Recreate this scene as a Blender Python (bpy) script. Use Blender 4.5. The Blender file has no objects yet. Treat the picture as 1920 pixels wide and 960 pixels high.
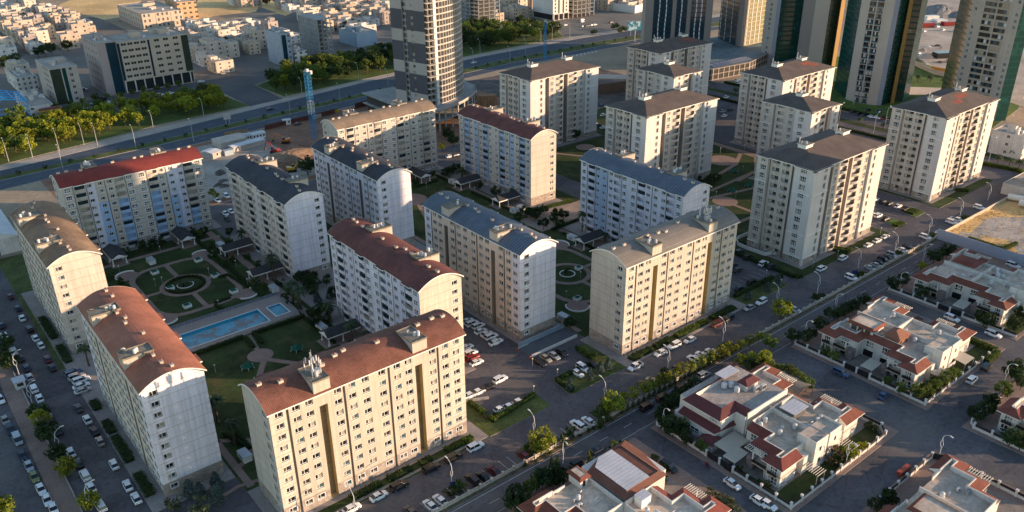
import bpy, bmesh, math, random
from mathutils import Vector, Matrix
RND = random.Random(11)
SC = bpy.context.scene
COL = SC.collection
PI = math.pi

# ------------------------------------------------------------------ camera
F_PX, PITCH, ROLL, YAW, HC = 1562.0, 0.44768, -0.01061, 0.67856, 136.685
cyw, syw, cpt, spt = math.cos(YAW), math.sin(YAW), math.cos(PITCH), math.sin(PITCH)
FWD = Vector((syw * cpt, cyw * cpt, -spt)); R0 = Vector((cyw, -syw, 0)); U0 = R0.cross(FWD)
RT = R0 * math.cos(ROLL) + U0 * math.sin(ROLL); UP = U0 * math.cos(ROLL) - R0 * math.sin(ROLL)
EYE = Vector((0, 0, HC))
def G(px, py, z=0.0):
    """ground point seen at a photo pixel"""
    d = FWD + RT * ((px - 960) / F_PX) + UP * ((480 - py) / F_PX)
    return EYE + d * ((z - HC) / d.z)
def PX(p):
    d = Vector(p) - EYE; w = d.dot(FWD)
    return 960 + F_PX * d.dot(RT) / w, 480 - F_PX * d.dot(UP) / w
def ZL(o, pts, s=3.0):
    return [(o[0] + a / s, o[1] + b / s) for a, b in pts]
def GP(o, pts, s=3.0, z=0.0):
    return [G(x, y, z) for x, y in ZL(o, pts, s)]
cam = bpy.data.objects.new('camera', bpy.data.cameras.new('camera')); COL.objects.link(cam)
cam.data.sensor_width = 36; cam.data.lens = F_PX * 36 / 1920; cam.data.clip_start = 1; cam.data.clip_end = 6000
m3 = Matrix((RT, UP, -FWD)).transposed()
cam.matrix_world = Matrix.Translation(EYE) @ m3.to_4x4()
SC.camera = cam

# ------------------------------------------------------------------ materials
MATS = {}
class NT:
    def __init__(s, name):
        s.m = bpy.data.materials.new(name); s.m.use_nodes = True
        s.t = s.m.node_tree; s.b = s.t.nodes['Principled BSDF']; s.o = s.t.nodes['Material Output']
    def n(s, typ, ins=None, **kw):
        x = s.t.nodes.new('ShaderNode' + typ)
        for k, v in kw.items(): setattr(x, k, v)
        for k, v in (ins or {}).items():
            if hasattr(v, 'is_output'): s.t.links.new(v, x.inputs[k])
            else: x.inputs[k].default_value = v
        return x
    def l(s, a, b): s.t.links.new(a, b)
    def math(s, op, a, b=0.0, c=None):
        x = s.t.nodes.new('ShaderNodeMath'); x.operation = op
        for i, v in enumerate((a, b) if c is None else (a, b, c)):
            if hasattr(v, 'is_output'): s.l(v, x.inputs[i])
            else: x.inputs[i].default_value = v
        return x.outputs[0]
    def mix(s, f, a, b, bt='MIX'):
        x = s.t.nodes.new('ShaderNodeMix'); x.data_type = 'RGBA'; x.blend_type = bt
        for i, v in ((0, f), (6, a), (7, b)):
            if hasattr(v, 'is_output'): s.l(v, x.inputs[i])
            else: x.inputs[i].default_value = v if i == 0 else (*v, 1)[:4]
        return x.outputs[2]
    def noise(s, vec, scale, detail=4, rough=.6):
        return s.n('TexNoise', {'Vector': vec, 'Scale': scale, 'Detail': detail, 'Roughness': rough}).outputs['Fac']
    def rng(s, v, a, b, c=0.3, d=0.7):
        return s.n('MapRange', {'Value': v, 'From Min': c, 'From Max': d, 'To Min': a, 'To Max': b}).outputs[0]
def pm(name, col, rough=.85, var=.15, vs=.25, fine=1.6, spec=.25, metal=0., rnd=0., bump=0., extra=None, world=True, trans=0.):
    """plain weathered surface: base colour broken by two sizes of stain; extra(nt, pos, colour) adds a surface pattern"""
    if name in MATS: return MATS[name]
    t = NT(name)
    pos = t.n('NewGeometry').outputs['Position'] if world else t.n('TexCoord').outputs['Object']
    obj = t.n('TexCoord').outputs['Object']
    c = t.n('RGB').outputs[0]; c.default_value = (*col, 1)
    if var:
        f = t.math('MULTIPLY', t.rng(t.noise(pos, vs, 5), 1 - var, 1 + var), t.rng(t.noise(pos, fine, 3), 1 - var * .6, 1 + var * .6))
        c = t.n('VectorMath', {0: c, 3: f}, operation='SCALE').outputs[0]
    if rnd:
        r = t.n('ObjectInfo').outputs['Random']
        hs = t.n('HueSaturation', {'Color': c, 'Hue': t.math('ADD', .5 - rnd * .06, t.math('MULTIPLY', r, rnd * .12)), 'Value': t.math('ADD', 1 - rnd, t.math('MULTIPLY', t.math('FRACT', t.math('MULTIPLY', r, 7.3)), 2 * rnd))})
        c = hs.outputs[0]
    if extra: c = extra(t, obj, c) or c
    t.l(c, t.b.inputs['Base Color'])
    t.b.inputs['Roughness'].default_value = rough; t.b.inputs['Metallic'].default_value = metal
    t.b.inputs['Specular IOR Level'].default_value = spec
    if bump:
        bp = t.n('Bump', {'Height': t.noise(pos, fine * 2, 4), 'Strength': bump, 'Distance': .1})
        t.l(bp.outputs[0], t.b.inputs['Normal'])
    if trans:
        tr = t.n('BsdfTranslucent', {'Color': c}); mx = t.n('MixShader', {0: trans})
        t.l(t.b.outputs[0], mx.inputs[1]); t.l(tr.outputs[0], mx.inputs[2]); t.l(mx.outputs[0], t.o.inputs[0])
    MATS[name] = t.m
    return t.m
def axis(t, v, k): return t.n('SeparateXYZ', {0: v}).outputs[k]
def lines(k, period, width, off=0., dark=.6, tint=None):
    """thin joints along one axis of the object"""
    def f(t, o, c):
        fr = t.math('FRACT', t.math('DIVIDE', t.math('SUBTRACT', axis(t, o, k), off), period))
        m = t.math('LESS_THAN', fr, width / period)
        if tint: return t.mix(m, c, tint)
        return t.n('VectorMath', {0: c, 3: t.math('SUBTRACT', 1, t.math('MULTIPLY', m, 1 - dark))}, operation='SCALE').outputs[0]
    return f
def streaks(amount=.22):
    """rain streaks running down a rendered wall"""
    def f(t, o, c):
        mp = t.n('Mapping', {'Vector': o, 'Scale': (1.3, 1.3, .05)}).outputs[0]
        s = t.rng(t.noise(mp, 1.0, 5, .7), 1 - amount, 1.06, .35, .6)
        return t.n('VectorMath', {0: c, 3: s}, operation='SCALE').outputs[0]
    return f
def chain(*fs):
    def f(t, o, c):
        for g in fs: c = g(t, o, c) or c
        return c
    return f
def bricks(w, h, mortar=.02, dark=.7, flat=False, varc=.25):
    def f(t, o, c):
        if flat: v = o
        else:
            sx = t.n('SeparateXYZ', {0: o})
            v = t.n('CombineXYZ', {0: t.math('ADD', sx.outputs[0], sx.outputs[1]), 1: sx.outputs[2]}).outputs[0]
        b = t.n('TexBrick', {'Vector': v, 'Color1': (1 + varc, 1 + varc, 1 + varc, 1), 'Color2': (1 - varc, 1 - varc, 1 - varc, 1), 'Mortar': (dark, dark, dark, 1), 'Scale': 1., 'Mortar Size': mortar, 'Brick Width': w, 'Row Height': h})
        return t.mix(1., c, b.outputs[0], 'MULTIPLY')
    return f

# ------------------------------------------------------------------ mesh builder
class MB:
    def __init__(s): s.v = []; s.f = []; s.mi = []; s.ms = []; s.T = None
    def k(s, m):
        if m not in s.ms: s.ms.append(m)
        return s.ms.index(m)
    def face(s, pts, m):
        i = len(s.v)
        s.v += [s.T @ Vector(p) for p in pts] if s.T else [tuple(p) for p in pts]
        s.f.append(tuple(range(i, i + len(pts)))); s.mi.append(s.k(m))
    def box(s, x0, x1, y0, y1, z0, z1, m, top=None, bottom=True):
        a = [(x0, y0), (x1, y0), (x1, y1), (x0, y1)]
        s.prism(a, z0, z1, m, top, bottom)
    def prism(s, poly, z0, z1, m, top=None, bottom=False):
        n = len(poly); P = [(p[0], p[1]) for p in poly]
        A = sum(P[i][0] * P[(i + 1) % n][1] - P[(i + 1) % n][0] * P[i][1] for i in range(n))
        if A < 0: P.reverse()
        for i in range(n):
            a, b = P[i], P[(i + 1) % n]
            s.face([(*a, z0), (*b, z0), (*b, z1), (*a, z1)], m)
        s.face([(*p, z1) for p in P], top or m)
        if bottom: s.face([(*p, z0) for p in reversed(P)], m)
    def frus(s, b, zb, t, zt, m, top=None):
        """frustum between two rects (x0,x1,y0,y1)"""
        q = lambda r: [(r[0], r[2]), (r[1], r[2]), (r[1], r[3]), (r[0], r[3])]
        B, Tp = q(b), q(t)
        for i in range(4):
            j = (i + 1) % 4
            s.face([(*B[i], zb), (*B[j], zb), (*Tp[j], zt), (*Tp[i], zt)], m)
        s.face([(*p, zt) for p in Tp], top or m)
    def tube(s, pts, rs, m, n=6, cap=True):
        pts = [Vector(p) for p in pts]
        if not hasattr(rs, '__len__'): rs = [rs] * len(pts)
        rings = []
        for i, p in enumerate(pts):
            d = (pts[min(i + 1, len(pts) - 1)] - pts[max(i - 1, 0)]).normalized()
            u = d.orthogonal().normalized() if abs(d.z) < .9 else Vector((1, 0, 0)) - d * d.x
            u.normalize(); w = d.cross(u)
            rings.append([p + (u * math.cos(2 * PI * k / n) + w * math.sin(2 * PI * k / n)) * rs[i] for k in range(n)])
        for a, b in zip(rings, rings[1:]):
            for k in range(n):
                s.face([a[k], a[(k + 1) % n], b[(k + 1) % n], b[k]], m)
        if cap: s.face(list(reversed(rings[0])), m); s.face(rings[-1], m)
    def lathe(s, prof, c, m, n=10, cap=True):
        for (r0, z0), (r1, z1) in zip(prof, prof[1:]):
            for k in range(n):
                a, b = 2 * PI * k / n, 2 * PI * (k + 1) / n
                s.face([(c[0] + r0 * math.cos(a), c[1] + r0 * math.sin(a), c[2] + z0), (c[0] + r0 * math.cos(b), c[1] + r0 * math.sin(b), c[2] + z0),
                        (c[0] + r1 * math.cos(b), c[1] + r1 * math.sin(b), c[2] + z1), (c[0] + r1 * math.cos(a), c[1] + r1 * math.sin(a), c[2] + z1)], m)
        if cap and prof[-1][0] > 0:
            s.face([(c[0] + prof[-1][0] * math.cos(2 * PI * k / n), c[1] + prof[-1][0] * math.sin(2 * PI * k / n), c[2] + prof[-1][1]) for k in range(n)], m)
    def mesh(s, name):
        me = bpy.data.meshes.new(name)
        me.from_pydata([tuple(p) for p in s.v], [], s.f)
        for m in s.ms: me.materials.append(m)
        me.polygons.foreach_set('material_index', s.mi); me.update()
        return me
    def build(s, name, parent=None, loc=(0, 0, 0), rz=0.):
        return link(s.mesh(name), name, parent, loc, rz)
def link(me, name, parent=None, loc=(0, 0, 0), rz=0.):
    o = bpy.data.objects.new(name, me); COL.objects.link(o)
    o.location = loc; o.rotation_euler = (0, 0, rz)
    if parent: o.parent = parent
    return o
USED = {}
def tag(o, label, cat, group=None, kind=None):
    USED[label] = USED.get(label, 0) + 1
    o['label'] = label; o['category'] = cat
    if group: o['group'] = group
    if kind: o['kind'] = kind
    return o
def thing(name, label, cat, loc=(0, 0, 0), rz=0., group=None):
    o = bpy.data.objects.new(name, None); COL.objects.link(o); o.empty_display_size = .2
    o.location = loc; o.rotation_euler = (0, 0, rz)
    return tag(o, label, cat, group)
def struct(name, mb, label=None, cat='ground'):
    o = mb.build(name); o['kind'] = 'structure'
    o['label'] = label or name.replace('_', ' ') + ' of the housing estate'; o['category'] = cat
    return o
def dup(root, loc, rz, label=None, group=None, sc=None):
    r = root.copy(); COL.objects.link(r); r.location = loc; r.rotation_euler = (0, 0, rz)
    if sc: r.scale = (sc, sc, sc) if not hasattr(sc, '__len__') else sc
    if label: r['label'] = label
    if group: r['group'] = group
    for ch in root.children:
        c = ch.copy(); COL.objects.link(c); c.parent = r
        for g in ch.children:
            d = g.copy(); COL.objects.link(d); d.parent = c
    return r
ORD = 'first second third fourth fifth sixth seventh eighth ninth tenth eleventh twelfth thirteenth fourteenth fifteenth sixteenth seventeenth eighteenth nineteenth'.split()
TENS = ['', '', 'twent', 'thirt', 'fort', 'fift', 'sixt', 'sevent', 'eight', 'ninet']
def nth(i):
    if i < 19: return ORD[i]
    n = i + 1
    if n >= 100: return 'hundredth' if n == 100 else 'hundred and ' + nth(n - 101)
    return TENS[n // 10] + ('ieth' if n % 10 == 0 else 'y-' + ORD[n % 10 - 1])
def kids(o): return list(o.children)
# ------------------------------------------------------------------ apartment blocks
CREAM = (.50, .44, .36)  # darkened for fronts in full sun; renders on the shaded sides are lighter
def drips(t, o, c):
    fr = t.math('FRACT', t.math('DIVIDE', t.math('SUBTRACT', axis(t, o, 2), .78 + .1), 2.92))
    mp = t.n('Mapping', {'Vector': o, 'Scale': (2.6, 2.6, .12)}).outputs[0]
    k = t.math('MULTIPLY', t.rng(t.noise(mp, 1., 4, .75), 0, .34, .52, .72), fr)
    return t.n('VectorMath', {0: c, 3: t.math('SUBTRACT', 1, k)}, operation='SCALE').outputs[0]
W_cream = pm('cream_render', CREAM, .9, .07, .12, 2.2, extra=chain(streaks(.16), drips))
W_joint = pm('cream_panel_render', (.56, .50, .42), .9, .07, .12, 2.2, extra=chain(streaks(.18), drips, lines(2, 2.92, .10, .78 + 2.92, tint=(.30, .22, .14))))  # panel cream lightened against CREAM to lift gables in shade
W_white = pm('shade_lift_white_panel', (.76, .72, .755), .9, .08, .12, 2.2, extra=chain(streaks(.2), drips, lines(2, 2.92, .09, .78 + 2.92, tint=(.36, .28, .18))))  # panel white, lightened and tinted lilac for gables in shade
W_grey = pm('grey_render', (.48, .47, .46), .9, .08, .12, extra=streaks(.12))
W_blue = pm('blue_grey_render', (.36, .43, .54), .9, .08, .12, extra=streaks(.12))
W_sky = pm('sky_blue_render', (.34, .48, .66), .9, .08, .12, extra=streaks(.12))
W_lav = pm('lilac_grey_render', (.62, .59, .64), .9, .08, .12, extra=streaks(.12))  # lilac grey lightened to lift walls turned from the sun
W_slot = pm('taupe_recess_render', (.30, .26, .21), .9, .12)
W_bounce = pm('bounce_gold_recess', (.42, .33, .16), .9, .12)  # bounced sunlight painted in as gold on the recess sides
W_panel = pm('brown_stair_panel', (.22, .17, .10), .8, .15, extra=lines(2, 2.92, .14, .6, tint=(.10, .08, .05)))
STONE = pm('stone_cladding', (.36, .30, .25), .9, .2, .5, extra=bricks(.9, .45, .02, .6, varc=.18))
TRIM = pm('white_trim', (.78, .75, .68), .7, .05)
FRAME = pm('white_window_frame', (.80, .79, .76), .5, .0)
def glass(name, col, rough=.12): return pm(name, col, rough, 0, spec=.6)
GL = [glass('dark_glass', (.035, .034, .034)), glass('brown_glass', (.10, .082, .06)), glass('curtained_glass', (.32, .28, .22), .3), glass('teal_glass', (.05, .10, .12)), glass('dark_room_glass', (.012, .012, .013))]
BALC_GL = glass('balcony_glass', (.02, .035, .045))
DARK = pm('shadowed_interior', (.06, .055, .05), .9, .1)
POT = pm('red_chimney_pot', (.20, .065, .045), .8, .1)
TANK = pm('white_tank_plastic', (.55, .55, .55), .5, .05)
ROOFDECK = pm('mineral_roof_felt', (.22, .19, .15), .95, .25, .6)
METAL = pm('galvanised_metal', (.45, .46, .47), .45, .1, metal=.4)
BLACK = pm('black_metal', (.02, .02, .022), .6, .1)
BLUEP = pm('blue_plastic', (.05, .20, .42), .5, .1)
def rib(period, w, dark, light=None):
    return chain(lines(0, period, w, 0, dark), lines(1, 1.25, .05, 0, .9))
ROOF = {
 'tile': pm('red_brown_tiles', (.20, .085, .06), .85, .3, .2, 1.4, extra=chain(lines(0, .42, .10, 0, .62), lines(1, .34, .07, 0, .75))),
 'rust': pm('rust_red_sheet_roof', (.34, .13, .08), .75, .24, .14, 1.4, extra=lines(0, .55, .12, 0, .72)),
 'maroon': pm('maroon_tiles', (.155, .058, .048), .85, .26, .2, 1.4, extra=chain(lines(0, .42, .08, 0, .7), lines(1, .4, .05, 0, .8))),
 'red': pm('bright_red_sheet_roof', (.21, .042, .034), .8, .2, .12, 1.5, extra=chain(lines(0, .5, .06, 0, .8), lines(1, 5.1, .08, .3, 1.3))),
 'brown': pm('weathered_brown_shingles', (.25, .16, .10), .9, .36, .10, 1.2, extra=chain(lines(1, .5, .04, 0, .85), lines(0, 5.2, .08, 0, .7))),
 'tan': pm('tan_brown_sheet_roof', (.25, .18, .125), .85, .26, .14, 1.5, extra=chain(lines(0, .8, .08, 0, .72), lines(1, 4.6, .1, 0, 1.3))),
 'dark': pm('charcoal_shingles', (.055, .055, .065), .9, .3, .12, 1.2, extra=chain(lines(1, 1.0, .05, 0, .8), lines(0, 6.4, .06, 0, 1.4))),
 'slate': pm('slate_seam_metal', (.085, .10, .125), .6, .18, .25, 3, extra=lines(0, 1.1, .14, 0, 2.6)),
 'greyseam': pm('grey_brown_seam_metal', (.20, .175, .15), .6, .14, .25, 3, extra=chain(lines(0, .62, .09, 0, .55), lines(1, 3.1, .09, .4, 1.7))),
 'hip': pm('dark_brown_shingles', (.115, .09, .078), .9, .2, .2, 3, extra=lines(2, .12, .02, 0, .85)),
}
REV = pm('shade_brown_reveal', (.23, .175, .11), .9, .15)  # recess brown, darkened so the reveal's shadow sits in the colour
def win(mb, T, w, h, kind, seed):
    """window: T maps (u, inward depth, z) to 3D; kinds: pair, trim, triple, cross"""
    r = random.Random(seed); x0, x1 = -w / 2, w / 2
    def bx(a, b, d0, d1, z0, z1, m):
        if d0 > 0: d0 += .1; d1 += .1
        c = [T(u, d, z) for d in (d0, d1) for u, z in ((a, z0), (b, z0), (b, z1), (a, z1))]
        mb.face([c[0], c[1], c[2], c[3]], m)
        for i in range(4):
            j = (i + 1) % 4; mb.face([c[i], c[j], c[j + 4], c[i + 4]], m)
    f = .09
    bx(x0, x1, .06, .17, 0, f, FRAME); bx(x0, x1, .06, .17, h - f, h, FRAME)
    bx(x0, x0 + f, .06, .17, f, h - f, FRAME); bx(x1 - f, x1, .06, .17, f, h - f, FRAME)
    cuts = {'pair': [.42], 'trim': [.42], 'triple': [.33, .67], 'cross': [.3, .7]}[kind]
    for c in cuts: bx(x0 + w * c - .045, x0 + w * c + .045, .06, .17, f, h - f, FRAME)
    if kind in ('cross', 'triple'): bx(x0 + f, x1 - f, .07, .17, h * .36, h * .36 + .12, FRAME)
    if kind == 'trim' or kind == 'cross':
        q = .14
        bx(x0 - q, x1 + q, -.06, .0, -q, 0, FRAME); bx(x0 - q, x1 + q, -.06, 0, h, h + q, FRAME)
        bx(x0 - q, x0, -.06, 0, 0, h, FRAME); bx(x1, x1 + q, -.06, 0, 0, h, FRAME)
    else: bx(x0 - .12, x1 + .12, -.08, 0, -.17, -.08, TRIM)
    ed = [0] + cuts + [1]
    for a, b in zip(ed, ed[1:]):
        m = GL[r.choices(range(5), (4, 4, 2.2, .4, 2))[0]]
        a, b = x0 + w * a, x0 + w * b
        mb.face([T(a, .25, .0), T(b, .25, .0), T(b, .25, h), T(a, .25, h)], m)
def balc(mb, T, w, h, kind, seed, wall):
    """balcony: recess behind the opening plus a parapet; kinds: glazed, open, bow, half"""
    r = random.Random(seed); x0, x1 = -w / 2, w / 2
    dep = .15 if kind == 'glazed' else 1.1
    q = lambda a, b, d, z0, z1, m: mb.face([T(a, d, z0), T(b, d, z0), T(b, d, z1), T(a, d, z1)], m)
    out = {'glazed': .5, 'open': .35, 'bow': 1.15, 'half': .0}[kind]
    n = 8; pk = 1.05
    arc = [(x0 + w * i / n, -out * (1 - (2 * i / n - 1) ** 4) if out < .8 else -out * (1 - (2 * i / n - 1) ** 2)) for i in range(n + 1)]
    if kind == 'half': arc = [(-.55 + 1.3 * (i / n), -.8 * math.sqrt(max(0, 1 - (2 * i / n - 1) ** 2))) for i in range(n + 1)]
    gl = GL[r.choice((0, 0, 4, 3))] if kind != 'glazed' else (BALC_GL if r.random() < .7 else GL[r.choice((0, 2, 3))])
    for (a, da), (b, db) in zip(arc, arc[1:]):
        mb.face([T(a, da, 0), T(b, db, 0), T(b, db, pk), T(a, da, pk)], wall)
        mb.face([T(a, da + .1, 0), T(b, db + .1, 0), T(b, db + .1, pk), T(a, da + .1, pk)], wall)
        mb.face([T(a, da, pk), T(b, db, pk), T(b, db + .1, pk), T(a, da + .1, pk)], wall)
        mb.face([T(a, da, 0), T(b, db, 0), T(b, .1, 0), T(a, .1, 0)], wall)
        if kind == 'glazed':
            mb.face([T(a, da + .06, pk), T(b, db + .06, pk), T(b, db + .06, h), T(a, da + .06, h)], gl)
    if kind == 'glazed':
        for (a, da) in arc[1:-1:2]:
            mb.face([T(a - .04, da + .03, pk), T(a + .04, da + .03, pk), T(a + .04, da + .03, h), T(a - .04, da + .03, h)], BLACK)
        return
    d = dep - .04
    if kind == 'half':
        for i in range(3):
            a = x0 + w * .36 + i * w * .21
            q(a, a + w * .18, .82, .9, h - .02, GL[r.choice((0, 4, 4, 1))])
        return
    q(x0, x1, d, .0, h, wall)
    if 1: pass
    else:
        q(x0 + w * .1, x1 - w * .1, d - .03, .05, h - .15, gl)
        for c in (.36, .63): q(x0 + w * c - .05, x0 + w * c + .05, d - .05, .05, h - .15, FRAME)
        if r.random() < .35: q(x0 + .2, x0 + .2 + r.uniform(.5, 1.4), -out * .5, .9, pk + .45, r.choice((BLUEP, TANK, POT, GL[2])))
def facade(mb, T, u0, u1, z0, z1, ops, matf, us=(), zs=()):
    """wall with real openings: ops = (ua, ub, za, zb, depth, back material or None)"""
    U = sorted({round(x, 3) for x in [u0, u1, *us] + [o[k] for o in ops for k in (0, 1)] if u0 <= x <= u1})
    Z = sorted({round(x, 3) for x in [z0, z1, *zs] + [o[k] for o in ops for k in (2, 3)] if z0 <= x <= z1})
    for a, b in zip(U, U[1:]):
        cu = (a + b) / 2; run = None
        here = [o for o in ops if o[0] < cu < o[1]]
        for c, d in list(zip(Z, Z[1:])) + [(None, None)]:
            m = None
            if c is not None:
                cz = (c + d) / 2
                if not any(o[2] < cz < o[3] for o in here): m = matf(cu, cz)
            if run and (m is not run[2]):
                mb.face([T(a, 0, run[0]), T(b, 0, run[0]), T(b, 0, run[1]), T(a, 0, run[1])], run[2]); run = None
            if m is not None:
                if run: run[1] = d
                else: run = [c, d, m]
    for (a, b, c, d, dep, back) in ops:
        m = REV if back is None else (back[1] if isinstance(back, tuple) else back)
        for p, q in (((a, c), (b, c)), ((b, c), (b, d)), ((b, d), (a, d)), ((a, d), (a, c))):
            mb.face([T(p[0], 0, p[1]), T(q[0], 0, q[1]), T(q[0], dep, q[1]), T(p[0], dep, p[1])], m)
        if back is not None:
            bm = back[0] if isinstance(back, tuple) else back
            mb.face([T(a, dep, c), T(b, dep, c), T(b, dep, d), T(a, dep, d)], bm)
MESHCACHE = {}
def put_parts(root, items, cap=100):
    """items: (name, key, generator, local loc, rotation); the nearest `cap` become parts, the rest one part"""
    M = Matrix.Translation(root.location) @ Matrix.Rotation(root.rotation_euler.z, 4, 'Z')
    for nm in sorted({i[0] for i in items}):
        its = sorted([i for i in items if i[0] == nm], key=lambda i: (M @ Vector(i[3]) - EYE).length)
        for i in its[:cap]:
            if i[1] not in MESHCACHE:
                mb = MB(); i[2](mb); MESHCACHE[i[1]] = mb.mesh(nm)
            link(MESHCACHE[i[1]], nm, root, i[3], i[4])
        if its[cap:]:
            mb = MB()
            for i in its[cap:]:
                mb.T = Matrix.Translation(i[3]) @ Matrix.Rotation(i[4], 4, 'Z'); i[2](mb)
            o = mb.build(nm, root); o['kind'] = 'stuff'
TL = lambda u, d, z: (u, d, z)          # local window frame: outward is -y
FH = 2.92
ZB = lambda k: .78 + FH * k              # floor levels, k = 0..9
def dish(mb, c, r=.55, az=2.2):
    mb.T = Matrix.Translation(c) @ Matrix.Rotation(az, 4, 'Z') @ Matrix.Rotation(1.0, 4, 'Y')
    mb.lathe([(.05, -.12), (r * .6, -.05), (r, .12)], (0, 0, 0), TANK, 12, False)
    mb.T = None; mb.tube([(c[0], c[1], c[2] - .9), c], .05, METAL, 5)
def roof_gear(root, x0, x1, y0, y1, z, seed, mast=False):
    r = random.Random(seed)
    for i in range(r.choice((1, 2))):
        mb = MB(); dish(mb, (r.uniform(x0 + .8, x1 - .8), r.uniform(y0 + 1, y1 - 1), z + .95), r.uniform(.4, .6), r.uniform(1.6, 3)); mb.build('satellite_dish', root)
    for i in range(r.choice((1, 2, 3))):
        mb = MB(); c = (r.uniform(x0 + .7, x1 - .7), r.uniform(y0 + .8, y1 - .8), z)
        mb.lathe([(.42, 0), (.42, .9), (.3, 1.05), (.1, 1.1)], c, TANK, 10); mb.build('water_tank', root)
    if mast:
        for i, (fx, fy, h) in enumerate(((.5, .5, 6.2), (.25, .25, 5.2), (.8, .35, 4.6), (.85, .7, 3.4), (.2, .7, 3.8))):
            x, y = x0 + (x1 - x0) * fx, y0 + (y1 - y0) * fy
            mb = MB(); mb.tube([(x, y, z), (x, y, z + h)], [.09, .05], METAL, 6)
            for k in range(3 if i < 3 else 2):
                a = 2.1 * k + i; ox, oy = x + .3 * math.cos(a), y + .3 * math.sin(a)
                zz = z + h * (.45 + .2 * (k % 2)); mb.box(ox - .12, ox + .12, oy - .08, oy + .08, zz, zz + 1.4, TANK)
                mb.tube([(x, y, zz + .7), (ox, oy, zz + .7)], .03, METAL, 4)
            mb.build('antenna_mast', root)
        mb = MB(); mb.box(x0 + 1.4, x1 - .5, y0 + 2.4, y0 + 3.2, z, z + 1.1, METAL); mb.build('equipment_cabinet', root)
def barrel_block(label, ox, oy, rot, roof, plain_vis, balc_vis, vis0, vis1, wallp=W_cream, wallg=W_joint, seed=1, paint=None, mast=None, stair=None, stone=STONE, L=51.3, W=14.2, bow=True):
    root = thing('apartment_block', label, 'apartment block', (ox, oy, 0), rot, 'apartment blocks with curved roofs')
    rm = ROOF[roof]; mb = MB(); items = []; r = random.Random(seed)
    base = lambda m, hi=3.7: (lambda u, z: stone if z < hi else m)
    ZT = 30.3
    # plain street side
    cols = [2.2, 6.2, 9.3, 16.3, 19.9, 23.4, 27.8, 31.9, 35.0, 41.9, 45.6, 48.9]
    ops = []
    for c in cols:
        for k in range(10):
            zb = ZB(k) + 1.05; ops.append((c - .96, c + .96, zb - .07, zb + 1.36, .29, None))
            if plain_vis: 
                kd = 'trim' if k == 0 else 'pair'; sd = r.randrange(9)
                items.append(('window', ('w', kd, sd), (lambda m, kd=kd, sd=sd: win(m, TL, 1.74, 1.25, kd, sd)), (c, 0, zb), 0.))
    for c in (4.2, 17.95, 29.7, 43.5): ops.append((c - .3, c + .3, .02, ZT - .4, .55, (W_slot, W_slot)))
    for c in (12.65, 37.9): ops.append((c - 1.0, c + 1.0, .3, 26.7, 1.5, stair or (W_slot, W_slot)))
    end = lambda u, z: stone if z < 3.7 else (wallg if u < 3.9 or u > 47.2 else wallp)
    facade(mb, lambda u, d, z: (u, d, z), 0, L, 0, ZT, ops, end, zs=(3.7,), us=(3.9, 47.2))
    # balcony side (u from the left as one faces it)
    ops = []
    big, small, bal = [1.9, 23.4, 28.0, 49.4], [9.3, 13.0, 16.4, 35.2, 38.8, 42.4], [6.0, 19.7, 31.9, 45.7]
    for k in range(10):
        z = ZB(k)
        for c in big:
            ops.append((c - 1.0, c + 1.0, z + .75, z + 2.3, .29, None))
            if balc_vis: sd = r.randrange(9); items.append(('window', ('b', sd), (lambda m, sd=sd: win(m, TL, 2.0, 1.55, 'cross', sd)), (L - c, W, z + .75), PI))
        for c in small:
            ops.append((c - .79, c + .79, z + 1.0, z + 2.28, .29, None))
            if balc_vis: sd = r.randrange(9); items.append(('window', ('s', sd), (lambda m, sd=sd: win(m, TL, 1.44, 1.15, 'pair', sd)), (L - c, W, z + 1.05), PI))
        for c in bal:
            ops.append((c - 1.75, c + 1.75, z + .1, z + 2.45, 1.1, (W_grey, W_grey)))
            if balc_vis:
                kd = 'glazed' if r.random() < .5 else 'open'; sd = r.randrange(7)
                wl = paint(c, z + .5) if paint else wallp
                wl = wl if wl is not None else wallp
                if z < 3: wl = W_grey
                items.append(('balcony', ('bal', kd, sd, wl.name), (lambda m, kd=kd, sd=sd, wl=wl: balc(m, TL, 3.5, 2.35, kd, sd, wl)), (L - c, W, z + .1), PI))
    for c in (3.7, 8.2, 14.7, 21.9, 29.8, 37.0, 43.8): ops.append((c - .16, c + .16, .02, ZT - .3, .3, (W_slot, W_slot)))
    pf = lambda u, z: stone if z < 3.7 else ((paint and paint(u, z)) or wallg)
    facade(mb, lambda u, d, z: (L - u, W - d, z), 0, L, 0, ZT, ops, pf, zs=[3.7] + [ZB(k) for k in range(1, 10)], us=[11.2, 25.7, 40.4])
    # gable walls
    for gx, vis in ((0, vis0), (1, vis1)):
        T = (lambda u, d, z: (d, u, z)) if gx == 0 else (lambda u, d, z: (L - d, u, z))
        ops = []
        for k in range(10):
            zb = ZB(k) + 1.05; ops.append((1.5, 3.4, zb - .07, zb + 1.36, .29, None))
            if vis:
                kd = 'trim' if k == 0 else 'pair'; sd = r.randrange(9)
                items.append(('window', ('g', kd, sd), (lambda m, kd=kd, sd=sd: win(m, TL, 1.7, 1.25, kd, sd)), (0 if gx == 0 else L, 2.45, zb), -PI / 2 if gx == 0 else PI / 2))
        facade(mb, T, 0, W, 0, ZT, ops, base(wallg), zs=(3.7,))
    def arch(y): t = (y + .55) / (W + 1.1); return 30.1 + 2.85 * (1 - (2 * t - 1) ** 2)
    N = 16; ys = [-.55 + (W + 1.1) * i / N for i in range(N + 1)]
    for gx in (0, L):
        yy = [W * i / N for i in range(N + 1)]
        for a, b in zip(yy, yy[1:]):
            mb.face([(gx, a, ZT), (gx, b, ZT), (gx, b, arch(b) - .12), (gx, a, arch(a) - .12)], wallg)
    mb.build('walls', root)
    # barrel roof with a pale verge
    mb = MB(); xa, xb = -.55, L + .55
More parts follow.
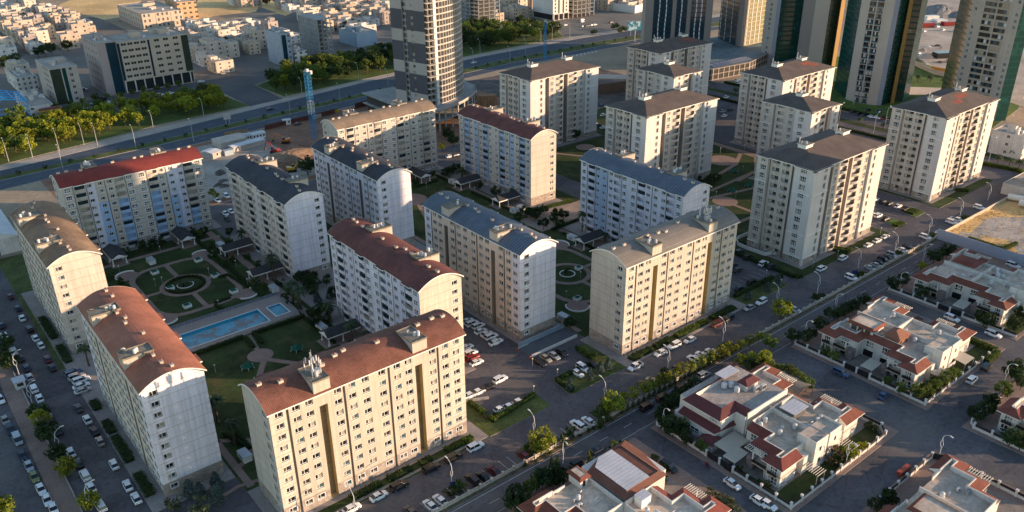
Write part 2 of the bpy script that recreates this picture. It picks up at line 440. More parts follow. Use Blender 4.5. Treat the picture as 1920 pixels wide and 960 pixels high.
    for a, b in zip(ys, ys[1:]):
        mb.face([(xa, a, arch(a)), (xb, a, arch(a)), (xb, b, arch(b)), (xa, b, arch(b))], rm)
        mb.face([(xa, a, arch(a) - .3), (xb, a, arch(a) - .3), (xb, b, arch(b) - .3), (xa, b, arch(b) - .3)], TRIM)
        for x in (xa, xb): mb.face([(x, a, arch(a) - .3), (x, b, arch(b) - .3), (x, b, arch(b) + .04), (x, a, arch(a) + .04)], TRIM)
    for y in (ys[0], ys[-1]): mb.face([(xa, y, arch(y) - .3), (xb, y, arch(y) - .3), (xb, y, arch(y)), (xa, y, arch(y))], TRIM)
    for c in bal:
        x = L - c; mb.prism([(x - 2.15, W + .5), (x + 2.15, W + .5), (x + 2.15, W + 1.15), (x - 2.15, W + 1.15)], 29.82, 30.12, TRIM, rm, True)
    mb.build('roof', root)
    for i, x in enumerate((10.7, 36.5)):
        mb = MB(); mb.box(x, x + 4.1, -.07, 6.9, 29.9, 33.1, W_cream, None, False)
        mb.prism([(x - .12, -.2), (x + 4.22, -.2), (x + 4.22, 7.0), (x - .12, 7.0)], 33.1, 33.28, ROOFDECK, ROOFDECK, True)
        for a in ((x - .12, x + .06, -.2, 7.), (x + 4.04, x + 4.22, -.2, 7.), (x + .06, x + 4.04, -.2, -.02), (x + .06, x + 4.04, 6.82, 7.)):
            mb.box(*a, 33.28, 33.55, ROOFDECK)
        o = mb.build('roof_hut', root)
        mb = MB(); mb.box(x + 4.08, x + 4.14, 4.9, 6.1, 31.9, 33.0, DARK); mb.build('hatch', o)
        roof_gear(root, x, x + 4.1, 0, 6.8, 33.3, seed * 7 + i, mast == i)
    for i, x in enumerate((1.6, 5.8, 15.9, 20.0, 22.6, 30.6, 42.4, 46.8, 49.6)):
        y = 6.6 + r.uniform(-1.2, 1.4); z = arch(y) - .1; mb = MB()
        mb.box(x - .55, x + .55, y - .35, y + .35, z, z + .62, W_cream); mb.prism([(x - .62, y - .42), (x + .62, y - .42), (x + .62, y + .42), (x - .62, y + .42)], z + .62, z + .7, W_cream)
        mb.tube([(x - .1, y, z + .7), (x - .1, y, z + 1.15)], [.2, .16], POT, 7); mb.build('chimney', root)
    put_parts(root, items)
    return root
paintA = lambda u, z: (W_sky if (11.2 < u < 14.7 and z < 21) or (37 < u < 40.4 and z < 18) or (u > 43.8 and u < 47.5 and z < 12) or (18 < u < 21.8 and z < 21) or (30 < u < 34 and z < 21) else (W_lav if 8.2 < u < 11.2 or 37 < u < 43.8 else None))
paintB = lambda u, z: (W_blue if 4 < u < 8.2 or 11.2 < u < 14.7 or 18 < u < 21.8 or 30 < u < 33.8 or 37 < u < 40.4 or 44 < u < 47.6 else None)
paintC = lambda u, z: W_white
B = barrel_block
B('cream apartment block with antenna masts above its red brown tiled roof', 50.6, 146.0, 0, 'tile', 1, 0, 1, 0, seed=3, mast=0, stair=(W_panel, W_bounce))
B('pale apartment block with grey brown seam metal roof beside the front street', 159.6, 145.7, 0, 'greyseam', 1, 0, 1, 0, wallp=W_cream, wallg=W_joint, seed=4, mast=1, stair=(W_panel, W_bounce))
B('apartment block with rust red ribbed roof beside the left street', 32.2, 223.1, -PI / 2, 'rust', 1, 0, 0, 1, wallg=W_white, wallp=pm('shade_lift_beige', (.64, .54, .45), .9, .08, .12, extra=streaks(.12)), seed=5)  # beige lightened because this street side stands in shade
B('apartment block with weathered brown roof at the bend of the left street', 31.6, 305.4, -PI / 2, 'brown', 1, 0, 0, 1, wallp=MATS['shade_lift_beige'], seed=6)
B('apartment block with slate blue metal roof above the row of white cars', 141.7, 223.1, -PI / 2, 'slate', 1, 0, 0, 1, wallg=W_white, wallp=pm('bounce_lit_peach', (.68, .55, .43), .9, .08, .12, extra=streaks(.12)), seed=7)  # peach tone is bounced light painted onto the shaded side
B('apartment block with charcoal roof behind the blue crane mast base', 142.0, 305.4, -PI / 2, 'dark', 1, 0, 0, 1, wallp=W_lav, wallg=W_white, seed=8)
B('apartment block with maroon tiled roof right of the empty pool', 120.2, 172.0, PI / 2, 'maroon', 0, 1, 1, 0, seed=9, wallg=W_joint, paint=lambda u, z: W_lav if 8.2 < u < 14.7 or 37 < u < 43.8 else W_white)
B('apartment block with charcoal roof between the formal garden and construction pit', 120.0, 254.4, PI / 2, 'dark', 0, 1, 1, 0, seed=10, wallg=W_white, paint=lambda u, z: MATS['shade_lift_beige'])
B('blue grey apartment block with slate seam roof right of the sports court', 228.8, 171.3, PI / 2, 'slate', 0, 1, 1, 0, seed=11, wallg=W_white, paint=lambda u, z: W_lav if not (8.2 < u < 14.7) else W_blue)
B('apartment block with maroon roof and blue painted balcony strips', 230.3, 254.6, PI / 2, 'maroon', 0, 1, 1, 0, seed=12, wallg=W_joint, paint=paintB)
B('apartment block with bright red roof and sky blue balcony panels', 102.0, 336.2, PI, 'red', 0, 1, 0, 1, seed=13, wallg=W_joint, paint=paintA)
B('apartment block with tan roof in front of the banded high-rise', 212.8, 334.6, PI, 'tan', 0, 1, 0, 1, seed=14, wallg=W_joint, paint=lambda u, z: None)

# ------------------------------------------------------------------ hip roofed tower blocks
TW = pm('warm_grey_render', (.56, .50, .43), .9, .06, .12, 2.2, extra=chain(streaks(.16), drips))
TWL = pm('pale_panel_render', (.62, .58, .54), .9, .06, .12, 2.2, extra=chain(streaks(.08), lines(2, 1.03, .03, 0, .88)))
def hip_tower(label, ox, oy, Lx, Ly, seed, patch=False, small=False):
    root = thing('hip_roofed_tower', label, 'tower block', (ox, oy, 0), 0, 'tower blocks with hipped roofs')
    H = 37.0; NF = 12; fh = 3.09; r = random.Random(seed); mb = MB(); items = []
    zw = [.5 + fh * k for k in range(NF)]
    st = lambda m: (lambda u, z: STONE if z < 3.0 else m)
    def seg(T, rot, loc, u0, u1, off, wins, bals, slots, mat):
        ops = []
        for c, w, kd in wins:
            for z in zw:
                ops.append((c - w / 2 - .08, c + w / 2 + .08, z + .55, z + 2.58, .29, None)); sd = r.randrange(9)
                p = T(c, -off, z + .6)
                items.append(('window', ('tw', w, kd, sd), (lambda m, w=w, kd=kd, sd=sd: win(m, TL, w, 1.9, kd, sd)), p, rot))
        for c, w, kd in bals:
            for z in zw:
                ops.append((c - w / 2, c + w / 2, z + .1, z + 2.5, 1.1, (W_slot, W_slot)) if kd != 'half' else (c - w / 2, c + w / 2, z + .95, z + 2.5, .9, (TW, TW))); sd = r.randrange(7)
                items.append(('balcony', ('tb', w, kd, sd), (lambda m, w=w, kd=kd, sd=sd: balc(m, TL, w, 2.4, kd, sd, TW)), T(c, -off, z + .1), rot))
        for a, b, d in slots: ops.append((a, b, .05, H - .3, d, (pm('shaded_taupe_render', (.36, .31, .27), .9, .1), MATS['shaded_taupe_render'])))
        facade(mb, lambda u, d, z: T(u, d - off, z), u0, u1, 0, H, ops, st(mat), zs=(3.0,))
        if off:
            for u in (u0, u1):
                if 0.01 < u < (Lx if rot == 0 else Ly) - .01:
                    mb.face([T(u, 0, 0), T(u, -off, 0), T(u, -off, H), T(u, 0, H)], mat)
    TF = lambda u, d, z: (u, d, z)                 # front, outward -y
    TS = lambda u, d, z: (d, Ly - u, z)            # street side, outward -x
    if not small:
        k = Lx / 46.4
        seg(TF, 0, 0, 0, 9 * k, .8, [(6.3 * k, 1.3, 'pair')], [], [], TWL)
        seg(TF, 0, 0, 9 * k, 37 * k, 0, [(14.2 * k, 1.6, 'triple'), (34.8 * k, 1.6, 'triple')], [(19.3 * k, 4.6, 'bow'), (28.6 * k, 5.6, 'bow')], [(9.3, 12.3 * k, 1.6), (22.3 * k, 25.0 * k, 2.6)], TW)
        seg(TF, 0, 0, 37 * k, Lx, .8, [(39.2 * k, 1.3, 'pair')], [], [], TWL)
        seg(TS, -PI / 2, 0, 0, 4.8, .8, [(3.0, 2.2, 'triple')], [], [], TW)
        seg(TS, -PI / 2, 0, 4.8, 16.0, 0, [], [(7.7, 3.0, 'half'), (11.9, 3.0, 'half')], [(5.0, 5.4, .4), (14.4, 15.2, 1.0)], TW)
        seg(TS, -PI / 2, 0, 16.0, Ly, .8, [(19.6, 2.2, 'triple')], [], [], TWL)
        ears = [('f', 0, 9 * k), ('f', 37 * k, Lx), ('s', 0, 4.8), ('s', 16, Ly)]
    else:
        seg(TF, 0, 0, 0, 6, .8, [(3.2, 1.4, 'pair')], [], [], TWL)
        seg(TF, 0, 0, 6, Lx - 6, 0, [], [(Lx / 2 - 1.2, 3.6, 'open')], [(Lx / 2 + 1.6, Lx / 2 + 3.4, 1.5)], TW)
        seg(TF, 0, 0, Lx - 6, Lx, .8, [(Lx - 3, 1.4, 'pair')], [], [], TWL)
        seg(TS, -PI / 2, 0, 0, 6, .8, [(3.0, 2.2, 'triple')], [], [], TW)
        seg(TS, -PI / 2, 0, 6, 17, 0, [(14.6, 1.6, 'triple')], [(9.6, 3.4, 'open')], [(6.2, 6.6, .4)], TW)
        seg(TS, -PI / 2, 0, 17, Ly, .8, [(20.3, 2.2, 'triple')], [], [], TWL)
        ears = [('f', 0, 6), ('f', Lx - 6, Lx), ('s', 0, 6), ('s', 17, Ly)]
    mb.face([(Lx, 0, 0), (Lx, Ly, 0), (Lx, Ly, H), (Lx, 0, H)], TWL); mb.face([(0, Ly, 0), (Lx, Ly, 0), (Lx, Ly, H), (0, Ly, H)], TWL)
    mb.face([(Lx, -.8, 0), (Lx, 0, 0), (Lx, 0, H), (Lx, -.8, H)], TWL)
    mb.face([(0, -.8, 0), (-.8, -.8, 0), (-.8, -.8, H), (0, -.8, H)], TWL); mb.face([(-.8, 0, 0), (-.8, -.8, 0), (-.8, -.8, H), (-.8, 0, H)], TWL)
    mb.face([(-.8, Ly, 0), (0, Ly, 0), (0, Ly, H), (-.8, Ly, H)], TWL)
    mb.build('walls', root)
    for z in (2.9, 11.9, 27.4):                       # moulded belts round the corner blocks
        for a in ears:
            mb = MB()
            if a[0] == 'f': mb.box(max(a[1], -.9), a[2], -.98, -.803, z, z + .3, TRIM)
            else: mb.box(-.98, -.803, Ly - a[2], Ly - a[1], z, z + .3, TRIM)
            mb.build('belt_moulding', root)
    rm = ROOF['hip']; mb = MB(); e = .65; zr = H + 3.9 if not small else H + 3.4; hy = Ly / 2; run = hy + e; sl = (zr - H) / run
    A, Bp, Cp, D = (-e, -e, H), (Lx + e, -e, H), (Lx + e, Ly + e, H), (-e, Ly + e, H)
    rx = hy * .95 if not small else Lx / 2 - .6
    R1, R2 = (rx, hy, zr), (Lx - rx, hy, zr)
    mb.face([A, Bp, R2, R1], rm); mb.face([Cp, D, R1, R2], rm); mb.face([D, A, R1], rm); mb.face([Bp, Cp, R2], rm)
    for a in ears:
        o = 1.45
        if a[0] == 'f':
            x0, x1 = (a[1] - (o if a[1] == 0 else .3)), a[2] + (.65 if a[2] >= Lx else .3)
            q = [(x0, -o), (x1, -o), (x1, -e + .3), (x0, -e + .3)]
        else:
            y0, y1 = Ly - a[2] - (.3 if a[2] < Ly else o), Ly - a[1] + (.3 if a[1] > 0 else .65)
            q = [(-o, y0), (-e + .3, y0), (-e + .3, y1), (-o, y1)]
        mb.prism(q, H - .35 if a[0] == 'f' else H - .352, H - .05 if a[0] == 'f' else H - .054, TRIM, rm, True)
    for p, q in ((A, Bp), (Bp, Cp), (Cp, D), (D, A)):
        mb.face([(p[0], p[1], H - .3), (q[0], q[1], H - .3), q, p], TRIM)
    mb.face([(x, y, H - .28) for x, y, z in (A, Bp, Cp, D)], TRIM)
    mb.build('hipped_roof', root)
    if patch:
        mb = MB(); nrm = lambda x, y: H + (y + e) * sl + .03
        for (x0, x1, y0, y1) in ((24, 33, 6.5, 9.5), (17.5, 24, 4.5, 6.8)) if patch == 1 else ((26, 34, 6.2, 8.6), (31, 37, 4.0, 6.2)):
            mb.face([(x0, y0, nrm(x0, y0)), (x1, y0, nrm(x1, y0)), (x1, y1, nrm(x1, y1)), (x0, y1, nrm(x0, y1))], pm('red_roof_patch', (.24, .075, .05), .9, .15))
        mb.build('roof_patch', root)
    for i, x in enumerate((R1[0], R2[0])) if not small else [(0, Lx / 2)]:
        mb = MB(); mb.box(x - 2.2, x + 2.2, hy - 1.7, hy + 1.7, zr - 1.0, zr + .55, TRIM); mb.prism([(x - 2.5, hy - 2), (x + 2.5, hy - 2), (x + 2.5, hy + 2), (x - 2.5, hy + 2)], zr + .55, zr + .75, TRIM, ROOFDECK, True); mb.build('roof_hut', root)
        for j in range(r.choice((1, 2, 4)) if i == 0 else 1):
            mb = MB(); mb.lathe([(.35, 0), (.35, .9), (.15, 1.1)], (x - 1.5 + j * .95, hy + r.uniform(-.9, .9), zr + .75), TANK, 9); mb.build('water_tank', root)
        mb = MB(); mb.tube([(x - 1.9, hy + 1.4, zr + .7), (x - 1.9, hy + 1.4, zr + 3.2)], .12, TRIM, 6); mb.build('vent_pipe', root)
    put_parts(root, items)
    return root
HT = hip_tower
HT('hip roofed tower block in front, half its right face in shadow', 254.3, 146.9, 46.4, 23.1, 21)
HT('hip roofed tower block with red roof patch at the right end', 351.4, 147.6, 46.4, 23.1, 22, 1)
HT('hip roofed tower block behind the slate blue barrel roof', 259.5, 230.2, 46.0, 23.3, 23)
HT('hip roofed tower block with two red roof patches before the green towers', 355.3, 229.2, 44.2, 24.0, 24, 2)
HT('hip roofed tower block nearest to the banded high-rise', 263.2, 310.4, 46.0, 23.6, 25)
HT('hip roofed tower block before the dark glass tower', 357.5, 310.4, 44.2, 23.6, 26, 2)
HT('small square tower block with hip roof in front of the dark glass tower', 321.5, 269.0, 20.0, 24.5, 27, small=True)
HT('small square tower block with hip roof right of the lawn paths', 317.7, 189.0, 20.6, 24.4, 28, small=True)
# ------------------------------------------------------------------ high-rise towers
BAND_D = pm('dark_band_cladding', (.085, .085, .10), .7, .06, .1)
BAND_L = pm('pale_band_cladding', (.40, .36, .33), .75, .05, .1)
CONC = pm('raw_concrete', (.34, .33, .31), .9, .2, .3, extra=streaks(.2))
CONC_W = pm('pale_concrete_frame', (.47, .43, .38), .85, .1, .3)
WGL = pm('bronze_curtain_glass', (.10, .085, .06), .25, .25, .4, spec=.6)
def vseg(a, b):
    a, b = Vector(a), Vector(b); d = b - a; L = d.length; d = d / L; n = Vector((d.y, -d.x))     # outward = right of a->b
    return a, d, n, L
def planeT(a, b, off=0.):
    A, d, n, L = vseg(a, b)
    return (lambda u, dep, z: (A.x + d.x * u - n.x * (dep - off), A.y + d.y * u - n.y * (dep - off), z)), L
def banded_tower():
    root = thing('high_rise', 'unfinished high-rise with dark and pale banded flank and curved gridded front', 'high-rise')
    z0, H, fh = 12.0, 126.0, 3.25
    Lb, C, P = (242.6, 404.5), (248.4, 380.0), (256.2, 380.6)
    # curved front: quadratic through measured deck points
    arc = [P, (261, 381.4), (265.6, 383.0), (270, 384.9), (274.7, 387.4), (279, 390.6), (282.8, 394.4), (285.8, 398.6), (288, 403.2), (289.2, 408)]
    back = [(287, 428), (264, 434)]
    T, L = planeT(Lb, C); mb = MB(); ops = [(L * .34, L * .47, z0, H - 1, .9, (CONC, CONC))]
    n = int((H - z0) / fh)
    for k in range(n): ops.append((L * .60, L * .67, z0 + k * fh + 1.0, z0 + k * fh + 2.4, .25, (GL[2] if k % 3 else GL[1], BAND_L)))
    mf = lambda u, z: BAND_L if ((z - z0) % 17.0) < 6.4 else BAND_D
    facade(mb, T, 0, L, z0, H, ops, mf, zs=[z0 + 17 * i + j for i in range(8) for j in (0, 6.4)])
    mb.build('banded_wall', root)
    for k in range(n):
        z = z0 + k * fh; mb = MB()
        mb.face([T(L * .34, .85, z + .5), T(L * .40, .85, z + .5), T(L * .40, .85, z + 2.5), T(L * .34, .85, z + 2.5)], GL[k % 2])
        mb.face([T(L * .42, .85, z + .5), T(L * .46, .85, z + .5), T(L * .46, .85, z + 2.5), T(L * .42, .85, z + 2.5)], GL[0])
        mb.build('stair_window', root)
    mb = MB(); T2, L2 = planeT(C, P)
    for k in range(n):
        z = z0 + k * fh
        pr = lambda u0, u1, d0, d1, za, zb, m: [mb.face([T2(u0, d, za), T2(u1, d, za), T2(u1, d, zb), T2(u0, d, zb)], m) for d in (d0, d1)] + [mb.face([T2(u0, d0, zz), T2(u1, d0, zz), T2(u1, d1, zz), T2(u0, d1, zz)], m) for zz in (za, zb)] + [mb.face([T2(uu, d0, za), T2(uu, d1, za), T2(uu, d1, zb), T2(uu, d0, zb)], m) for uu in (u0, u1)]
        pr(0, L2 - 1.6, -1.5 - (.5 if k % 2 else 0), 2.0, z - .12, z + .2, CONC_W)
        pr(2.7, 2.95, .2, 1.9, z, z + fh - .1, CONC_W)
    mb.face([T2(0, 2, z0), T2(L2, 2, z0), T2(L2, 2, H), T2(0, 2, H)], WGL)
    mb.build('balcony_slabs', root)
    mb = MB(); A, d, nn, _ = vseg(C, P)
    q = lambda u, dd: (A.x + d.x * u - nn.x * dd, A.y + d.y * u - nn.y * dd)
    mb.prism([q(L2 - 1.9, -.5), q(L2 - .1, -.5), q(L2 - .1, 3), q(L2 - 1.9, 3)], z0 - 2, H, TRIM)
    mb.build('corner_pier', root)
    mb = MB(); gm_ = MB()
    for i, (a, b) in enumerate(zip(arc, arc[1:])):
        Ta, La = planeT(a, b)
        for k in range(n + 1):
            z = z0 + k * fh
            for d0, d1, za, zb in ((-.25, 1.6, z - .35, z + .35),):
                mb.face([Ta(0, d0, za), Ta(La, d0, za), Ta(La, d0, zb), Ta(0, d0, zb)], CONC_W); mb.face([Ta(0, d0, zb), Ta(La, d0, zb), Ta(La, d1, zb), Ta(0, d1, zb)], CONC_W); mb.face([Ta(0, d0, za), Ta(La, d0, za), Ta(La, d1, za), Ta(0, d1, za)], CONC_W)
        for u in ((0, La / 2) if La > 4 else (0,)):
            for du in (-.17, .17): mb.face([Ta(u + du, -.2, z0), Ta(u + du, 1.5, z0), Ta(u + du, 1.5, H), Ta(u + du, -.2, H)], CONC_W)
            mb.face([Ta(u - .17, -.2, z0), Ta(u + .17, -.2, z0), Ta(u + .17, -.2, H), Ta(u - .17, -.2, H)], CONC_W)
        gm_.face([Ta(0, 1.4, z0), Ta(La, 1.4, z0), Ta(La, 1.4, H), Ta(0, 1.4, H)], WGL)
    mb.build('facade_grid', root); gm_.build('curtain_glass', root)
    mb = MB(); mb.prism([Lb, C, P] + arc[1:] + back, H - .5, H, CONC); 
    for a, b in zip([arc[-1]] + back, back + [Lb]): mb.face([(*a, z0), (*b, z0), (*b, H), (*a, H)], CONC)
    mb.build('core_walls', root)
    # concrete podium of two open decks on columns
    pod = [(236, 376), (248, 369.8), (258, 371.5), (270, 376.5), (281, 383.5), (290, 391), (298, 403.4), (296, 430), (236, 432)]
    mb = MB(); mb.prism(pod, 11.2, 11.9, CONC, CONC, True); mb.prism(pod, 5.6, 6.1, CONC, CONC, True)
    mb.prism([(238, 384), (280, 392), (290, 428), (238, 430)], 0, 11.2, DARK)
    for a, b in zip(pod[:6], pod[1:7]):
        mb.face([(*a, 11.9), (*b, 11.9), (*b, 12.8), (*a, 12.8)], CONC_W)
    mb.build('podium_deck', root)
    for a, b in zip(pod[:6], pod[1:7]):
        for t in (.1, .55):
            x, y = a[0] + (b[0] - a[0]) * t, a[1] + (b[1] - a[1]) * t + .8; mb = MB()
            mb.box(x - .3, x + .3, y - .3, y + .3, 0, 11.2, CONC_W); mb.build('podium_column', root)
banded_tower()

def glass_tower(label, faces, H, z0=0., group='tall glazed towers'):
    """faces: ordered footprint strips ((x,y)->(x,y), kind, material); each strip becomes a facade part"""
    root = thing('high_rise', label, 'high-rise', group=group); fh = 3.3; n = int((H - z0) / fh); r = random.Random(label)
    foot = []
    for a, b, kind, nm in faces:
        T, L = planeT(a, b); mb = MB(); foot.append(a)
        def slab(z, h, d0, m):
            mb.face([T(0, d0, z), T(L, d0, z), T(L, d0, z + h), T(0, d0, z + h)], m); mb.face([T(0, d0, z + h), T(L, d0, z + h), T(L, .3, z + h), T(0, .3, z + h)], m); mb.face([T(0, d0, z), T(L, d0, z), T(L, .3, z), T(0, .3, z)], m)
        if kind[0] == 'plain':
            mb.face([T(0, 0, z0), T(L, 0, z0), T(L, 0, H), T(0, 0, H)], kind[1])
        elif kind[0] == 'glass':                       # curtain wall with spandrels
            for k in range(n):
                z = z0 + k * fh; nb = max(1, int(L / 1.6))
                for i in range(nb):
                    u0, u1 = L * i / nb, L * (i + 1) / nb
                    m = kind[1] if r.random() < .86 else kind[2]
                    mb.face([T(u0, .0, z + .9), T(u1, .0, z + .9), T(u1, .0, z + fh), T(u0, .0, z + fh)], m)
                slab(z, .9, -.05, kind[3])
        elif kind[0] == 'panels':                      # pale blinds in staggered upright strips
            for k in range(n):
                z = z0 + k * fh
                mb.face([T(0, .1, z + .5), T(L, .1, z + .5), T(L, .1, z + fh), T(0, .1, z + fh)], kind[1])
                slab(z, .5, -.18, kind[3])
                for u in kind[4]:
                    w = .42; s = .25 * math.sin(k * .7 + u)
                    mb.face([T(L * u + s, -.1, z + .5), T(L * u + w * 1.6 + s, -.1, z + .5), T(L * u + w * 1.6 + s, -.1, z + fh), T(L * u + s, -.1, z + fh)], kind[2])
        elif kind[0] == 'win':                         # single window column in a rendered pier
            ops = []
            for k in range(n):
                for u in kind[2]: ops.append((L * u - .75, L * u + .75, z0 + k * fh + .9, z0 + k * fh + 2.5, .2, (r.choice((GL[0], GL[3], GL[3], GL[2])), TRIM)))
            facade(mb, T, 0, L, z0, H, ops, lambda u, z: kind[1])
            for k in range(n):
                for u in kind[2]:
                    z = z0 + k * fh; mb.face([T(L * u - .06, .1, z + .9), T(L * u + .06, .1, z + .9), T(L * u + .06, .1, z + 2.5), T(L * u - .06, .1, z + 2.5)], FRAME)
        elif kind[0] == 'loggia':                      # glazed loggias between white slabs
            for k in range(n):
                z = z0 + k * fh
                for j in range(kind[2]):
                    u0, u1 = L * j / kind[2] + .35, L * (j + 1) / kind[2] - .35; nb = 4
                    for i in range(nb):
                        a0, a1 = u0 + (u1 - u0) * i / nb, u0 + (u1 - u0) * (i + 1) / nb
                        mb.face([T(a0 + .05, .35, z + 1.0), T(a1 - .05, .35, z + 1.0), T(a1 - .05, .35, z + fh - .3), T(a0 + .05, .35, z + fh - .3)], r.choices((GL[0], GL[2], GL[3], GL[4], TANK), (4, 2, 1.6, 2, 1.2))[0])
                    mb.face([T(u0, -.05, z + .25), T(u1, -.05, z + .25), T(u1, -.05, z + 1.0), T(u0, -.05, z + 1.0)], kind[3])
                slab(z - .1, .32, -.3, kind[1])
            for j in range(kind[2] + 1):
                u = L * j / kind[2]
                for du in (-.33, .33): mb.face([T(u + du, -.25, z0), T(u + du, .4, z0), T(u + du, .4, H), T(u + du, -.25, H)], kind[1])
                mb.face([T(u - .33, -.25, z0), T(u + .33, -.25, z0), T(u + .33, -.25, H), T(u - .33, -.25, H)], kind[1])
            mb.face([T(0, .5, z0), T(L, .5, z0), T(L, .5, H), T(0, .5, H)], DARK)
        mb.build(nm, root)
    mb = MB(); pts = []
    for a, b, k, m in faces:
        if not pts or (Vector(a) - Vector(pts[-1])).length > .01: pts.append(a)
        pts.append(b)
    if (Vector(pts[-1]) - Vector(pts[0])).length < .01: pts.pop()
    mb.face([(*p, H) for p in pts], ROOFDECK); mb.build('roof', root)
    return root
PIER = pm('beige_grey_pier', (.27, .235, .215), .8, .06, .08)
PIERW = pm('pale_stone_pier', (.44, .385, .33), .8, .06, .08)
SPD = pm('dark_spandrel', (.02, .03, .038), .4, .1); TEAL = glass('night_teal_glass', (.012, .04, .06)); TEAL2 = glass('lighter_teal_glass', (.04, .09, .12))
GRN = glass('deep_green_glass', (.003, .045, .038)); GRN2 = glass('mid_green_glass', (.008, .075, .062)); GRN3 = pm('green_spandrel', (.004, .048, .042), .3, .1)
LGR = glass('pale_green_glass', (.08, .22, .17), .2); GOLD = pm('gold_cladding', (.36, .21, .065), .55, .06, .1, metal=.1)  # LGR: lit copy of the green glass, sunlight painted into the colour
BLG = pm('blue_grey_cladding', (.27, .28, .34), .6, .06, .1); OLV = pm('olive_dark_glass', (.03, .04, .025), .25, .15, spec=.6); TAN_S = pm('sunlit_tan_spandrel', (.44, .36, .22), .7, .08); TGL = glass('sunlit_straw_glass', (.24, .23, .14), .25)  # TGL, TAN_S: sun on the tower front painted into glass and spandrels
WHT = pm('white_slat', (.75, .76, .78), .5, .0)
pk = lambda x0, y0, x1, y1: None
a, b = Vector((466, 421)), Vector((502, 389)); D = (b - a); U = lambda t: tuple(a + D * t); nb_ = Vector((D.y, -D.x)).normalized() * -22
bk = lambda t: tuple(Vector(U(t)) + Vector((-nb_.x * -1, -nb_.y * -1)))
pan = lambda us: ('panels', TEAL, WHT, SPD, us)
glass_tower('dark teal glass tower with white upright strips between grey piers', [
    (U(0), U(.12), ('plain', PIER), 'pier'), (U(.12), U(.40), pan((.28, .64)), 'curtain_wall'), (U(.40), U(.46), ('plain', PIER), 'pier'),
    (U(.46), U(.62), pan((.42,)), 'curtain_wall'), (U(.62), U(.68), ('plain', PIER), 'pier'), (U(.68), U(.90), pan((.3, .66)), 'curtain_wall'), (U(.90), U(1), ('plain', PIER), 'pier'),
    (U(1), bk(1), ('plain', PIERW), 'side_wall'), (bk(1), bk(0), ('plain', PIER), 'rear_wall'), (bk(0), U(0), ('plain', PIER), 'side_wall')], 95)
glass_tower('glass tower with dark teal flank and straw coloured sunlit front', [
    ((537, 408.6), (523.5, 382), ('panels', TEAL, WHT, SPD, (.06, .34, .68)), 'curtain_wall'), ((523.5, 382), (522.2, 376.5), ('plain', PIER), 'pier'), ((522.2, 376.5), (527, 376.2), ('plain', PIERW), 'pier'),
    ((527, 376.2), (549, 376.6), ('panels', TGL, WHT, TAN_S, (.0, .24, .48, .72)), 'curtain_wall'), ((549, 376.6), (556, 377.5), ('loggia', PIERW, 1, TAN_S), 'loggias'), ((556, 377.5), (560, 408), ('plain', PIERW), 'side_wall'), ((560, 408), (537, 408.6), ('plain', PIER), 'rear_wall')], 92, 8.0)
g2 = lambda x, y: tuple(G(x, y)[:2])
def behind(a, b, d=26):
    """two rear corners, d metres behind the outer ends of a facade, tucked in so they stay hidden"""
    va, vb = Vector(a), Vector(b); m = (va + vb) / 2; o = m.normalized() * d
    return tuple(vb + o - (vb - m) * .5), tuple(va + o - (va - m) * .5)
def strip_tower(label, pts, kinds, H=118):
    f = [(g2(*pts[i]), g2(*pts[i + 1]), k, n) for i, (k, n) in enumerate(kinds)]; r1, r0 = behind(f[0][0], f[-1][1])
    f += [(f[-1][1], r1, ('plain', PIERW), 'side_wall'), (r1, r0, ('plain', PIER), 'rear_wall'), (r0, f[0][0], ('plain', PIER), 'side_wall')]
    return glass_tower(label, f, H)
GG = ('glass', GRN, GRN2, GRN3); OG = ('glass', OLV, GRN, GRN3); LG = ('glass', LGR, GRN2, LGR); PW = ('plain', PIERW); GO = ('plain', GOLD)
strip_tower('green glass tower with white loggias and a gold strip down its side', [(1564, 166), (1585, 186), (1599, 191), (1626, 196), (1643, 198), (1652, 198), (1668, 192), (1669, 195), (1676, 194), (1677, 189), (1692, 190), (1704, 181)],
    [(GG, 'green_glass'), (PW, 'pier'), (('loggia', PIERW, 2, GL[3]), 'loggias'), (PW, 'pier'), (('plain', BLG), 'blue_fin'), (GG, 'green_glass'), (GO, 'gold_return'), (GO, 'gold_strip'), (GO, 'gold_return'), (OG, 'dark_green_glass'), (LG, 'pale_green_glass')])
strip_tower('green glass tower with broad beige pier behind the red patched roof', [(1424, 118), (1443, 121), (1450, 122), (1491, 120), (1492, 124), (1512, 127), (1538, 131), (1557, 129), (1558, 132), (1565, 131)],
    [(('win', PIERW, (.5,)), 'window_pier'), (('plain', BLG), 'blue_fin'), (GG, 'green_glass'), (PW, 'pier_return'), (('plain', PIER), 'pier'), (PW, 'pier'), (OG, 'dark_green_glass'), (GO, 'gold_return'), (GO, 'gold_strip')])
strip_tower('beige tower with two columns of glazed loggias between green glass sides', [(1760, 188), (1780, 205), (1794, 209), (1800, 211), (1846, 222), (1851, 224), (1864, 228), (1885, 226)],
    [(GG, 'green_glass'), (('win', PIERW, (.5,)), 'window_pier'), (PW, 'pier'), (('loggia', PIERW, 2, GL[2]), 'loggias'), (PW, 'pier'), (('win', PIERW, (.5,)), 'window_pier'), (GG, 'green_glass')], 120)
# the tower outside the picture on the right whose long shadow crosses the front street
glass_tower('pale high-rise outside the picture whose shadow crosses the street', [
    ((335, 67), (313, 45), ('plain', PIERW), 'pier'), ((313, 45), (331, 25), ('win', PIERW, (.25, .5, .75)), 'window_wall'), ((331, 25), (367, 60), ('win', PIERW, (.2, .5, .8)), 'window_wall'), ((367, 60), (335, 67), ('plain', PIERW), 'pier')], 125)
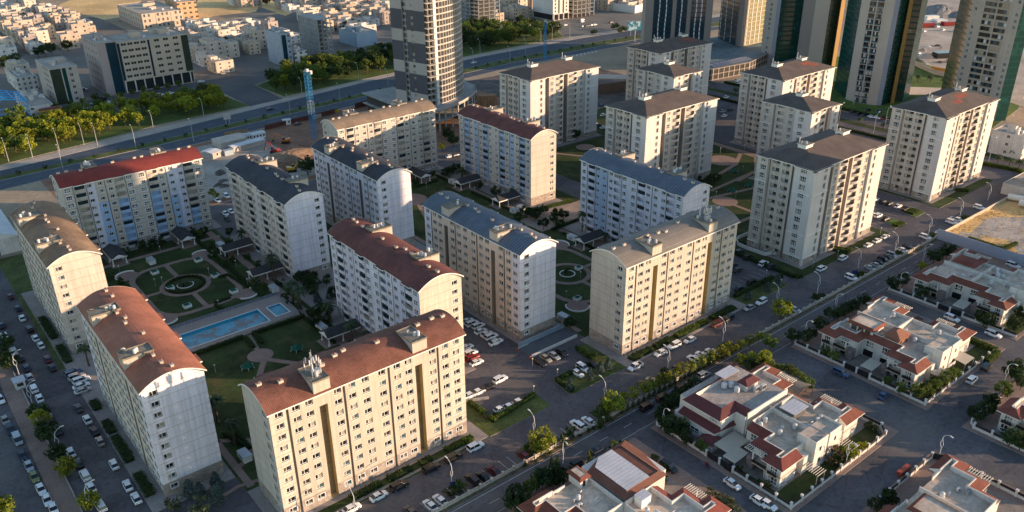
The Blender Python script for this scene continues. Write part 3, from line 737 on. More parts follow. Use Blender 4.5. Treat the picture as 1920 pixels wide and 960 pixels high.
# podium building with solar panels before the two glass towers
root = thing('podium_building', 'low brown podium building with solar panels under the glass towers', 'podium building')
mb = MB(); pol = [(447, 346), (487, 342), (522, 351), (560, 372), (566, 412), (500, 415), (474, 374)]
mb.prism(pol, 0, 7.6, DARK, pm('grey_teal_paving', (.16, .21, .22), .8, .3, .3)); mb.build('walls', root)
mb = MB(); T, L = planeT((447, 346), (487, 342))
for a_, b_ in zip(pol[:3], pol[1:4]):
    T, L = planeT(a_, b_)
    for z in (0, 3.7, 7.2):
        mb.face([T(0, -.3, z), T(L, -.3, z), T(L, -.3, z + .6), T(0, -.3, z + .6)], PIER); mb.face([T(0, -.3, z + .6), T(L, -.3, z + .6), T(L, .2, z + .6), T(0, .2, z + .6)], PIER)
    for i in range(int(L / 5) + 1):
        u = min(i * 5., L - .6); mb.face([T(u, -.32, 0), T(u + .6, -.32, 0), T(u + .6, -.32, 7.7), T(u, -.32, 7.7)], PIERW)
mb.build('frame', root)
SOL = pm('solar_panel', (.10, .14, .24), .25, .05, extra=lines(0, 1.0, .06, 0, 2.5), spec=.6)
for i in range(14):
    x = 455 + i * 2.9; y = 346.6 - .035 * i * 2.9; mb = MB()
    mb.face([(x, y, 7.95), (x + 2.3, y, 7.95), (x + 2.3, y + 5.6, 9.3), (x, y + 5.6, 9.3)], SOL); mb.face([(x, y + 5.6, 7.7), (x + 2.3, y + 5.6, 7.7), (x + 2.3, y + 5.6, 9.25), (x, y + 5.6, 9.25)], METAL)
    mb.build('solar_panel', root)
# ------------------------------------------------------------------ ground, roads, lawns
EARTH = pm('dry_earth', (.33, .25, .17), .95, .28, .02, .4)
def crack(t, o, c):
    v = t.n('TexVoronoi', {'Vector': o, 'Scale': .09}, feature='DISTANCE_TO_EDGE').outputs[0]
    c = t.n('VectorMath', {0: c, 3: t.rng(v, .72, 1., .0, .012)}, operation='SCALE').outputs[0]
    p = t.n('TexVoronoi', {'Vector': t.n('Mapping', {'Vector': o, 'Scale': (.05, .12, 1)}).outputs[0], 'Scale': 1.}).outputs['Color']
    f = t.rng(t.n('SeparateXYZ', {0: p}).outputs[0], .86, 1.14, 0, 1)
    return t.n('VectorMath', {0: c, 3: f}, operation='SCALE').outputs[0]
def worn(t, o, c):
    c = crack(t, o, c); f = t.rng(t.noise(o, .9, 3), .7, 1., .36, .43)
    c = t.n('VectorMath', {0: c, 3: f}, operation='SCALE').outputs[0]
    return t.mix(t.rng(t.noise(o, .045, 5, .7), 0, .55, .5, .66), c, (.18, .155, .13))
ASPH = pm('asphalt', (.112, .102, .108), .9, .24, .06, .7, extra=worn)
ASPH2 = pm('highway_asphalt', (.070, .080, .100), .8, .12, .03, .5)
DUSTY = pm('dusty_asphalt', (.19, .17, .145), .95, .2, .05, .5)
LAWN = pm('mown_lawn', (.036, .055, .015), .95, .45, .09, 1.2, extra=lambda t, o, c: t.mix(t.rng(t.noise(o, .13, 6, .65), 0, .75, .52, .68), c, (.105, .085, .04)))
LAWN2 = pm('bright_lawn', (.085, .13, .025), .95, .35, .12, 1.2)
VERGE = pm('dry_verge_grass', (.085, .10, .03), .95, .4, .15, 1.2)
STRAW = pm('straw_field', (.68, .44, .19), .95, .3, .02, .3)
PAVE = pm('concrete_pavers', (.30, .26, .235), .9, .12, .2, extra=bricks(.6, .6, .03, .75, flat=True, varc=.08))
PAVER = pm('pink_brick_paving', (.30, .205, .165), .9, .14, .2, extra=bricks(.4, .2, .03, .8, flat=True, varc=.12))
DECK = pm('pool_deck_tiles', (.30, .25, .22), .85, .12, .2, extra=lines(1, .9, .06, 0, .85))
KERB = pm('kerb_concrete', (.34, .31, .28), .9, .15)
SOIL = pm('bed_soil', (.10, .072, .05), .95, .3, .5)
PAINT = pm('road_paint', (.55, .54, .50), .8, .2, 1.)
PALEC = pm('pale_concrete_slab', (.46, .41, .36), .95, .2, .08, extra=crack)
def sheet(name, polys, m, z, label, cat='ground'):
    mb = MB()
    for p in polys: mb.face([(q[0], q[1], z) for q in p], m)
    return struct(name, mb, label, cat)
def R4(x0, x1, y0, y1): return [(x0, y0), (x1, y0), (x1, y1), (x0, y1)]
def raised(name, polys, m, label, h=.13, kerb=True, cat='lawn'):
    mb = MB()
    for p in polys: mb.prism(p, 0, h, KERB, m)
    return struct(name, mb, label, cat)
sheet('ground', [[(-900, -700), (2600, -700), (2600, 2600), (-900, 2600)]], EARTH, 0, 'dry open earth around the city blocks')
sheet('estate_road', [R4(15.3, 415.99, 117, 346), R4(-4, 15.3, 322, 346)], ASPH, .012, 'asphalt streets and car parks of the apartment estate', 'road')
sheet('side_road', [R4(-60, 11, 40, 322)], ASPH, .008, 'asphalt road with parked cars along the left edge', 'road')
sheet('villa_street', [R4(15.4, 415, 10, 116.95)], ASPH, .010, 'asphalt streets between the villas', 'road')
raised('paver_walk', [R4(11, 15.3, 60, 318)], PAVER, 'pink brick walk between the two left roads', .14, cat='pavement')
raised('corner_grass', [R4(-60, 2.2, 60, 196)], LAWN2, 'bright grass at the bottom left corner')
# highway strips, all running along x with a slight bend
HX = [-60, 60, 120, 180, 280, 380, 480, 560, 720]
HY = {'low': [418, 430, 436, 441, 454, 465, 465, 460, 445], 'mb': [437, 444, 448.5, 455, 467, 475, 475, 471, 458], 'mt': [443, 450, 456, 463, 473.5, 487, 488.5, 485, 473],
      'sb': [450, 460, 470, 480, 497, 507, 508, 503, 492], 'st': [456, 468, 480, 487.5, 503, 514, 517, 512, 501]}
def strip(a, b): return [[(HX[i], HY[a][i]), (HX[i + 1], HY[a][i + 1]), (HX[i + 1], HY[b][i + 1]), (HX[i], HY[b][i])] for i in range(len(HX) - 1)]
def hy(k, x):
    for i in range(len(HX) - 1):
        if HX[i] <= x <= HX[i + 1]: t = (x - HX[i]) / (HX[i + 1] - HX[i]); return HY[k][i] + (HY[k][i + 1] - HY[k][i]) * t
sheet('highway', strip('low', 'mb') + strip('mt', 'sb'), ASPH2, .016, 'two wide carriageways of the highway', 'road')
raised('highway_median', strip('mb', 'mt'), VERGE, 'grassy median between the two carriageways', .15, cat='median')
raised('highway_walk', strip('sb', 'st'), pm('dusty_paving', (.40, .34, .28), .95, .15, .1), 'dusty pale pavement along the highway', .12, cat='pavement')
mb = MB()
for k0, k1 in (('low', 'mb'), ('mt', 'sb')):
    for t in (.5,):
        x = -40.
        while x < 700:
            yy = lambda q: hy(k0, q) * (1 - t) + hy(k1, q) * t
            mb.face([(x, yy(x) - .05, .022), (x + 4, yy(x + 4) - .05, .022), (x + 4, yy(x + 4) + .05, .022), (x, yy(x) + .05, .022)], PAINT); x += 14
    for t in (.03, .97):
        for i in range(len(HX) - 1):
            y0, y1 = hy(k0, HX[i]) * (1 - t) + hy(k1, HX[i]) * t, hy(k0, HX[i + 1] - .01) * (1 - t) + hy(k1, HX[i + 1] - .01) * t
            mb.face([(HX[i], y0 - .1, .022), (HX[i + 1], y1 - .1, .022), (HX[i + 1], y1 + .1, .022), (HX[i], y0 + .1, .022)], PAINT)
for i in range(9): x = 424 + i * 4.0; mb.face([(x, 460.5, .024), (x + 1.4, 460.5, .024), (x + 4.4, 464.5, .024), (x + 3.0, 464.5, .024)], PAINT)
struct('highway_markings', mb, 'dashed white lane lines on the highway', 'road marking')
sheet('service_road', [[(40, 530), (132, 531), (190, 530), (190, 487), (213, 490), (214, 538), (262, 566), (340, 565), (345, 572), (260, 574), (200, 573), (40, 572)]], pm('worn_asphalt', (.105, .10, .10), .9, .2, .05, .5), .014, 'service road behind the highway trees', 'road')
sheet('junction', [[(415, 512), (480, 513), (560, 508), (640, 500), (690, 540), (640, 600), (560, 578), (480, 594), (430, 600), (440, 590), (500, 556), (480, 522)]], DUSTY, .014, 'dusty asphalt junction beyond the highway', 'road')
raised('tree_island', [[(63, 540), (132, 529.5), (187, 529), (190, 491), (135, 487), (99, 478), (40, 466), (0, 462), (0, 545)], [(214, 536), (261, 564), (338, 562), (350, 512), (302, 506), (216, 497)], [(360, 560), (431, 594), (478, 586), (498, 556), (478, 521), (418, 518), (369, 515)]], pm('grove_grass', (.085, .115, .025), .95, .4, .12, 1.2), 'grassy islands planted with trees along the highway', .13)
sheet('field', [[tuple(G(*p)[:2]) for p in q] for q in ([(105, 12), (160, -14), (262, -14), (268, 25), (195, 37)], [(368, 5), (380, -14), (500, -14), (480, 22), (400, 30), (372, 42)], [(480, 10), (505, 0), (560, 18), (535, 30)], [(0, 70), (30, 68), (22, 85), (0, 88)])], STRAW, .006, 'straw coloured open fields at the edge of town', 'field')
sheet('town_streets', [R4(60, 210, 574, 900), R4(210, 420, 574, 790), R4(420, 720, 578, 900), R4(100, 190, 900, 1200), R4(300, 900, 800, 1300)], pm('town_asphalt', (.17, .15, .13), .95, .25, .03, .4), .004, 'dusty streets of the low-rise quarter', 'road')
sheet('building_plot', [R4(60, 318, 347, 430), [(60, 430), (318, 430), (318, 458), (180, 440)]], pm('dug_earth', (.25, .135, .085), .95, .35, .06, .5), .007, 'dug earth of the construction site', 'ground')
sheet('site_yard', [R4(98, 168, 352, 432)], pm('crushed_stone', (.36, .31, .26), .95, .25, .08, .6), .011, 'pale gravel yard of the construction site', 'ground')
sheet('dug_plot', [R4(318, 420, 348, 452)], pm('dark_rubble', (.12, .10, .09), .95, .5, .12, .8), .007, 'rubble plot beside the highway bend', 'ground')
sheet('boulevard', [R4(416, 450, 100, 346)], ASPH, .013, 'boulevard between the estate and the green towers', 'road')
raised('boulevard_median', [R4(430, 436, 120, 340)], LAWN, 'planted median of the boulevard', .14, cat='median')
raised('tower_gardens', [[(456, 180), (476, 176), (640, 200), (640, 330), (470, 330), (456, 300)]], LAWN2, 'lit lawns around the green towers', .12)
sheet('rubble_yard', [[tuple(G(*p)[:2]) for p in ((1700, 95), (1745, 125), (1800, 160), (1960, 215), (1960, 60), (1850, -10), (1700, 5))]], pm('rubble_ground', (.42, .35, .28), .95, .3, .05, .5), .14, 'dusty storage yard behind the green towers', 'ground')
raised('tower_path', [[tuple(G(*p)[:2]) for p in q] for q in ([(1571, 148), (1592, 140), (1592, 148), (1580, 155), (1588, 162), (1592, 160), (1592, 166), (1574, 156)], [(1705, 163), (1790, 166), (1790, 177), (1700, 178)])], pm('pale_path', (.48, .42, .36), .9, .1), 'pale garden path by the green towers', .15, cat='path')
# vacant lot and its slabs
sheet('vacant_lot', [[(316, 80), (316, 126.8), (380, 126.5), (400, 80)]], STRAW, .018, 'vacant lot with dry grass', 'ground')
sheet('lot_slab', [[(330, 120), (352, 123), (366, 112), (358, 92), (326, 84), (322, 96), (335, 108)], [(325, 121), (329, 124), (331, 117), (326, 112)]], PALEC, .022, 'cracked pale concrete slab in the vacant lot', 'ground')
# kerbed strips next to the buildings
raised('building_plinths', [R4(47.9, 105.2, 141.0, 161.3), R4(156.4, 214.5, 140.4, 160.8), R4(28.0, 47.8, 168.2, 309), R4(101.6, 121.8, 168.5, 309), R4(140.2, 158.5, 170, 309), R4(211, 231, 168.5, 309), R4(47, 105, 320.5, 338), R4(158, 216, 319, 337)], PAVE, 'paved aprons round the apartment blocks', .15, cat='pavement')
raised('tower_aprons', [R4(251.8, 302.4, 144.5, 172), R4(349, 399.5, 145, 172.4), R4(257, 307.5, 227.6, 255), R4(352.8, 401, 226.8, 255), R4(260.5, 311, 308, 336), R4(355, 403, 308, 336), R4(319, 343.5, 266.4, 295.5), R4(315.3, 340.5, 186.4, 215.4)], PAVE, 'paved aprons round the hip roofed towers', .17, cat='pavement')
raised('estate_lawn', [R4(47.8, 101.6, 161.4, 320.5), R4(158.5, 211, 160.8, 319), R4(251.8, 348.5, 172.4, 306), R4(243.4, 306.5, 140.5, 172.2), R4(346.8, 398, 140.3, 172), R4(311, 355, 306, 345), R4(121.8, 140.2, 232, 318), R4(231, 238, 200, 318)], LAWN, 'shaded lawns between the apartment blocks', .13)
raised('front_lawn', [[(105.3, 140.6), (125.6, 140.6), (126.8, 141.8), (126.8, 147.6), (110.4, 145.0), (110.4, 156.5), (105.3, 157)], [(135.2, 149.2), (134.2, 141.4), (135.5, 140.6), (156.4, 140.6), (156.4, 158), (152, 158), (152, 148.8)], [(214.6, 140.6), (238, 140.6), (238, 147.4), (216, 147.4), (216, 158), (214.6, 158)]], VERGE, 'kerbed verges with hedges beside the front street')
raised('kerb_strip', [R4(28.0, 32.0, 170, 228), R4(26.6, 31.4, 247, 345), R4(31.4, 40, 309.1, 345)], VERGE, 'planted verge along the left street', .14)
raised('front_strip', [R4(47.2, 102, 140.4, 141.05), R4(49, 101, 141.9, 144.3), R4(160, 210.5, 141.2, 144.0)], LAWN, 'planting beds below the street facades', .17)
raised('barrier_island', [R4(63, 69, 127.0, 131.4), R4(106.5, 112.5, 127.0, 131.8), R4(132.2, 137.5, 127.0, 131.6), R4(186, 191, 127.0, 131), R4(235, 241, 127.0, 130.4), R4(261.5, 267.5, 127.0, 130), R4(289, 294, 127.0, 130.6), R4(315, 320, 127.0, 131), R4(343, 348, 127.0, 130.4)], LAWN, 'small planted islands between parking bays by the barrier')
raised('barrier_verge', [R4(40, 103.6, 125.2, 126.3), R4(103.6, 315, 125.0, 126.3)], pm('barrier_bed', (.13, .10, .06), .95, .4, .5), 'narrow planted bed under the barrier wall', .12)
raised('parking_island', [[(329.5, 141.8), (338, 142), (338, 147), (330.5, 147)], [(312.3, 141.6), (321, 141.4), (321, 147), (316.4, 147)]], LAWN2, 'sunlit grass islands of the tower car park')
LINE = lambda x, y0, y1, w=.1: R4(x - w / 2, x + w / 2, y0, y1)
mk = []
for i in range(28): mk.append(LINE(72.5 + i * 2.6, 127.2, 131.8))
mk = [q for q in mk if not any(a - .5 < q[0][0] < b + .5 for a, b in ((63, 69), (106, 113), (131.8, 138)))]
for i in range(12): mk.append(LINE(122 + i * 2.7, 171.5, 171.5))
for x0, x1, y0, y1, n in ((270, 288, 127.2, 131.8, 8), (321, 342, 127.2, 131.8, 9), (305, 345, 147.2, 151.6, 15), (216, 240, 150, 154.6, 9)):
    for i in range(n): mk.append(LINE(x0 + (x1 - x0) * i / (n - 1), y0, y1))
for i in range(10): mk.append(R4(28, 32.4, 230.5 + i * 1.2, 230.6 + i * 1.2)) if i % 2 == 0 else None
for i in range(34): mk.append(R4(18 + i * 9., 18 + i * 9. + 3, 121.0, 121.12))
mk += [R4(40, 310, 124.35, 124.5), R4(40, 310, 117.6, 117.7)]
sheet('street_markings', mk, PAINT, .017, 'thin white lines of bays and lanes on the streets', 'road marking')
# court gardens
def ring(cx, cy, r0, r1, n=40): return [[(cx + r * math.cos(2 * PI * (i + e) / n), cy + r * math.sin(2 * PI * (i + e) / n)) for r, e in ((r0, 0), (r1, 0), (r1, 1), (r0, 1))] for i in range(n)]
def disc(cx, cy, r, n=32): return [(cx + r * math.cos(2 * PI * i / n), cy + r * math.sin(2 * PI * i / n)) for i in range(n)]
def line(pts, w):
    out = []
    for a, b in zip(pts, pts[1:]):
        a, b = Vector(a), Vector(b); d = (b - a).normalized(); n = Vector((-d.y, d.x)) * w / 2
        out.append([tuple(a + n - d * w * .3), tuple(b + n + d * w * .3), tuple(b - n + d * w * .3), tuple(a - n - d * w * .3)])
    return out
PZ = .145
def garden(cx, cy, sx, sy, name, label):
    P = ring(cx, cy, 6.9, 8.7)
    P += line([(cx, cy + 8.5), (cx, cy + sy)], 1.7) + line([(cx, cy - 8.5), (cx, cy - sy)], 1.7)
    P += line([(cx + 8.5, cy), (cx + sx, cy)], 1.7) + line([(cx - 8.5, cy), (cx - sx, cy)], 1.7)
    R_ = [(cx + (sx - 3) * a + 3 * b, cy + (sy - 3) * c + 3 * d) for a, c, b, d in ()]
    big = []
    for qx, qy, a0 in ((1, 1, 0), (-1, 1, 90), (-1, -1, 180), (1, -1, 270)):
        for k in range(7):
            a = math.radians(a0 + k * 15); big.append((cx + qx * (sx - 9) + 9 * math.cos(a), cy + qy * (sy - 9) + 9 * math.sin(a)))
    big.append(big[0]); o = []
    for qx in (1, -1):
        for qy in (1, -1): o.append(disc(cx + qx * (sx - .5), cy + qy * (sy - .5), 3.9))
    mb = MB(); zz = PZ
    for i, p in enumerate(P): mb.face([(*q, zz + (.003 if i < 40 else .0)) for q in p], PAVER)
    for i, p in enumerate(line(big, 2.0)): mb.face([(*q, zz + .006 + .0015 * (i % 2)) for q in p], PAVER)
    for p in o: mb.face([(*q, zz + .012) for q in p], PAVER)
    struct(name, mb, label, 'path')
    for qx, qy in ((1, 1), (-1, 1), (-1, -1), (1, -1)):
        mb = MB(); a0 = math.degrees(math.atan2(qy, qx)); c = (cx + qx * (sx - .5), cy + qy * (sy - .5))
        pts = [(c[0] + 4 * math.cos(math.radians(a0 + t)), c[1] + 4 * math.sin(math.radians(a0 + t)), .42) for t in range(-95, 96, 10)]
        for p, q in zip(pts, pts[1:]):
            d = Vector((q[0] - p[0], q[1] - p[1])).normalized(); n = Vector((-d.y, d.x)) * .2
            mb.prism([(p[0] + n.x, p[1] + n.y), (q[0] + n.x, q[1] + n.y), (q[0] - n.x, q[1] - n.y), (p[0] - n.x, p[1] - n.y)], .1, .55, TRIM)
        pos = {(1, 1): 'far right', (-1, 1): 'far left', (-1, -1): 'near left', (1, -1): 'near right'}[(qx, qy)]
        where = 'garden beside the pool' if cx < 100 else 'garden behind the grey brown roof'
        tag(mb.build('curved_bench_wall'), f'white curved seat wall at the {pos} corner of the {where}', 'seat wall', 'curved seat walls')
garden(74.8, 278.2, 14.4, 21, 'garden_paths', 'brick paths of the formal garden beside the pool')
garden(184.6, 197, 14.4, 20.6, 'court_paths', 'brick paths of the garden behind the grey brown roof')
mb = MB()
zz = PZ
for i, p in enumerate(line([(75.8, 214), (69.3, 204)], 1.8) + line([(75.8, 214), (83, 204.5)], 1.8) + line([(76, 218), (77.8, 230)], 1.6) + line([(98.6, 165), (98.6, 318)], 2.6) + line([(49.4, 163), (49.4, 318)], 1.8) + line([(50, 312), (100, 312)], 2.2) + line([(160, 165), (160, 318)], 2) + line([(209, 165), (209, 318)], 2.4) + line([(160, 312), (209, 312)], 2.2) + line([(181, 290), (170, 262)], 1.8) + line([(160, 240), (209, 240)], 2)
        + line([(344.3, 258), (343.3, 231), (309, 205.4), (256, 216), (252, 240)], 2.0) + line([(256, 216.4), (327, 231), (343, 240)], 2.0) + line([(289.7, 216.1), (327, 219), (309, 216)], 1.8) + line([(346, 174), (346, 304)], 2.4) + line([(278, 290), (272, 300), (256, 300)], 2) + line([(278, 290), (310, 262), (344, 262)], 2) + line([(252, 186), (317, 186)], 2) + line([(283, 186), (284, 204)], 1.8)
        + line([(130, 234), (130, 316)], 2.4) + line([(49.5, 171), (54.5, 173.5), (56, 180), (49.5, 185)], 1.4) + line([(36, 162), (47, 164.5), (56, 162.5)], 1.2)):
    mb.face([(*q, zz + .0025 * (i % 5)) for q in p], PAVER)
for c in ((75.8, 216.8, 3.9), (181, 295, 7), (326.6, 239, 7.5), (284, 204, 5.5), (290, 298, 5)): mb.face([(*q, zz + .014) for q in disc(*c)], PAVER)
struct('lawn_paths', mb, 'brick paths and round plazas on the estate lawns', 'path')
mb = MB(); mb.box(202, 238, 231, 246, .1, .165, pm('court_clay', (.33, .25, .20), .95, .2)); 
struct('sports_court', mb, 'fenced earthen sports court between two blocks', 'sports court')
# pool: deck block with two sunk basins
def pool():
    x0, x1, y0, y1 = 48.0, 96.0, 231.2, 248.2
    mb = MB(); B = [(56, 86.2, 232.9, 242.4), (89.3, 93.8, 234.2, 241.6)]
    xs = sorted({x0, x1, *[b[i] for b in B for i in (0, 1)]}); ys = sorted({y0, y1, *[b[i] for b in B for i in (2, 3)]})
    for a, b in zip(xs, xs[1:]):
        for c, d in zip(ys, ys[1:]):
            if any(q[0] < (a + b) / 2 < q[1] and q[2] < (c + d) / 2 < q[3] for q in B): continue
            mb.face([(a, c, 1.3), (b, c, 1.3), (b, d, 1.3), (a, d, 1.3)], DECK)
    for p, q in (((x0, y0), (x1, y0)), ((x1, y0), (x1, y1)), ((x1, y1), (x0, y1)), ((x0, y1), (x0, y0))): mb.face([(*p, 0), (*q, 0), (*q, 1.3), (*p, 1.3)], PALEC)
    struct('pool_deck', mb, 'raised tiled deck around the empty pool', 'pool deck')
    BL = pm('pool_blue_paint', (.03, .30, .46), .6, .12, .4); FL = pm('stained_pool_floor', (.16, .40, .50), .7, .2, .3, extra=lambda t, o, c: t.mix(t.rng(t.noise(o, .22, 6, .65), 0, 1, .47, .58), c, (.25, .23, .22)))
    for i, b in enumerate(B):
        t = MB(); zf = .22 if i == 0 else .75
        t.face([(b[0], b[2], zf), (b[1], b[2], zf), (b[1], b[3], zf), (b[0], b[3], zf)], FL)
        for p, q in (((b[0], b[2]), (b[1], b[2])), ((b[1], b[2]), (b[1], b[3])), ((b[1], b[3]), (b[0], b[3])), ((b[0], b[3]), (b[0], b[2]))): t.face([(*p, zf), (*q, zf), (*q, 1.3), (*p, 1.3)], BL)
        k = .35
        for r4 in ((b[0] - k, b[1] + k, b[2] - k, b[2] - .01), (b[0] - k, b[1] + k, b[3] + .01, b[3] + k), (b[0] - k, b[0] - .01, b[2], b[3]), (b[1] + .01, b[1] + k, b[2], b[3])): t.box(*r4, 1.301, 1.34, TRIM)
        tag(t.build('swimming_pool'), ['long drained swimming pool with blue walls and stained floor', 'small square drained paddling pool beside the long one'][i], 'pool')
    f = MB()
    for (a, b) in (((x0, y0 + .15), (x1 - .15, y0 + .15)), ((x1 - .15, y0 + .15), (x1 - .15, y1 - .15)), ((x0, y1 - .15), (x1 - .15, y1 - .15))):
        n = max(2, int((Vector(a) - Vector(b)).length / 2.2))
        for i in range(n + 1):
            x, y = a[0] + (b[0] - a[0]) * i / n, a[1] + (b[1] - a[1]) * i / n; f.box(x - .04, x + .04, y - .04, y + .04, 1.3, 2.35, METAL)
        d = (Vector(b) - Vector(a)).normalized(); nn = Vector((-d.y, d.x)) * .02
        for z0, z1 in ((2.28, 2.36), (1.45, 2.2)) if a[1] > 240 or a[0] > 90 else ((2.28, 2.36), (1.8, 1.85)):
            f.face([(a[0], a[1], z0), (b[0], b[1], z0), (b[0], b[1], z1), (a[0], a[1], z1)], METAL if z1 - z0 < .2 else pm('blue_grey_mesh', (.16, .20, .25), .6, .1))
    tag(f.build('railing'), 'grey railing round the pool deck', 'railing')
pool()
# ------------------------------------------------------------------ villas
VW = pm('villa_white_render', (.62, .585, .53), .9, .08, .3, 2, extra=streaks(.08)); VB = pm('villa_beige_band', (.46, .37, .27), .9, .08)
TILE = pm('villa_red_tiles', (.215, .068, .048), .85, .2, .4, 3, rnd=.12, extra=chain(lines(0, .36, .09, 0, .72), lines(1, .36, .09, 0, .72))); VDECK = pm('villa_roof_screed', (.54, .43, .335), .95, .3, .16, 1.0, rnd=.12, extra=chain(lines(0, 2.6, .06, 0, .8), lines(1, 2.9, .06, 0, .8)))
VST = pm('rough_stone_cladding', (.20, .16, .15), .95, .5, 1.6, 5); WOODP = pm('pergola_white_timber', (.60, .55, .47), .8, .1)
CANV = pm('beige_awning', (.46, .41, .33), .8, .08, extra=lines(0, .5, .04, 0, .85)); BROWN = pm('brown_shingle_hut', (.27, .12, .075), .9, .12, .4, 2, extra=lines(2, .22, .03, 0, .8))
SHEETM = pm('pale_corrugated_metal', (.50, .50, .52), .55, .12, .2, extra=lines(1, 1.0, .12, 0, 1.35))
def villa_win(mb, T, w, h, rail=False):
    win(mb, T, w, h, 'triple', 3)
def villa_unit(x0, y0, mx, my, label, seed, extras=()):
    r = random.Random(seed); root = thing('villa', label, 'villa', (x0 + (36 if mx else 0), y0 + (31 if my else 0), 0), 0, 'terraced white villas')
    sx, sy = (-1 if mx else 1), (-1 if my else 1)
    q = lambda a, b: (sx * a, sy * b)
    fz = lambda a, b, z: (sx * a, sy * b, z)
    H = 6.35; mb = MB()
    wl = [(1.2, 1.0), (1.2, 5.0), (3.8, 5.0), (3.8, 10.6), (7.6, 10.6), (7.6, 15.49), (17.99, 15.49), (17.99, 2.4), (7.6, 2.4), (7.6, 1.0)]
    mb.prism([q(*p) for p in wl], 0, H, VW, VDECK); 
    def bx(a0, a1, b0, b1, z0, z1, m, top=None, t=None):
        (t or mb).prism([q(a0, b0), q(a1, b0), q(a1, b1), q(a0, b1)], z0, z1, m, top, True)
    bx(1.1, 7.7, .9, 5.1, 2.9, 3.25, VB); 
    inner = [(8.5, 2.3), (2.5, 2.3), (2.5, 3.5), (5.3, 3.5), (5.3, 9.0), (9.3, 9.0), (9.3, 15.49)]
    for (a, b), (c, d) in zip(inner, inner[1:]):
        bx(min(a, c), max(a, c) + (.25 if a == c else 0), min(b, d) - (0 if a == c else .0), max(b, d) + (.25 if b == d else 0), H, 7.62, VW)
    bx(17.8, 17.99, 2.4, 15.49, H, 7.7, VW); bx(9.3, 17.8, 15.3, 15.49, H, 7.9, VW); bx(8.5, 12.3, 2.4, 2.65, H, 7.3, VW)
    # stone pier, porch, upper balcony slab
    bx(1.6, 3.79, 9.0, 10.9, 0, 3.6, VST); bx(.9, 3.8, 5.01, 9.0, 2.95, 3.25, VB); bx(.9, 1.05, 5.01, 9.0, 3.25, 4.1, BLACK); bx(.9, 1.2, 8.7, 9.0, 3.25, 6.2, VW); bx(1.3, 1.6, 5.3, 5.6, 0, 2.95, VW)
    bx(.35, 1.19, 1.6, 4.2, 3.05, 3.25, VB); bx(.35, .42, 1.6, 4.2, 3.25, 4.1, BLACK)
    mb.build('walls', root)
    mb = MB()
    def opening(T, w, h, z, name='window', dark=False):
        o = MB(); 
        if dark: o.face([T(-w / 2, -.01, 0), T(w / 2, -.01, 0), T(w / 2, -.01, h), T(-w / 2, -.01, h)], GL[4])
        else: win(o, lambda u, d, zz: T(u, d - .29, zz), w, h, 'triple', r.randrange(9))
        o.build(name, root, (0, 0, z))
    sX = lambda a, c: (lambda u, d, zz: (sx * (a + d), sy * (c + u), zz))
    sY = lambda b, c: (lambda u, d, zz: (sx * (c + u), sy * (b + d), zz))
    opening(sX(1.2, 2.9), 1.9, 2.0, 3.5); opening(sX(1.2, 2.9), 2.6, 2.1, .5); opening(sX(3.8, 7.2), 2.6, 2.1, 3.5); opening(sX(3.8, 7.0), 1.5, 2.3, .2, 'door', True)
    opening(sX(7.6, 13), 2.4, 2.1, 3.6); opening(sX(7.6, 12.8), 3.0, 2.2, .3, 'garage_door', True)
    opening(sY(1.0, 3.0), 1.5, 2.0, .6); opening(sY(2.4, 10), 1.6, 1.4, 4.0)
    E = [(8.5, 0), (0, 0), (0, 6), (2.8, 6), (2.8, 11.5), (6.8, 11.5), (6.8, 15.49)]
    zt, ze = 7.5, 6.25; mb = MB()
    for i in range(6):
        mb.face([fz(*E[i], ze), fz(*E[i + 1], ze), fz(*inner[i + 1], zt), fz(*inner[i], zt)], TILE)
        mb.face([fz(*E[i], ze - .2), fz(*E[i + 1], ze - .2), fz(*E[i + 1], ze), fz(*E[i], ze)], TRIM)
        mb.face([fz(*E[i], ze - .2), fz(*E[i + 1], ze - .2), fz(*inner[i + 1], ze - .2), fz(*inner[i], ze - .2)], TRIM)
    mb.face([fz(8.5, 0, ze - .2), fz(8.5, 2.3, ze - .2), fz(8.5, 2.3, zt), fz(8.5, 0, ze)], TRIM)
    mb.build('tiled_eaves', root)
    mb = MB()
    for i in range(9): bx(.5, 2.9, 6.4 + i * .58, 6.52 + i * .58, 6.32, 6.46, WOODP)
    bx(.9, 1.05, 6.2, 11.4, 6.18, 6.32, WOODP)
    mb.build('pergola', root)
    if 'nostair' not in extras:
        mb = MB(); bx(12.4, 17.6, -.6, 4.6, 0, 8.3, VW, VDECK); bx(12.4, 17.6, -.6, -.4, 8.3, 8.9, VW); bx(12.4, 12.6, -.4, 4.6, 8.3, 8.9, VW); bx(9.6, 12.39, .4, 3.2, 0, 5.2, VW)
        mb.face([fz(17.4, 4.61, 6.5), fz(17.4, 9.5, 6.4), fz(17.4, 4.61, 8.3)], VW)
        o = mb.build('stair_tower', root); t = MB(); bx(14.4, 15.2, -.63, -.6, 5.4, 6.6, GL[0], t=t); bx(14.4, 15.6, -.63, -.6, 2.0, 3.2, GL[0], t=t); t.build('window', o)
    if 'hut' in extras:
        mb = MB(); bx(8.6, 15, 5.2, 12.6, 6.4, 9.0, VW, VDECK)
        c = [(7.8, 4.4), (15.6, 4.4), (15.6, 13.2), (7.8, 13.2)]; d = [(8.7, 5.3), (14.9, 5.3), (14.9, 12.5), (8.7, 12.5)]
        for i in range(4): mb.face([fz(*c[i], 8.6), fz(*c[(i + 1) % 4], 8.6), fz(*d[(i + 1) % 4], 9.3), fz(*d[i], 9.3)], TILE)
        o = mb.build('penthouse', root); t = MB()
        for b in (5.8, 8.0, 10.2): bx(8.56, 8.6, b, b + 1.7, 6.6, 8.5, GL[1], t=t)
        t.build('window', o)
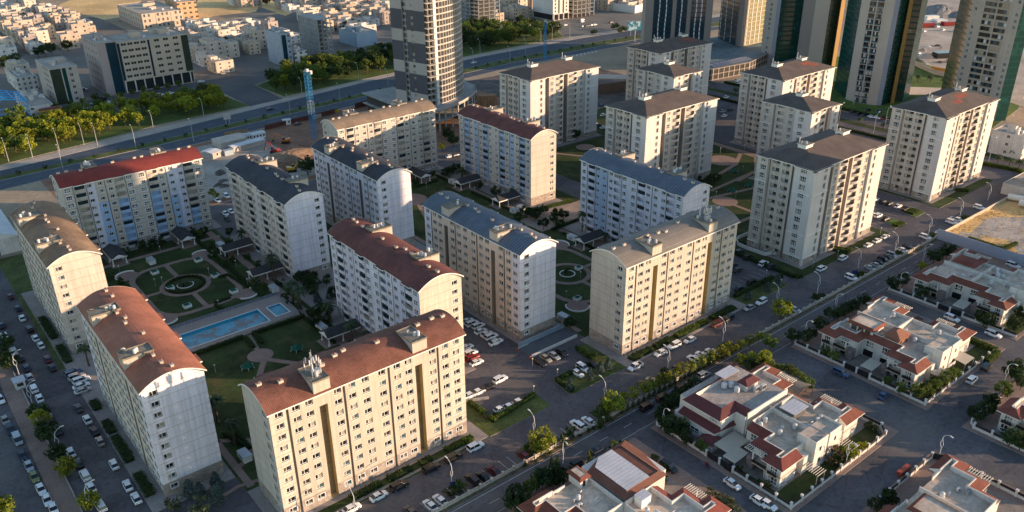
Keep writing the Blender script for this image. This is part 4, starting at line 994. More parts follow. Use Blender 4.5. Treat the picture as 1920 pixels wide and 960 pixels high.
    if 'hiphut' in extras:
        mb = MB(); bx(9.8, 15.4, 10.8, 15.2, 6.4, 8.6, BROWN); 
        c = [(9.3, 10.3), (15.9, 10.3), (15.9, 15.7), (9.3, 15.7)]; rr = [(11.5, 13), (13.7, 13)]
        for f in ([c[0], c[1], rr[1], rr[0]], [c[2], c[3], rr[0], rr[1]], [c[3], c[0], rr[0]], [c[1], c[2], rr[1]]):
            mb.face([fz(*p, 8.55 if p in c else 10.2) for p in f], BROWN)
        mb.build('penthouse', root)
    if 'shed' in extras:
        mb = MB(); bx(12.2, 17.6, 9.6, 13.4, 6.4, 8.6, pm('dark_shed_wall', (.10, .10, .10), .8, .1), SHEETM); bx(11.8, 17.9, 9.2, 13.8, 8.6, 8.75, METAL, SHEETM); mb.build('roof_shed', root)
    if 'bigtile' in extras:
        mb = MB(); bx(10.2, 17.4, 5.0, 12.0, 6.4, 8.2, VW); c = [(9.6, 4.4), (17.9, 4.4), (17.9, 12.6), (9.6, 12.6)]; d = [(11.6, 6.4), (16, 6.4), (16, 10.6), (11.6, 10.6)]
        for i in range(4): mb.face([fz(*c[i], 8.1), fz(*c[(i + 1) % 4], 8.1), fz(*d[(i + 1) % 4], 9.0), fz(*d[i], 9.0)], TILE)
        mb.face([fz(*p, 9.0) for p in d], TILE); mb.build('penthouse', root)
    for i in range(r.choice((2, 3))):
        a, b = r.uniform(10, 16.5), r.uniform(5.5, 14.5); c = fz(a, b, H); mb = MB(); k_ = r.random()
        if k_ < .4: mb.box(c[0] - r.uniform(.5, 1.2), c[0] + .5, c[1] - .3, c[1] + .4, H, H + r.uniform(.4, .9), r.choice((CONC, POT, WOODP, W_slot)))
        elif k_ < .7: mb.tube([(c[0], c[1], H + .12), (c[0] + 2.5, c[1] + .1, H + .12), (c[0] + 2.6, c[1] - 1.8, H + .12)], .07, METAL, 5)
        else: mb.tube([(c[0], c[1], H), (c[0], c[1], H + 2.4)], .05, METAL, 5); mb.tube([(c[0] - .8, c[1], H + 2.1), (c[0] + .8, c[1], H + 2.1)], .03, METAL, 4)
        mb.build('rooftop_clutter', root)
    for i in range(r.choice((2, 3, 4))):
        a, b = r.uniform(10, 16.5), r.uniform(6, 14); mb = MB(); c = fz(a, b, H)
        if r.random() < .5: mb.lathe([(.55, .3), (.55, 1.4), (.35, 1.6), (.1, 1.65)], c, TANK, 10); mb.box(c[0] - .5, c[0] + .5, c[1] - .5, c[1] + .5, H, H + .3, CONC); mb.build('water_tank', root)
        else: mb.box(c[0] - .5, c[0] + .5, c[1] - .25, c[1] + .25, H + .1, H + .9, TANK); mb.box(c[0] - .35, c[0] + .1, c[1] - .27, c[1] - .25, H + .2, H + .8, BLACK); mb.build('air_conditioner', root)
    mb = MB(); a, b = r.uniform(10, 16), r.uniform(5, 13); dish(mb, fz(a, b, H + .9), .5, r.uniform(1.6, 3)); mb.build('satellite_dish', root)
    if 'carport' in extras:
        mb = MB(); z = 2.7
        mb.face([fz(-2.0, 11.6, z), fz(3.4, 11.6, z + .35), fz(3.4, 15.2, z + .35), fz(-2.0, 15.2, z)], CANV); mb.face([fz(-2.0, 11.6, z - .12), fz(3.4, 11.6, z + .23), fz(3.4, 15.2, z + .23), fz(-2.0, 15.2, z - .12)], CANV)
        for a, b in ((-1.8, 11.8), (-1.8, 15), (3.2, 11.8)): bx(a - .06, a + .06, b - .06, b + .06, 0, z, METAL)
        for a, b in (((-2, 11.6), (-2, 15.2)), ((-2, 11.6), (3.4, 11.6))): mb.face([fz(*a, z - .12), fz(*b, z - .12 + (.35 if b[0] > 0 else 0)), fz(*b, z + (.35 if b[0] > 0 else 0)), fz(*a, z)], TRIM)
        mb.build('carport_canopy', root)
    if 'slats' in extras:
        mb = MB()
        for i in range(8): bx(8.8, 12.4, -4.2 + i * .6, -4.08 + i * .6, 2.9, 3.05, WOODP)
        for a, b in ((9, -4), (12.2, -4), (9, .2)): bx(a - .07, a + .07, b - .07, b + .07, .1, 2.9, WOODP)
        mb.build('garden_pergola', root)
    if 'awning' in extras:
        mb = MB(); mb.face([fz(8.8, -4, 2.7), fz(14.5, -4, 2.7), fz(14.5, .2, 3.1), fz(8.8, .2, 3.1)], CANV); mb.face([fz(8.8, -4, 2.6), fz(14.5, -4, 2.6), fz(14.5, .2, 3.0), fz(8.8, .2, 3.0)], CANV)
        for a in (8.9, 14.4): bx(a - .06, a + .06, -3.95, -3.83, 0, 2.65, METAL)
        mb.build('awning', root)
    return root
FENC = pm('garden_wall_white', (.62, .60, .56), .9, .1, .4); BAMB = pm('dark_fence_panel', (.035, .03, .028), .8, .2)
def garden_wall(label, pts, gates=()):
    root = thing('garden_wall', label, 'garden wall', (*pts[0], 0), 0, 'white garden walls with pillars'); ox, oy = pts[0]
    mb = MB(); pan = MB(); gt = []; k = 0
    for (a, b) in zip(pts, pts[1:]):
        A, Bv = Vector(a) - Vector((ox, oy)), Vector(b) - Vector((ox, oy)); d = (Bv - A); L = d.length; d = d / L; n = Vector((-d.y, d.x)); m = max(1, round(L / 4.2))
        for i in range(m):
            p, q = A + d * (L * i / m), A + d * (L * (i + 1) / m); k += 1
            quad = lambda p, q, w: [tuple(p + n * w), tuple(q + n * w), tuple(q - n * w), tuple(p - n * w)]
            if k in gates:
                g = MB(); g.prism(quad(p + d * .3, q - d * .3, .05), .15, 1.9, BLACK); gt.append(g)
            else:
                mb.prism(quad(p, q, .12), .1, .95, FENC); pan.prism(quad(p + d * .25, q - d * .25, .04), .95, 1.7, BAMB)
            w = .26; mb.prism([(p.x - w, p.y - w), (p.x + w, p.y - w), (p.x + w, p.y + w), (p.x - w, p.y + w)], .1, 2.0, FENC)
            mb.prism([(p.x - w - .06, p.y - w - .06), (p.x + w + .06, p.y - w - .06), (p.x + w + .06, p.y + w + .06), (p.x - w - .06, p.y + w + .06)], 2.0, 2.12, FENC)
    mb.build('wall', root); pan.build('fence_panels', root)
    for g in gt: g.build('gate', root)
VU = villa_unit
for bi, (x0, y0) in enumerate(((145, 80), (208, 80), (264, 80), (90, 80), (145, 28), (208, 28))):
    raised('villa_plot', [R4(x0 - 4.6, x0 + (44 if bi != 2 else 51), y0 - 6.2, y0 + 36.4)], PAVER, ['brick pavement round the villas at the bottom centre', 'brick pavement round the villas with the brown roof hut', 'brick pavement round the shaded villas by the vacant lot', 'brick pavement round the villas at the bottom edge', 'brick pavement round the villas in the bottom right corner', 'brick pavement round the villa at the right edge'][bi], .14, cat='pavement')
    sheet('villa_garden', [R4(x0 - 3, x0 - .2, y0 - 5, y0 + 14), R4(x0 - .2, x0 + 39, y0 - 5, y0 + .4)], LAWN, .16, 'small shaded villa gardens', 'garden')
    sheet('villa_yard', [R4(x0 - .2, x0 + 39, y0 + .4, y0 + 31), R4(x0 - 3, x0 - .2, y0 + 14, y0 + 31)], pm('yard_tiles', (.26, .22, .19), .9, .15, .3, extra=bricks(.5, .5, .03, .7, flat=True, varc=.15)), .17, 'tiled yards of the villas', 'yard')
VU(145, 80, 0, 0, 'white villa with white slatted pergola beside the pink flowering shrub', 31, ('carport', 'slats'))
VU(145, 80, 1, 0, 'white villa with tiled terrace, metal shed and plastic chairs on its roof', 32, ('shed', 'slats'))
VU(145, 80, 1, 1, 'white villa next to the arched net canopy, behind the roof shed', 34, ('nostair',))
VU(208, 80, 0, 1, 'villa with a flat penthouse and red tiled brim in the middle block', 35, ('hut', 'nostair'))
VU(208, 80, 0, 0, 'villa with a brown shingled hut on its flat roof', 36, ('hiphut', 'carport', 'awning'))
VU(208, 80, 1, 0, 'villa with sunlit end wall beside the long green hedge', 37, ('awning',))
VU(208, 80, 1, 1, 'villa with broad bare sunlit roof terrace beside the shaded lane', 38, ('nostair',))
VU(264, 80, 0, 1, 'shaded villa nearest to the blue wall of the vacant lot', 39, ('nostair',))
VU(264, 80, 0, 0, 'shaded villa with two stone piers near the right edge', 40, ('carport',))
VU(264, 80, 1, 1, 'shaded villa with a large red tiled penthouse beside the blue wall', 41, ('bigtile', 'nostair'))
VU(264, 80, 1, 0, 'shaded villa cut off by the right edge of the picture', 42)
VU(90, 80, 0, 1, 'villa with a pale tiled terrace and small tiled hut in the bottom row', 43, ('nostair',))
VU(90, 80, 1, 0, 'villa with sunlit beige terrace and stepped tiled eaves at the bottom edge', 44, ('nostair',))
VU(145, 28, 1, 1, 'villa with sunlit roof slab and pergola beams in the bottom right corner', 45, ('nostair',))
VU(145, 28, 0, 1, 'villa with a straw coloured roof hut at the bottom right edge', 46, ('hut', 'nostair'))
VU(208, 28, 0, 1, 'corner villa with red tiled eaves cut by the right edge', 47, ('nostair',))
# rebuilt three storey villa, upper left of the first block
root = thing('villa', 'three storey white villa with maroon tiled eaves and tanks on the roof', 'villa', (147, 97, 0), 0, 'terraced white villas'); mb = MB()
MTILE = pm('villa_maroon_tiles', (.14, .045, .045), .85, .16, .4, 3, extra=chain(lines(0, .36, .08, 0, .75), lines(1, .36, .08, 0, .75)))
mb.prism([(1.5, 3.4), (6.5, 3.4), (6.5, 0), (24, 0), (24, 17), (1.5, 17)], 0, 8.3, VW, pm('stained_roof_screed', (.38, .33, .29), .95, .3, .15, 1.2)); mb.prism([(-.6, 4), (1.49, 4), (1.49, 16.8), (-.6, 16.8)], 0, 4.4, VW); mb.prism([(7, -.3), (24, -.3), (24, -.01), (7, -.01)], 0, 9.3, VW); mb.build('walls', root)
mb = MB(); E = [(6.6, 2.9), (0, 2.9), (0, 15.2), (14, 15.2)]; I = [(8.6, 5.2), (3.4, 5.2), (3.4, 13.6), (14, 13.6)]
for i in range(3):
    mb.face([(*E[i], 8.3), (*E[i + 1], 8.3), (*I[i + 1], 9.6), (*I[i], 9.6)], MTILE); mb.face([(*E[i], 8.1), (*E[i + 1], 8.1), (*E[i + 1], 8.3), (*E[i], 8.3)], TRIM); mb.face([(*I[i], 8.3), (*I[i + 1], 8.3), (*I[i + 1], 9.6), (*I[i], 9.6)], VW)
mb.face([(6.6, 2.9, 8.3), (6.6, 0, 8.3), (8.6, 0, 9.6), (8.6, 5.2, 9.6)], MTILE)
for a, b in ((15.2, 13.6),): mb.face([(14, 15.2, 8.3), (24.5, 17.6, 8.3), (24.5, 15.5, 9.6), (14, 13.6, 9.6)], MTILE)
mb.face([(-.9, 3.6, 4.5), (-.9, 15.6, 4.5), (1.5, 15.6, 5.5), (1.5, 3.6, 5.5)], MTILE); mb.face([(-.9, 3.6, 4.5), (1.5, 3.6, 5.5), (6.4, 3.3, 5.5), (6.4, 2.4, 4.5)], MTILE); mb.build('tiled_eaves', root)
for x, y, n in ((12.5, 11.5, 'water_tank'), (14.2, 10.6, 'water_tank'), (13.6, 8.2, 'water_tank'), (19, 9.5, 'water_tank'), (18, 5.2, 'air_conditioner'), (20, 4.6, 'air_conditioner')):
    mb = MB()
    if n == 'water_tank': mb.lathe([(.75, .3), (.75, 1.6), (.5, 1.8), (.1, 1.85)], (x, y, 8.3), TANK, 12)
    else: mb.box(x - .8, x + .8, y - .4, y + .4, 8.4, 9.9, TANK); mb.box(x - .7, x - .05, y - .43, y - .4, 8.6, 9.7, BLACK); mb.box(x + .05, x + .7, y - .43, y - .4, 8.6, 9.7, BLACK)
    mb.build(n, root)
mb = MB(); mb.box(15.5, 20.5, 6.6, 9.0, 8.3, 10.4, VW); c = [(15, 6), (21, 6), (21, 9.6), (15, 9.6)]
for f in ([c[0], c[1], (19.6, 7.8), (16.4, 7.8)], [c[2], c[3], (16.4, 7.8), (19.6, 7.8)], [c[3], c[0], (16.4, 7.8)], [c[1], c[2], (19.6, 7.8)]): mb.face([(*p, 10.3 if p in c else 11.2) for p in f], MTILE)
mb.build('penthouse', root)
mb = MB(); mb.box(13.5, 20, 12.3, 15.6, 10.3, 10.45, METAL, SHEETM); 
for p in ((13.7, 12.5), (19.8, 12.5), (13.7, 15.4), (19.8, 15.4)): mb.box(p[0] - .06, p[0] + .06, p[1] - .06, p[1] + .06, 8.3, 10.3, METAL)
mb.build('roof_canopy', root)
for a, b, z, h, w_ in ((-.6, 6, 1.4, 1.4, 3.), (-.6, 10.5, 1.4, 1.6, 4.), (-.6, 14, 1.2, 1.4, 2.), (1.5, 6, 6.2, 1.2, 2.5)):
    mb = MB(); T = lambda u, d, zz: (a + d - .3, b + u, z + zz); win(mb, T, w_, h, 'triple', 4); mb.build('window', root)
mb = MB(); mb.face([(-2.5, -2.6, 2.8), (5.5, -2.6, 3.0), (5.5, 2.3, 3.2), (-2.5, 2.3, 3.0)], CANV); mb.face([(-2.5, -2.6, 2.7), (5.5, -2.6, 2.9), (5.5, 2.3, 3.1), (-2.5, 2.3, 2.9)], CANV); mb.box(-2.3, -2.1, -2.4, -2.2, 0, 2.7, METAL); mb.box(-2.3, -2.1, 2, 2.2, 0, 2.7, METAL); mb.build('carport_canopy', root)
mb = MB(); mb.box(-3, 1, 2.5, 6.5, .1, 2.6, VW); c = [(-3.5, 2), (1.4, 2), (1.4, 7), (-3.5, 7)]
for i in range(4): mb.face([(*c[i], 2.6), (*c[(i + 1) % 4], 2.6), (-1, 4.5, 3.8)], MTILE)
mb.build('garage', root)
# villa with the big metal roof, upper right of the bottom block
root = thing('villa', 'villa with a broad pale corrugated metal roof edged by brown tiles', 'villa', (108.5, 95.6, 0), 0, 'terraced white villas'); mb = MB()
mb.prism([(.6, 1.4), (15, 1.4), (15, 14.6), (.6, 14.6)], 0, 7.8, VW); mb.box(12, 16.8, 3.5, 8.5, 0, 6.0, VW, VDECK); mb.build('walls', root)
BT = pm('villa_brown_tiles', (.19, .085, .06), .85, .16, .4, 3, extra=chain(lines(0, .36, .08, 0, .75), lines(1, .36, .08, 0, .75)))
mb = MB(); c = [(0, 0), (13.8, 0), (15.6, 8), (15.6, 15), (9, 15), (0, 12.4)]; d = [(2, 1.5), (12.4, 1.5), (12.4, 13.4), (9, 13.6), (5, 13.6), (2, 11.6)]
for i in range(6): mb.face([(*c[i], 7.7), (*c[(i + 1) % 6], 7.7), (*d[(i + 1) % 6], 8.6), (*d[i], 8.6)], BT)
mb.build('tiled_eaves', root); mb = MB(); mb.face([(2, 1.5, 8.7), (9.4, 1.5, 8.7), (9.4, 13.6, 8.9), (5, 13.6, 8.9), (2, 11.6, 8.8)], SHEETM); mb.face([(2, 1.5, 8.6), (9.4, 1.5, 8.6), (9.4, 1.5, 8.7), (2, 1.5, 8.7)], METAL); mb.build('metal_roof', root)
mb = MB(); mb.prism([(9.5, 1.6), (12.3, 1.6), (12.3, 13.3), (9.5, 13.3)], 8.0, 8.4, VW, BT); mb.build('tiled_ridge', root)
for (x, y) in ((.6, 5), (.6, 10)):
    mb = MB(); win(mb, lambda u, d_, z: (x + d_ - .3, y + u, 4.2 + z), 1.2, 1.3, 'pair', 2); mb.build('window', root)
# hut and shed on the neighbouring terraces
t_ = thing('roof_hut', 'small beige roof hut with red tiled brim on a pale terrace', 'roof hut', (104.3, 105.6, 6.35)); mb = MB(); mb.box(.4, 2.8, .4, 4.2, 0, 2.6, VW); mb.build('walls', t_)
mb = MB(); c = [(-.2, -.2), (3.4, -.2), (3.4, 4.8), (-.2, 4.8)]; d = [(.6, .6), (2.6, .6), (2.6, 4.0), (.6, 4.0)]
for i in range(4): mb.face([(*c[i], 2.5), (*c[(i + 1) % 4], 2.5), (*d[(i + 1) % 4], 3.1), (*d[i], 3.1)], TILE)
mb.face([(*p, 3.0) for p in d], VDECK); mb.build('tiled_brim', t_); mb = MB(); mb.box(1.2, 2.0, .36, .4, .2, 2.1, GL[4]); mb.build('door', t_)
t_ = thing('roof_hut', 'white cubic roof hut with pale blue top on a beige terrace', 'roof hut', (110.6, 92.6, 6.35)); mb = MB(); mb.box(0, 3.0, 0, 2.2, 0, 2.5, TRIM); mb.build('walls', t_); mb = MB(); mb.box(-.12, 3.12, -.12, 2.32, 2.5, 2.6, METAL, SHEETM); mb.build('roof', t_)
# arched net canopy
t_ = thing('arched_canopy', 'large brown arched net canopy with dark ribs beside the street trees', 'canopy', (177.5, 97.5, 0)); mb = MB(); N = 10; NET = pm('brown_shade_net', (.20, .17, .14), .8, .12)
for i in range(N):
    a0, a1 = PI * i / N, PI * (i + 1) / N; p = lambda a: (4 - 4 * math.cos(a), 3.0 + 1.6 * math.sin(a))
    (x_0, z_0), (x_1, z_1) = p(a0), p(a1); mb.face([(x_0, 0, z_0), (x_1, 0, z_1), (x_1, 10.5, z_1), (x_0, 10.5, z_0)], NET)
mb.build('net', t_)
for y in (0, 3.5, 7, 10.5):
    mb = MB(); mb.tube([(4 - 4.03 * math.cos(PI * i / 8), y, 3.0 + 1.63 * math.sin(PI * i / 8)) for i in range(9)], .09, BLACK, 5); mb.box(-.1, .1, y - .06, y + .06, 0, 3, BLACK); mb.box(7.9, 8.1, y - .06, y + .06, 0, 3, BLACK); mb.build('rib', t_)
garden_wall('white garden wall with dark panels round the pergola villas', [(142.4, 116), (142.4, 75.1), (184, 75.1), (186.3, 77.5), (186.3, 83)], (5, 6))
garden_wall('white garden wall in front of the villa with the brown hut', [(205.2, 116), (205.2, 75.2), (247, 75.0)], (5, 6))
garden_wall('white garden wall before the shaded villas near the vacant lot', [(261, 116), (261, 74.5)], (5, 6))
garden_wall('white garden wall along the bottom right villa', [(160, 63.2), (184.6, 63.2), (186.5, 60), (186.5, 40)], (7,))
garden_wall('white garden wall round the corner villa at the right edge', [(204.9, 44), (204.9, 62), (206.5, 63.3), (224, 63.3)], ())

pc = None
for i, (a, b, rz) in enumerate(((166.5, 90.2, .3), (171.4, 91.8, 2.4), (173.0, 91.0, 2.0), (174.6, 90.2, 2.6))):
    lab = f'{ORD[i]} white plastic chair from the left on the roof terrace with the shed'
    if pc is None:
        pc = thing('plastic_chair', lab, 'chair', (a, b, 6.36), rz, 'white plastic chairs on the roof'); WP = pm('white_plastic', (.75, .75, .75), .5, .03)
        m_ = MB(); m_.box(-.26, .26, -.26, .26, .4, .46, WP); m_.build('seat', pc); m_ = MB(); m_.box(-.26, .26, .22, .28, .46, .95, WP); m_.build('backrest', pc); m_ = MB(); m_.box(-.03, .03, -.03, .03, 0, .4, WP); lm_ = m_.mesh('leg')
        for x in (-.22, .22):
            for y in (-.22, .22): link(lm_, 'leg', pc, (x, y, 0))
    else: dup(pc, (a, b, 6.36), rz, lab)
# ------------------------------------------------------------------ trees, hedges, shrubs
LEAF = pm('broad_leaves', (.10, .135, .027), .75, .3, .5, 3, rnd=.32, trans=.28, spec=.15)
LEAFY = pm('yellow_green_leaves', (.26, .275, .03), .75, .3, .5, 3, rnd=.22, trans=.34, spec=.15)
LEAFD = pm('dark_leaves', (.042, .066, .022), .8, .3, .5, 3, rnd=.25, trans=.18, spec=.15)
LEAFB = pm('blue_needles', (.085, .12, .105), .8, .25, .5, 3, rnd=.15, trans=.12, spec=.1)
LEAFO = pm('olive_leaves', (.11, .12, .06), .8, .3, .5, 3, rnd=.2, trans=.2, spec=.1)
LEAFR = pm('plum_leaves', (.05, .022, .028), .8, .3, .5, 3, trans=.15)
PALM = pm('palm_fronds', (.055, .078, .035), .7, .3, .5, 3, rnd=.15, trans=.15)
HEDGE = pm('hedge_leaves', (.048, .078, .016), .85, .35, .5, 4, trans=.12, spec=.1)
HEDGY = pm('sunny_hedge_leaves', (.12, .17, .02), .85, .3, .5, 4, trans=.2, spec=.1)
PINK = pm('pink_blossom', (.36, .14, .17), .8, .2)
BARK = pm('bark', (.10, .075, .055), .95, .3, 1.)
def leaf(mb, c, s, r, m, up=.35):
    n = Vector((r.gauss(0, 1), r.gauss(0, 1), r.gauss(0, 1) + up)).normalized(); u = n.orthogonal().normalized(); u.rotate(Matrix.Rotation(r.uniform(0, 6.3), 3, n)); v = n.cross(u)
    a, b = s, s * r.uniform(.5, .8)
    mb.face([c + u * a, c + v * b, c - u * a, c - v * b], m)
def crown(seed, R, H, z0, clumps, per, size, m, m2=None, top=1.):
    r = random.Random(seed); mb = MB()
    for i in range(clumps):
        while True:
            p = Vector((r.uniform(-1, 1), r.uniform(-1, 1), r.uniform(-1, 1)))
            if .25 < p.length < 1: break
        p = p * (.80 / max(p.length, .55)); k = 1 - max(0, p.z) * (1 - top)
        c = Vector((p.x * R * k, p.y * R * k, z0 + H / 2 + p.z * H / 2)); cr = R * r.uniform(.24, .42)
        for j in range(per):
            d = Vector((r.gauss(0, 1), r.gauss(0, 1), r.gauss(0, .8))).normalized() * cr * r.uniform(.55, 1.05)
            leaf(mb, c + d, size * r.uniform(.7, 1.25), r, m2 if (m2 and r.random() < .3) else m)
    return mb.mesh('crown')
def trunk(seed, h, r0, spread, limbs=4):
    r = random.Random(seed); mb = MB()
    mb.tube([(0, 0, 0), (r.uniform(-.1, .1), r.uniform(-.1, .1), h * .6), (r.uniform(-.15, .15), r.uniform(-.15, .15), h)], [r0, r0 * .75, r0 * .5], BARK, 6)
    for i in range(limbs):
        a = 6.3 * i / limbs + r.uniform(-.4, .4); mb.tube([(0, 0, h * .75), (spread * .5 * math.cos(a), spread * .5 * math.sin(a), h * 1.25), (spread * math.cos(a), spread * math.sin(a), h * 1.7)], [r0 * .5, r0 * .35, r0 * .15], BARK, 4)
    return mb.mesh('trunk')
def palm_mesh(seed, h, n, L):
    r = random.Random(seed); mb = MB()
    for i in range(n):
        a = 2 * PI * i / n * 2.4 + r.uniform(-.2, .2); e = r.uniform(-.35, 1.15); pts = []
        for k in range(6):
            t = k / 5.; d = L * t; z = h + math.sin(e) * d - .95 * t * t * L * (.75 if e > .3 else .5); pts.append(Vector((math.cos(a) * d * math.cos(e * .8), math.sin(a) * d * math.cos(e * .8), z)))
        s = Vector((-math.sin(a), math.cos(a), 0))
        for k in range(5):
            w0, w1 = .42 * math.sin(PI * (k / 5. * .85 + .12)), .42 * math.sin(PI * ((k + 1) / 5. * .85 + .12)); dr = Vector((0, 0, -.25))
            mb.face([pts[k], pts[k + 1], pts[k + 1] + s * w1 + dr * w1, pts[k] + s * w0 + dr * w0], PALM); mb.face([pts[k], pts[k + 1], pts[k + 1] - s * w1 + dr * w1, pts[k] - s * w0 + dr * w0], PALM)
    return mb.mesh('fronds')
def cone_crown(seed, R, H, m, n, size, z0=.4, spiky=False):
    r = random.Random(seed); mb = MB()
    for i in range(n):
        t = r.random() ** .8; a = r.uniform(0, 6.283); rr = R * (1 - t) ** (.8 if spiky else .62) * (.72 + .3 * r.random()) * (.85 + .15 * math.sin(a * 5 + t * 9)) * min(1, t * 7 + .45)
        leaf(mb, Vector((rr * math.cos(a), rr * math.sin(a), z0 + H * t)), size * (1.15 - .5 * t) * r.uniform(.7, 1.2), r, m, .1)
    return mb.mesh('crown')
TREES = {}
def proto(kind, name, cr, tr, crn='crown'):
    TREES.setdefault(kind, []).append((name, cr, tr, crn))
for s in range(4):
    proto('broad', 'broadleaf_tree', crown(s, 2.5, 4.0, 2.0, 20, 30, .34, LEAF), trunk(s, 2.4, .17, 1.3))
    proto('yellow', 'leafy_tree', crown(10 + s, 2.3, 3.8, 1.8, 18, 28, .34, LEAFY), trunk(s + 10, 2.3, .15, 1.2))
    proto('dark', 'dark_broadleaf_tree', crown(20 + s, 2.6, 4.3, 1.5, 22, 30, .34, LEAFD), trunk(s + 20, 2.2, .17, 1.3))  # broadleaf crown in dark leaves, species unknown
    proto('shrub', 'shrub', crown(30 + s, 1.2, 1.9, .15, 10, 24, .22, LEAFD, LEAF), trunk(s + 30, .7, .07, .5))
    proto('row', 'young_street_tree', crown(40 + s, 1.7, 2.7, 1.5, 13, 24, .27, LEAFY, LEAF), trunk(s + 40, 1.9, .1, .8))
for s in range(2):
    proto('big', 'broadleaf_tree', crown(50 + s, 3.4, 5.2, 1.6, 34, 34, .38, LEAFY, LEAF), trunk(50 + s, 2.6, .25, 2.0))
    proto('olive', 'olive_tree', crown(60 + s, 1.9, 2.9, .8, 14, 26, .24, LEAFO), trunk(60 + s, 1.3, .16, .9))
    proto('spruce', 'blue_spruce', cone_crown(s, 1.9, 4.6, LEAFB, 620, .3), trunk(70 + s, 1.0, .14, .3, 0))
    proto('cypress', 'cypress', cone_crown(4 + s, 1.5, 8.6, LEAFD, 700, .32, .3), trunk(80 + s, 1.0, .16, .2, 0))
    proto('thuja', 'young_thuja', cone_crown(8 + s, .55, 1.9, LEAFD, 150, .16, .1), trunk(90 + s, .4, .06, .1, 0))
    tr = MB(); tr.tube([(0, 0, 0), (.08, .05, 3.5), (.0, 0, 7.3)], [.36, .26, .24], BARK, 8); proto('palm', 'palm_tree', palm_mesh(s, 7.3, 30, 2.9), tr.mesh('trunk'), 'fronds')
    tr = MB(); tr.tube([(0, 0, 0), (0, 0, 1.2)], [.4, .34], BARK, 8); proto('lowpalm', 'palm_tree', palm_mesh(5 + s, 1.2, 30, 3.2), tr.mesh('trunk'), 'fronds')
    tr = MB(); tr.tube([(0, 0, 0), (0, 0, 3.0)], [.2, .17], BARK, 7); proto('youngpalm', 'palm_tree', palm_mesh(9 + s, 3.0, 22, 1.9), tr.mesh('trunk'), 'fronds')
proto('plum', 'plum_tree', crown(77, 2.0, 3.0, 1.2, 16, 26, .28, LEAFR), trunk(77, 1.6, .12, 1.0))
proto('pink', 'flowering_shrub', crown(78, 2.0, 3.0, .3, 20, 28, .22, LEAF, PINK), trunk(78, .9, .1, .9))
CATS = {'shrub': 'shrub', 'pink': 'shrub', 'palm': 'palm tree', 'lowpalm': 'palm tree', 'youngpalm': 'palm tree'}
TR = random.Random(5)
def plant(kind, p, label, group, sc=1.):
    name, cr, tr, cn = TREES[kind][TR.randrange(len(TREES[kind]))]
    t = thing(name, label, CATS.get(kind, 'tree'), (p[0], p[1], .12), TR.uniform(0, 6.28), group)
    s = sc * TR.uniform(.88, 1.14); t.scale = (s * TR.uniform(.92, 1.08), s * TR.uniform(.92, 1.08), s)
    link(tr, 'trunk', t); link(cr, cn, t)
def rowof(items, desc, place, group):
    """items: (kind, ground point, scale); labels count along the picture from the left"""
    items = sorted(items, key=lambda i: PX((i[1][0], i[1][1], 0))[0]); by = {}
    for i in items: by.setdefault(desc.get(i[0], desc['*']), []).append(i)
    for d, its in by.items():
        for k, i in enumerate(its):
            lab = f'{d} {place}' if len(its) == 1 else f'{nth(k)} {d} from the left {place}'
            plant(i[0], i[1], lab, group, i[2])
def tr(kind, o, pts, s=3., z=2.6, sc=1.):
    return [(kind, G(*ZL(o, [p], s)[0], z), sc) for p in pts]
O1, O2, O3 = (0, 640), (960, 640), (1440, 640); M1, M2, M3, M4 = (0, 320), (480, 320), (960, 320), (1440, 320); T1, T2, T3, T4 = (0, 0), (480, 0), (960, 0), (1440, 0)
D = {'*': 'leafy tree', 'broad': 'mid green tree', 'yellow': 'yellow green tree', 'dark': 'dark green tree', 'shrub': 'dark shrub', 'row': 'small street tree', 'big': 'large bright tree', 'olive': 'grey green olive tree',
     'spruce': 'blue grey conifer', 'cypress': 'slim dark cypress', 'thuja': 'small clipped thuja', 'palm': 'tall palm', 'lowpalm': 'short broad palm', 'youngpalm': 'young palm', 'plum': 'plum red tree', 'pink': 'pink flowering shrub'}
rowof(tr('dark', O1, [(60, 135), (25, 25), (215, 415), (272, 530), (322, 640), (10, 90)], z=2.4) + tr('yellow', O1, [(240, 458)], z=2.4) + tr('big', O1, [(366, 705), (498, 890)], z=3.2, sc=.72) + tr('big', O1, [(0, 945)], z=3, sc=.8), D, 'beside the brick walk at left', 'trees along the left brick walk')
rowof(tr('big', O2, [(572, 350), (168, 565)], z=3.4, sc=.92) + tr('shrub', O2, [(500, 395), (100, 605), (500, 470), (545, 440), (860, 190), (330, 520), (290, 560)], z=1., sc=1.3) + tr('big', M4, [(78, 772)], z=3.6, sc=1.05)
      + tr('shrub', M4, [(270, 705), (305, 700), (520, 585), (735, 468), (925, 362), (1105, 265)], z=.9, sc=.9) + [('shrub', G(*ZL((480, 640), [p])[0], .9), 1.3) for p in ((1090, 850), (1155, 825))], D, 'on the parking islands of the front street', 'plants on the parking islands')
rowof(tr('row', O2, [(640, 315), (690, 290), (745, 265), (800, 235), (852, 215), (905, 190), (955, 160), (1010, 140), (1062, 118), (1110, 95), (1150, 75), (1195, 55), (1240, 30), (1290, 12), (1340, -10), (1390, -30)], z=2.9, sc=1.1), D, 'along the barrier wall', 'young trees along the barrier')
rowof([('thuja', (139 + i * 2.15, 125.6), 1.1) for i in range(25)] + [('shrub', (105 + i * 2.6 + (i % 3) * .5, 125.7), .45) for i in range(12)], D, 'at the foot of the barrier wall', 'clipped plants below the barrier')
rowof(tr('spruce', O2, [(325, 245), (437, 185), (497, 150), (543, 130)], z=2., sc=.85) + tr('spruce', (1230, 500), [(1035, 320), (1255, 225), (1385, 160)], 6, 2., .8), D, 'on the verges of the front street', 'blue conifers by the front street')
